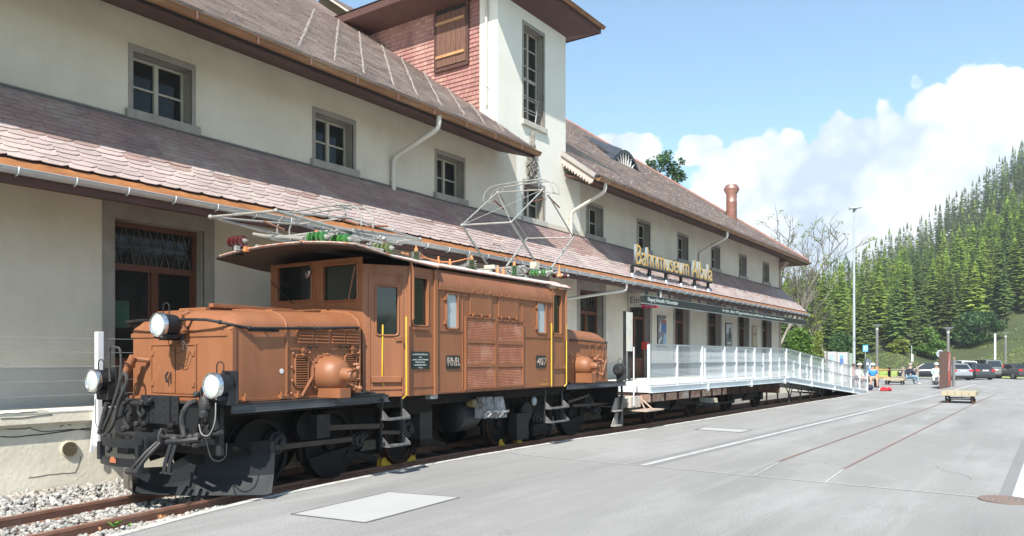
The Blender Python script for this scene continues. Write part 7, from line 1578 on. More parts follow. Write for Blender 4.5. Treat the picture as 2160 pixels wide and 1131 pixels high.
# ================================================================ CARS
TYRE = mat('tyre_rubber', (.02, .02, .02), (.015, .015, .015), 4, .8); RIMM = mat('alloy_rim', (.55, .56, .57), (.45, .46, .47), 4, .25, .8); CARG = mat('car_glass', (.015, .018, .02), (.02, .024, .026), 3, .05, spec=.8); LAMP = mat('red_tail_lamp', (.55, .02, .03), (.45, .02, .02), 3, .15); PLT = mat('number_plate_white', (.7, .7, .68), (.66, .66, .64), 3, .4); TRIM = mat('black_car_trim', (.02, .02, .021), (.016, .016, .017), 3, .5)
def car(px, d, ang, kind, paint, label):
    x, y, _ = atd(px, d); z0 = groundz(x, y); t = thing('parked_car', (x, y, z0), label, 'car', 'cars parked along the far side of the yard'); t.rotation_euler = (0, 0, rad(ang))
    Lh = {'estate': 2.35, 'hatch': 2.1, 'suv': 2.3, 'van': 2.15, 'sedan': 2.4}[kind]; H = {'estate': 1.47, 'hatch': 1.48, 'suv': 1.68, 'van': 1.78, 'sedan': 1.42}[kind]; W = .9
    belt = .92 if kind not in ('suv', 'van') else 1.02
    # lower body stations: (x, halfwidth, ztop)
    low = [(-Lh, .74, .62), (-Lh+.04, .82, .88), (-Lh+.2, .88, belt+.02), (-Lh+.8, .9, belt+.01), (0, .91, belt), (Lh-1.25, .9, belt-.03), (Lh-.9, .88, belt-.08), (Lh-.3, .82, .80), (Lh-.06, .72, .66), (Lh, .6, .5)]
    if kind == 'sedan': low[2] = (-Lh+.15, .86, belt+.06); low[3] = (-Lh+.75, .9, belt+.06)
    mb = MB(); rows = []
    for xx, w, zt in low: rows.append([(xx, -w*.93, .22), (xx, -w, .34), (xx, -w*1.0, .55), (xx, -w*.98, zt-.10), (xx, -w*.90, zt), (xx, 0, zt+.03), (xx, w*.90, zt), (xx, w*.98, zt-.10), (xx, w, .55), (xx, w, .34), (xx, w*.93, .22)])
    mb.strip(rows); mb.add(rows[0], [tuple(range(11))]); mb.add(rows[-1], [tuple(range(11))])
    # cabin
    rr0, rr1, fr0, fr1 = {'estate': (-Lh+.12, -Lh+.50, .25, 1.15), 'hatch': (-Lh+.12, -Lh+.55, .15, 1.1), 'suv': (-Lh+.10, -Lh+.45, .25, 1.1), 'van': (-Lh+.08, -Lh+.25, .45, 1.25), 'sedan': (-Lh+.72, -Lh+1.35, .2, 1.1)}[kind]
    cab_ = [(rr0, belt, .80), (rr1, H-.04, .62), ((rr1+fr0)/2, H, .64), (fr0, H-.04, .62), (fr1, belt-.02, .80)]
    rows = [[(xx, -w, z), (xx, -w*.92, z+.02), (xx, 0, z+.04), (xx, w*.92, z+.02), (xx, w, z)] for xx, z, w in cab_]
    def put(mbx, nm, m, par=t):
        me = bpy.data.meshes.new(nm); me.from_pydata(mbx.v, [], mbx.f); me.materials.append(m); bm = bmesh.new(); bm.from_mesh(me); bmesh.ops.recalc_face_normals(bm, faces=bm.faces); bm.to_mesh(me); bm.free(); me.polygons.foreach_set('use_smooth', [True]*len(me.polygons)); me.set_sharp_from_angle(angle=rad(35)); o = bpy.data.objects.new(nm, me); sc.collection.objects.link(o); o.parent = par; return o
    # roof + pillars as paint: roof strip
    mb.strip(rows[1:4])
    for s in (-1, 1):   # pillars
        for (xa, za, wa), (xb, zb, wb), w_ in ((cab_[0], cab_[1], .16), (cab_[4], cab_[3], .07)):
            q = 1 if xa < 0 else -1; mb.add([(xa, s*wa*1.005, za), (xa+q*w_*2.2, s*wa*1.03, za), (xb+q*w_, s*wb*1.005, zb), (xb, s*wb, zb+.02)], [(0, 1, 2, 3)])
        xm = (rr1+fr0)/2+.1; mb.add([(xm-.05, s*.835, belt), (xm+.05, s*.835, belt), (xm+.04, s*.65, H-.02), (xm-.04, s*.65, H-.02)], [(0, 1, 2, 3)])
    bod = put(mb, 'body', paint)
    for s in (-1, 1):
        mb = MB(); mb.add([(xx, s*w*.995, z) for xx, z, w in cab_], [(0, 1, 2, 3, 4)]); put(mb, 'side_window', CARG)
    mb = MB(); (xa, za, wa), (xb, zb, wb) = cab_[0], cab_[1]; q_ = lambda t_, f_: ((xa+(xb-xa)*t_)-.012, (wa+(wb-wa)*t_)*f_, za+(zb-za)*t_+.004); mb.add([(q_(.12, .84)[0], -q_(.12, .84)[1], q_(.12, .84)[2]), q_(.12, .84), q_(.88, .86), (q_(.88, .86)[0], -q_(.88, .86)[1], q_(.88, .86)[2])], [(0, 1, 2, 3)]); put(mb, 'rear_window', CARG)
    mb = MB(); mb.add([(xa, -wa, za), (xa, wa, za), (xb, wb, zb), (xb, -wb, zb)], [(0, 1, 2, 3)]); put(mb, 'tailgate_frame', paint)
    mb = MB(); (xa, za, wa), (xb, zb, wb) = cab_[4], cab_[3]; mb.add([(xa, -wa, za), (xa, wa, za), (xb, wb, zb), (xb, -wb, zb)], [(0, 1, 2, 3)]); put(mb, 'windscreen', CARG)
    for s in (-1, 1):
        mb = MB(); mb.box(-Lh-.012, -Lh+.16, *sorted((s*.52, s*.835)), .76, .93) if kind != 'van' else mb.box(-Lh-.012, -Lh+.1, *sorted((s*.70, s*.85)), .8, 1.3); put(mb, 'tail_lamp', LAMP)
        mb = MB(); mb.box(Lh-.28, Lh-.10, *sorted((s*.5, s*.78)), .60, .72); put(mb, 'headlight', LENS)
        mb = MB(); mb.box(.75, .95, *sorted((s*.88, s*1.02)), .93, 1.05); put(mb, 'wing_mirror', paint)
        for xx in (-Lh+.85, Lh-.88):
            mb = MB(); mb.cyl((xx, s*.70, .32), (xx, s*.915, .32), .325, 20); w_ = put(mb, 'tyre', TYRE); mb = MB(); mb.cyl((xx, s*.9, .32), (xx, s*.925, .32), .215, 16); put(mb, 'rim', RIMM, w_)
            mb = MB(); 
            for k in range(5): a = k*1.2566; mb.add([(xx+math.cos(a+.35)*.05, s*.927, .32+math.sin(a+.35)*.05), (xx+math.cos(a+.35)*.19, s*.927, .32+math.sin(a+.35)*.19), (xx+math.cos(a+.85)*.19, s*.927, .32+math.sin(a+.85)*.19)], [(0, 1, 2)])
            put(mb, 'rim_gaps', TYRE, w_)
    mb = MB(); mb.box(-Lh-.02, -Lh+.0, -.26, .26, .78, .89) if kind != 'sedan' else mb.box(-Lh-.02, -Lh+.02, -.26, .26, .74, .85); put(mb, 'number_plate', PLT)
    mb = MB(); mb.box(-Lh-.015, -Lh+.3, -.84, .84, .22, .42); put(mb, 'bumper', TRIM)
    return t
def paint(nm, c, met=.3): return mat(nm, c, tuple(v*.95 for v in c), 2, .35, met, coat=.4)
car(1953, 70.5, 102, 'estate', paint('black_car_paint', (.012, .014, .016)), 'black estate car parked side-on behind the seated people')
car(2024, 75, 31, 'suv', paint('white_car_paint', (.72, .72, .72), 0), 'white sport utility car between the silver hatchback and the dark estate')
car(2007, 68.5, 30, 'hatch', paint('silver_car_paint', (.30, .33, .35)), 'silver hatchback with red tail lamps just right of the slatted column')
car(2050, 70, 30, 'estate', paint('dark_grey_car_paint', (.05, .055, .06)), 'dark grey estate car with its back to the yard, right of the white car')
car(2074, 74, 30, 'van', paint('grey_green_car_paint', (.20, .21, .20)), 'tall grey van-like car between the two dark cars')
car(2137, 71.5, 31, 'sedan', paint('anthracite_car_paint', (.06, .058, .055)), 'anthracite saloon car at the right with pale wheels')
car(2172, 79, 31, 'hatch', paint('deep_grey_car_paint', (.04, .042, .045)), 'dark car half cut off at the right edge')

# ================================================================ PEOPLE
def skin_body(name, verts, edges, radii, m, par, org, rot):
    me = bpy.data.meshes.new(name); me.from_pydata([tuple(v) for v in verts], edges, []); me.materials.append(m); o = bpy.data.objects.new(name, me); sc.collection.objects.link(o); o.parent = par
    sk = o.modifiers.new('skin', 'SKIN'); sk.use_smooth_shade = True
    for i, r in enumerate(radii): me.skin_vertices[0].data[i].radius = (r[0], r[1]) if isinstance(r, tuple) else (r, r)
    me.skin_vertices[0].data[0].use_root = True
    sb = o.modifiers.new('sub', 'SUBSURF'); sb.levels = 1; sb.render_levels = 2; return o
SKIN = mat('skin', (.52, .31, .22), (.48, .28, .2), 4, .5)
def seated(px, d, face, top, bottom, hair, label, hat=None, shorts=False, z=None, lean=.06, seat=.44, sleeve=True, shoe=TYRE, spread=.16):
    x, y, _ = atd(px, d); z0 = groundz(x, y) if z is None else z
    t = thing('person', (x, y, z0), label, 'person'); t.rotation_euler = (0, 0, rad(face))     # local +x = facing, pelvis at origin
    hd = (lean+.05, 0, 1.16)
    V = [(0, 0, seat+.12), (.01, 0, seat+.28), (lean, 0, seat+.48), (lean+.01, 0, seat+.60), hd[:2]+(1.13,), (hd[0], 0, 1.24)]
    E_ = [(0, 1), (1, 2), (2, 3), (3, 4), (4, 5)]; Rr = [(.14, .13), (.12, .14), (.13, .17), .055, .085, .08]
    for s in (-1, 1):
        i = len(V); V += [(.02, s*.09, seat+.08), (.42, s*spread, seat+.06), (.44, s*(spread+.01), .12), (.45, s*(spread+.01), .05), (.58, s*(spread+.03), .04)]; E_ += [(0, i), (i, i+1), (i+1, i+2), (i+2, i+3), (i+3, i+4)]; Rr += [.09, .065, .042, .045, .035]
        i = len(V); V += [(lean, s*.19, seat+.50), (.08, s*.25, seat+.27), (.28, s*.16, seat+.16), (.36, s*.12, seat+.14)]; E_ += [(2, i), (i, i+1), (i+1, i+2), (i+2, i+3)]; Rr += [.055, .045, .032, .03]
    skin_body('body', V, E_, Rr, SKIN, t, None, None)
    TV = [(0, 0, seat+.10), (.01, 0, seat+.28), (lean, 0, seat+.47), (lean, 0, seat+.555)]; TE = [(0, 1), (1, 2), (2, 3)]; TR = [(.165, .155), (.145, .165), (.15, .19), .075]
    for s in (-1, 1):
        i = len(TV); TV += [(lean, s*.19, seat+.50), (.075, s*.245, seat+.29)]; TE += [(2, i), (i, i+1)]; TR += [.075, .062]
        if sleeve: TV += [(.26, s*.165, seat+.17)]; TE += [(i+1, i+2)]; TR += [.048]
    skin_body('shirt', TV, TE, TR, top, t, None, None)
    LV = [(0, 0, seat+.12)]; LE = []; LR_ = [(.16, .15)]
    for s in (-1, 1):
        i = len(LV); LV += [(.03, s*.09, seat+.08), (.40, s*spread, seat+.06)]; LE += [(0, i), (i, i+1)]; LR_ += [.108, .088]
        if not shorts: LV += [(.44, s*(spread+.01), .14)]; LE += [(i+1, i+2)]; LR_ += [.062]
    skin_body('shorts' if shorts else 'trousers', LV, LE, LR_, bottom, t, None, None)
    def put(mbx, nm, m): me = bpy.data.meshes.new(nm); me.from_pydata(mbx.v, [], mbx.f); me.materials.append(m); me.polygons.foreach_set('use_smooth', [True]*len(me.polygons)); o = bpy.data.objects.new(nm, me); sc.collection.objects.link(o); o.parent = t; return o
    mb = MB(); mb.sph((hd[0]-.02, 0, 1.235), .105, 12, 8); put(mb, 'hair', hair)
    if hat: mb = MB(); mb.lathe((hd[0]-.01, 0, 1.26), (0.1, 0, 1), [(0, .16), (.01, .155), (.02, .11), (.08, .10), (.10, .05), (.105, .001)], 16); put(mb, 'hat', hat)
    mb = MB(); mb.sph((hd[0]+.095, 0, 1.19), .018, 6, 4); put(mb, 'nose', SKIN)
    for s in (-1, 1): mb = MB(); mb.sph((hd[0]+.082, s*.035, 1.215), .011, 6, 4); put(mb, 'eye', INK); mb = MB(); mb.sph((.53, s*(spread+.02), .05), .06, 8, 5, .8); mb.v = [((a-.53)*1.9+.53, b, c) for a, b, c in mb.v]; put(mb, 'shoe', shoe)
    return t
CB = mat('bright_blue_cloth', (.03, .22, .55), (.025, .18, .48), 5, .8); KH = mat('khaki_cloth', (.38, .30, .21), (.34, .26, .18), 5, .8); CW = mat('white_cloth', (.66, .65, .62), (.60, .58, .56), 5, .8); NV = mat('navy_cloth', (.025, .03, .055), (.02, .024, .045), 5, .8); JN = mat('pale_denim', (.22, .34, .42), (.18, .29, .37), 5, .8); PK = mat('faded_pink_cloth', (.50, .27, .23), (.45, .24, .2), 5, .8); GH = mat('grey_hair', (.32, .30, .28), (.25, .23, .21), 8, .8); BH = mat('brown_hair', (.10, .06, .04), (.07, .045, .03), 8, .8); LT = mat('pale_mint_cloth', (.45, .62, .58), (.4, .55, .52), 5, .8)
b3 = thing('low_bench', atd(1842, 42.4), 'low dark bench under the man in blue', 'bench')
c = Vector(atd(1838, 42.6)); 
for k in range(3): mb = MB(); p = c-RGT*1.1+FWD*(k*.16-.1); q = c+RGT*.45+FWD*(k*.16-.1); mb.hexa([tuple(p+Vector((0, 0, .38))), tuple(q+Vector((0, 0, .38))), tuple(q+FWD*.13+Vector((0, 0, .38))), tuple(p+FWD*.13+Vector((0, 0, .38)))], [tuple(p+Vector((0, 0, .42))), tuple(q+Vector((0, 0, .42))), tuple(q+FWD*.13+Vector((0, 0, .42))), tuple(p+FWD*.13+Vector((0, 0, .42)))]); mb.build('seat_board', MWOOD, b3)
for s in (-1.0, .35): mb = MB(); p = c+RGT*s; mb.box(p.x-.05, p.x+.05, p.y-.05, p.y+.18, 0, .38); mb.build('leg', BLK, b3)
fc = math.degrees(TH)+180
seated(1840, 42.6, fc-14, CB, KH, GH, 'man in bright blue shirt, khaki shorts and white cap seated at the ramp foot', hat=WHITE, shorts=True, sleeve=False)
seated(1810, 43.2, fc+25, CW, PK, GH, 'person in a white top with white sun hat seated behind the ramp mesh', hat=WHITE, shorts=True)
seated(1797, 43.6, fc+35, PK, CW, BH, 'person in faded pink seated behind the ramp mesh, furthest left', shorts=True, sleeve=False)
mp_ = atd(1918, 47.4); seated(1919, 47.3, math.degrees(TH)-78, NV, JN, GH, 'man in navy jacket and pale jeans seated on the far bench, facing right', shoe=WHITE, lean=.0)
b4 = thing('folding_chair', atd(1975, 47.6), 'small folding chair under the woman in white', 'chair'); c = Vector(atd(1975, 47.7))
mb = MB(); mb.box(c.x-.22, c.x+.22, c.y-.22, c.y+.22, .38, .42); mb.build('seat', NV, b4)
for a in (-.2, .2):
    for b in (-.2, .2): mb = MB(); mb.box(c.x+a-.015, c.x+a+.015, c.y+b-.015, c.y+b+.015, 0, .38); mb.build('leg', BLK, b4)
seated(1975, 47.6, fc-26, LT, CW, GH, 'woman in white trousers, pale mint top and white cap seated left of the slatted column', hat=WHITE, shoe=CW)
c = Vector(atd(1974, 46.7)); mb = MB(); mb.sph((c.x, c.y, .14), .17, 10, 6, .9); bgg = mb.build('black_handbag', INK, label='black handbag on the ground between the feet of the woman in white', cat='bag', org=(c.x, c.y, 0), smooth=True); mb = MB(); mb.tube([(c.x-.08, c.y+.05, .25), (c.x-.04, c.y+.03, .42), (c.x+.04, c.y-.03, .42), (c.x+.08, c.y-.05, .25)], .012, 5); mb.build('handle', INK, bgg)
c = Vector(onground(1869, 825)); RC = mat('bright_red_cloth', (.62, .02, .03), (.5, .015, .025), 5, .7, bump=.4, bsc=12)
mb = MB()
for k in range(7): q = c+RGT*(k*.07-.22)+FWD*R.uniform(-.1, .12); mb.sph((q.x, q.y, .06+.03*(k % 3)), R.uniform(.08, .15), 8, 5, R.uniform(.5, .9))
mb.build('red_rucksack', RC, label='crumpled bright red rucksack lying on the asphalt beside the ramp foot', cat='bag', org=tuple(c), smooth=True)
c = Vector(onground(1857, 824)); mb = MB(); mb.sph((c.x, c.y, .04), .10, 8, 5, .5); mb.build('white_cloth', CW, label='white cloth lying left of the red rucksack', cat='cloth', org=tuple(c), smooth=True)
c = Vector(onground(1835, 823)); mb = MB(); mb.sph((c.x, c.y, .14), .17, 8, 5, .9); mb.build('dark_rucksack', NV, label='dark rucksack on the ground at the feet of the man in blue', cat='bag', org=tuple(c), smooth=True)
# ================================================================ FAR SETTING AND TREES
ROCK = mat('limestone', (.30, .29, .26), (.13, .13, .11), .12, .9, bump=.8, bsc=2, det=8)
mb = MB(); ra = []; rb = []
FAR = mat('haze_tinted_rock', (.30, .34, .38), (.24, .28, .31), .004, .95)  # blue-grey of distance haze put into the rock colour
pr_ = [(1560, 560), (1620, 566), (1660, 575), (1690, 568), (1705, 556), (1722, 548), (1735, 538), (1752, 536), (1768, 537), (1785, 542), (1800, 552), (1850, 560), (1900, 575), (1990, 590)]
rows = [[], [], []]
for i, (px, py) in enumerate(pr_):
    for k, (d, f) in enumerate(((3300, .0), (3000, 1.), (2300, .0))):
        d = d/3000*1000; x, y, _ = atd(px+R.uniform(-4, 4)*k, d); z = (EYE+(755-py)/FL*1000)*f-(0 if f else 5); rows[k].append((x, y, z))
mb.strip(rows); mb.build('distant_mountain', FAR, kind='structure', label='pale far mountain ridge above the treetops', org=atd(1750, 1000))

NEED_D = mat('spruce_needles', (.135, .190, .052), (.092, .142, .040), .7, .8, obj=.28, isl=0); NEED_L = mat('larch_needles', (.32, .42, .09), (.25, .345, .07), .7, .8, obj=.22)
for nm in ('spruce_needles', 'larch_needles'): MATS[nm].node_tree.nodes['Principled BSDF'].inputs['Specular IOR Level'].default_value = .2
def leafmix(m, f=.4):
    n = m.node_tree.nodes; l = m.node_tree.links; b = n['Principled BSDF']; src = b.inputs['Base Color'].links[0].from_socket; t = n.new('ShaderNodeBsdfTranslucent'); l.new(src, t.inputs[0]); x = n.new('ShaderNodeMixShader'); x.inputs[0].default_value = f; l.new(b.outputs[0], x.inputs[1]); l.new(t.outputs[0], x.inputs[2]); l.new(x.outputs[0], n['Material Output'].inputs['Surface'])
leafmix(NEED_D, .35); leafmix(NEED_L, .45)
BARK = mat('conifer_bark', (.10, .075, .055), (.07, .05, .04), 2., .9); BARKG = mat('grey_bark', (.26, .23, .19), (.17, .15, .12), 3., .9, dirt=(.22, .17, .06), dsc=1.5); TWIG = mat('bare_twigs', (.15, .13, .115), (.11, .095, .08), 3., .9)
def conifer(mb, h, R0, levels, boughs, rnd, droop=.22, x0=0, y0=0, z0=0, sparse=0., twigs=3):
    lv = []
    base = h*rnd.uniform(.04, .14)
    for i in range(levels):
        t = (i+rnd.uniform(-.3, .3))/levels; z = base+(h-base)*max(0, t)
        r = R0*(1-max(0, t))**.85*rnd.uniform(.75, 1.15)+.10*R0
        if t < .12: r *= .55+3.5*max(0, t)
        for k in range(boughs):
            if rnd.random() < sparse: continue
            a = 6.283*(k+rnd.random()*.9)/boughs+i*1.7; rr = r*rnd.uniform(.6, 1.12); c, s = math.cos(a), math.sin(a); dz = -droop*rr+rnd.uniform(-.1, .1)*rr; zz = z+rnd.uniform(-.4, .4)*h/levels
            w = rr*.30+.10
            p = lambda u, v, q: (x0+c*u-s*v, y0+s*u+c*v, z0+zz+q)
            mb.add([p(0, -.03, .02*h/levels), p(rr*.35, -w*.55, dz*.25-.05), p(rr*.62, -w*.8, dz*.6-.15*w), p(rr, 0, dz), p(rr*.62, w*.8, dz*.6-.15*w), p(rr*.35, w*.55, dz*.25-.05), p(rr*.55, 0, dz*.45+.12*w)], [(0, 1, 6), (1, 2, 6), (2, 3, 6), (3, 4, 6), (4, 5, 6), (5, 0, 6)] if twigs > 2 else [(0, 2, 3, 4)])
            if twigs > 2:
                for q_ in range(2):
                    u = rr*rnd.uniform(.35, .9); v = w*rnd.choice((-1, 1))*rnd.uniform(.5, 1.1); e = rr*.2; mb.add([p(u-e, v*.2, dz*(u/rr)), p(u+e*.7, v, dz*(u/rr)-.1*w), p(u+e, v*.3, dz*(u/rr)+.03)], [(0, 1, 2)])
    # top spire
    for k in range(5): a = k*1.257; mb.add([(x0, y0, z0+h*1.02), (x0+math.cos(a)*.17*R0, y0+math.sin(a)*.17*R0, z0+h*.84), (x0+math.cos(a+1.3)*.15*R0, y0+math.sin(a+1.3)*.15*R0, z0+h*.86)], [(0, 1, 2)])
protos = []
for v in range(9):
    rnd = random.Random(100+v); larch = v % 3 == 1 or v == 8; h = 12.; mb = MB(); mb.cur = 0
    conifer(mb, h, (2.0, 2.35, 1.8, 2.2, 2.5, 1.9, 1.6, 2.3, 2.6)[v], 30, 9, rnd, .12 if larch else .30, sparse=.12 if v != 6 else .4)
    mb.cur = 1; mb.lathe((0, 0, -.5), (0, 0, 1), [(0, .2), (h*.5, .12), (h+.3, .02)], 6)
    me = bpy.data.meshes.new('conifer'); me.from_pydata(mb.v, [], mb.f); me.materials.append(NEED_L if larch else NEED_D); me.materials.append(BARK); me.polygons.foreach_set('material_index', mb.m); protos.append((me, larch))
# candidate places on the slope
rnd = random.Random(42); cand = []
def hillok(px, d):
    return True
for _ in range(22000):
    d = 84+216*rnd.random()**.8; px = rnd.uniform(1560, 2330); x, y, _z = atd(px, d); t = (px-1080)/FL
    if 1838 < px < 1950 and d < 93: continue
    if px >= 1950 and d < 101+max(0, (px-2040))*.03: continue
    if px < 1838 and d < 82: continue
    if 1785 < px < 1842 and 185 < d < 215: continue
    if all((x-a)**2+(y-b)**2 > (2.35+d*.006)**2 for a, b, *_ in cand[-3000:]): cand.append((x, y, d, px))
cand.sort(key=lambda c: c[2]); near = cand[:300]; far = cand[300:]
LAB = {0: 'dark spruce in the forest on the slope beyond the car park', 1: 'light green larch in the forest on the slope beyond the car park'}
for i, (x, y, d, px) in enumerate(near):
    lar = rnd.random() < (.7 if d > 112 else .4); pick = [p for p in protos if p[1] == lar]; me, l_ = rnd.choice(pick)
    o = bpy.data.objects.new('conifer_tree', me); sc.collection.objects.link(o); hh = rnd.uniform(.60, .98)*(1.0 if d > 100 else .85); o.location = (x, y, terr(x, y)-.2); o.scale = (hh*rnd.uniform(.9, 1.15), hh*rnd.uniform(.9, 1.15), hh); o.rotation_euler = (rnd.uniform(-.03, .03), rnd.uniform(-.03, .03), rnd.uniform(0, 6.28))
    kd = 'larch' if l_ else 'spruce'; sz = 'Light green larch' if l_ else 'Dark spruce'; sz = sz.lower()
    zone = 'left of the tall light mast' if px < 1801 else 'just right of the tall light mast' if px < 1850 else 'above the black estate car' if px < 1975 else 'above the silver car' if px < 2062 else 'above the rightmost cars'
    rank = 'at the forest foot' if d < 112 else 'amid the forest' if d < 135 else 'higher up the slope'
    tag(o, sz+' '+rank+' '+zone, kd, kd+' trees '+rank+' '+zone)
for larch in (False, True):
    mb = MB()
    for i, (x, y, d, px) in enumerate(far):
        if (rnd.random() < (.55 if d < 215 else .25)) != larch: continue
        edge = d > 225; h = rnd.uniform(7, 12.5)*(1.15 if edge else 1.0); 
        conifer(mb, h, rnd.uniform(1.5, 2.4)*(h/12)*(.92 if edge else 1), 18, 7, rnd, .14 if larch else .3, x, y, terr(x, y)-.3, sparse=.12, twigs=1)
    nm = NEED_L if larch else NEED_D
    m2 = mat('far_larch_needles' if larch else 'far_spruce_needles', (.30, .39, .09) if larch else (.14, .19, .06), (.20, .27, .06) if larch else (.10, .145, .045), .05, .85, det=3)
    leafmix(m2, .4)
    o = mb.build('far_larches' if larch else 'far_spruces', m2, kind='stuff', label='distant larches higher on the forest slope' if larch else 'distant spruces higher on the forest slope and skyline', cat='forest', org=(150, 60, 10))
# broadleaf foliage
LEAF1 = mat('fresh_green_leaf', (.14, .24, .035), (.085, .17, .025), 1.2, .6, isl=.25); LEAF2 = mat('yellow_green_leaf', (.26, .30, .045), (.17, .22, .035), 1.2, .6, isl=.25); LEAF3 = mat('grey_green_leaf', (.075, .15, .045), (.05, .11, .035), 1.2, .6, isl=.25)
for m_ in (LEAF1, LEAF2, LEAF3): leafmix(m_, .35)
def leafcloud(mb, c, rx, ry, rz_, n, s, rnd, hollow=.45):
    for _ in range(n):
        a = rnd.uniform(0, 6.283); u = rnd.uniform(-1, 1); r = hollow+(1-hollow)*rnd.random()**.5; q = math.sqrt(1-u*u); p = Vector((c[0]+math.cos(a)*q*rx*r, c[1]+math.sin(a)*q*ry*r, c[2]+u*rz_*r)); d1 = Vector((rnd.uniform(-1, 1), rnd.uniform(-1, 1), rnd.uniform(-.6, .6))).normalized()*s; d2 = Vector((rnd.uniform(-1, 1), rnd.uniform(-1, 1), rnd.uniform(-.6, .6))).normalized()*s*.6
        mb.add([tuple(p-d1), tuple(p+d2), tuple(p+d1), tuple(p-d2)], [(0, 1, 2, 3)])
def broad(name, px, d, ytop, wpx, leaf, label, cat, n=1400, s=.10, trunk=True, zbot=None, seed=1, clumps=14):
    rnd = random.Random(seed); x, y, _ = atd(px, d); z0 = groundz(x, y) if d < 77 else terr(x, y); zt = EYE+(755-ytop)/FL*d; rx = wpx/2/FL*d; t = thing(name, (x, y, z0), label, cat); zb = z0+.1 if zbot is None else EYE+(755-zbot)/FL*d
    mb = MB(); hz = (zt-zb)/2; zc = (zt+zb)/2
    for k in range(clumps):
        a = rnd.uniform(0, 6.28); q = rnd.uniform(.1, .78); w = rnd.uniform(-.75, .75); cr_ = rnd.uniform(.28, .45)*(1 if clumps < 26 else .62); f = math.sqrt(1-min(.95, w*w)); leafcloud(mb, (x+math.cos(a)*q*rx*f, y+math.sin(a)*q*rx*f, zc+w*hz), rx*cr_, rx*cr_, hz*cr_, n//clumps, s, rnd, .3)
    mb.build('crown', leaf, t)
    mb = MB()
    for k in range(5 if not trunk else 7):
        a = rnd.uniform(0, 6.28); mb.tube([(x, y, z0-.1), (x+rnd.uniform(-.1, .1)*rx, y, lerp(z0, zc, .6)), (x+math.cos(a)*rx*.55, y+math.sin(a)*rx*.55, zc+hz*rnd.uniform(0, .6))], .03 if not trunk else .12, 5, r2=.02)
    mb.build('branches' if not trunk else 'trunk', BARK, t, kind=None); return t
broad('broadleaf_bush', 1685, 50, 690, 84, LEAF1, 'lush bright green bush directly behind the building corner', 'bush', 5200, .12, False, seed=3, clumps=22)
broad('broadleaf_bush', 1722, 56, 697, 50, LEAF2, 'yellowish green bush right of the lush bush', 'bush', 2200, .11, False, seed=4)
broad('broadleaf_bush', 1765, 66, 700, 70, LEAF3, 'grey green shrub behind the glass screens', 'bush', 2200, .12, False, seed=5)
broad('broadleaf_tree', 1405, 47, 318, 104, LEAF3, 'green leafy treetop showing above the roof hip', 'tree', 1500, .12, True, zbot=430, seed=6, clumps=30)
broad('broadleaf_tree', 2058, 97, 655, 120, LEAF3, 'round light green broadleaf tree at the forest edge behind the cars', 'tree', 4200, .22, True, seed=7, clumps=20)
broad('broadleaf_tree', 1960, 94, 690, 80, LEAF1, 'smaller broadleaf tree at the forest edge behind the black estate', 'tree', 2400, .2, True, seed=8)
broad('broadleaf_bush', 1895, 92, 715, 50, LEAF2, 'yellow green bush at the top of the grass mound', 'bush', 1500, .2, False, seed=9)
broad('broadleaf_tree', 1376, 46, 332, 56, LEAF3, 'lower leafy treetop at the left of the one above the roof hip', 'tree', 700, .12, True, zbot=420, seed=16, clumps=9)
# bare trees
def bare(px, d, ytop, label, seed, spread, leafm=None, ly=None, mossy=True):
    rnd = random.Random(seed); x, y, _ = atd(px, d); z0 = groundz(x, y); zt = EYE+(755-ytop)/FL*d; t = thing('bare_tree', (x, y, z0), label, 'tree', None); mb = MB(); tips = []; H_ = zt-z0
    tw_ = MB()
    def grow(p, dr_, L_, r, lev):
        pts = [p]; q = p; dd = dr_
        for k in range(4): dd = (dd+Vector((rnd.uniform(-.2, .2), rnd.uniform(-.2, .2), rnd.uniform(-.05, .14)))).normalized(); q = q+dd*L_/4; pts.append(q)
        (mb if r > .03 else tw_).tube([tuple(v) for v in pts], max(r, .02), 6 if r > .05 else 4, r2=r*.55, caps=False)
        if lev == 0: tips.append(q); return
        for k in range(rnd.choice((2, 3, 3))+(1 if lev > 2 else 0)):
            i = rnd.randint(1, 4); dv = (dd+Vector((rnd.uniform(-1, 1), rnd.uniform(-1, 1), rnd.uniform(-.15, .75)))*spread).normalized(); grow(pts[i], dv, L_*rnd.uniform(.5, .74), r*.5, lev-1)
    grow(Vector((x, y, z0)), Vector((rnd.uniform(-.05, .05), 0, 1)), H_*.62, .20, 5)
    mb.build('trunk', BARKG, t); tw_.build('twigs', TWIG, t, kind='stuff')
    if leafm:
        lb = MB()
        for p in rnd.sample(tips, max(1, int(len(tips)*ly))): leafcloud(lb, p, .3, .3, .2, 12, .09, rnd, .1)
        lb.build('leaf_tufts', leafm, t, kind='stuff')
    return t
bare(1642, 54, 440, 'tall nearly bare tree with a mossy trunk rising behind the far roof end', 11, .95, LEAF2, .10)
bare(1690, 58, 560, 'smaller bare tree with pale drooping branches beside the far roof end', 15, .95, LEAF2, .12)
bare(1738, 60, 600, 'low bare tree with yellow green leaf tufts behind the glass screens', 19, 1.0, LEAF2, .35)
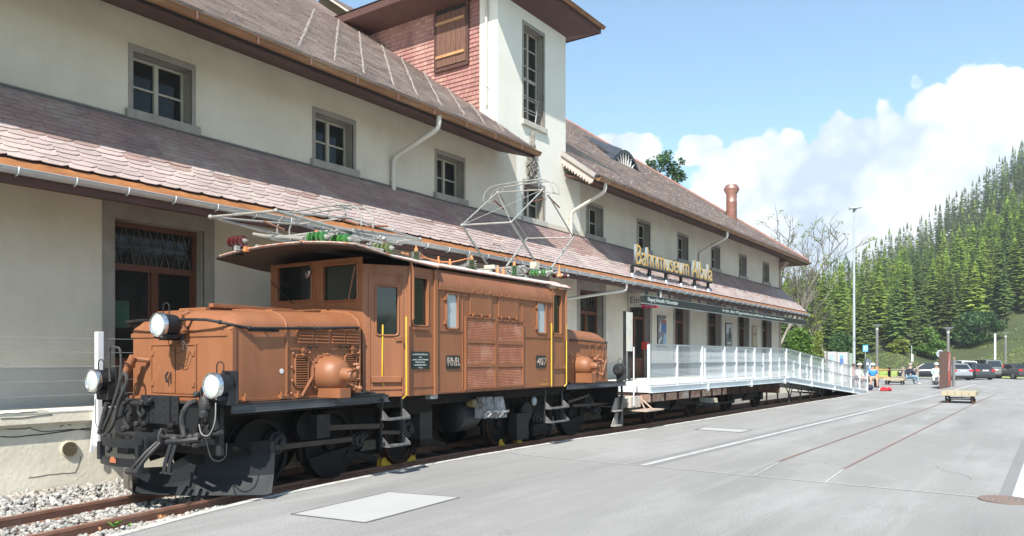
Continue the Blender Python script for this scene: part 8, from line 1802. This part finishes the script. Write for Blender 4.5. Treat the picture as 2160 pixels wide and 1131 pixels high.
# rock outcrop on the slope
for k, (px, py, s) in enumerate(((1798, 592, 3.2), (1812, 584, 3.5), (1828, 580, 3.2), (1838, 590, 2.6), (1820, 600, 3.), (1808, 603, 2.5), (1765, 590, 2.2))):
    d = 200; x, y, _ = atd(px, d); z = EYE+(755-py)/FL*d; mb = MB(); rr_ = random.Random(k)
    vs = [(x+v.x*s*rr_.uniform(.7, 1.3), y+v.y*s*rr_.uniform(.7, 1.3), z-1+v.z*s*rr_.uniform(.8, 1.6)) for v in IV]; mb.add(vs, IF); mb.build('rock_outcrop', ROCK, kind='structure', label='pale limestone outcrop on the wooded slope', org=(x, y, z))
# grass tufts along the bank
mb = MB(); rg = random.Random(5)
for _ in range(14000):
    d = rg.uniform(77.5, 100); px = rg.uniform(1820, 2260); x, y, _z = atd(px, d); z = terr(x, y); h = rg.uniform(.04, .11); a = rg.uniform(0, 6.28); mb.add([(x-math.cos(a)*.05, y-math.sin(a)*.05, z), (x+math.cos(a)*.05, y+math.sin(a)*.05, z), (x+rg.uniform(-.1, .1), y+rg.uniform(-.1, .1), z+h)], [(0, 1, 2)])
mb.build('grass_tufts', mat('grass_tuft_green', (.20, .25, .05), (.13, .19, .04), .3, .8, isl=.12, dirt=(.34, .24, .10), dsc=.12), kind='stuff', label='rough grass tufts on the bank behind the cars', cat='grass', org=(85, 10, 0))

# ================================================================ AIR
hz = MB(); hz.box(-1350, 1350, -1350, 1350, -6, 150)
# (haze box spans the camera and everything seen; sky stays outside)
hm = bpy.data.materials.new('thin_summer_haze'); hm.use_nodes = True; hn = hm.node_tree.nodes; hn.clear(); ho = hn.new('ShaderNodeOutputMaterial'); hv = hn.new('ShaderNodeVolumePrincipled')
hv.inputs['Color'].default_value = (.92, .95, .98, 1); hv.inputs['Density'].default_value = .00065; hv.inputs['Anisotropy'].default_value = .3; hm.node_tree.links.new(hv.outputs[0], ho.inputs['Volume'])
hz.build('haze', hm, kind='stuff', label='thin summer haze in the valley air', cat='haze')
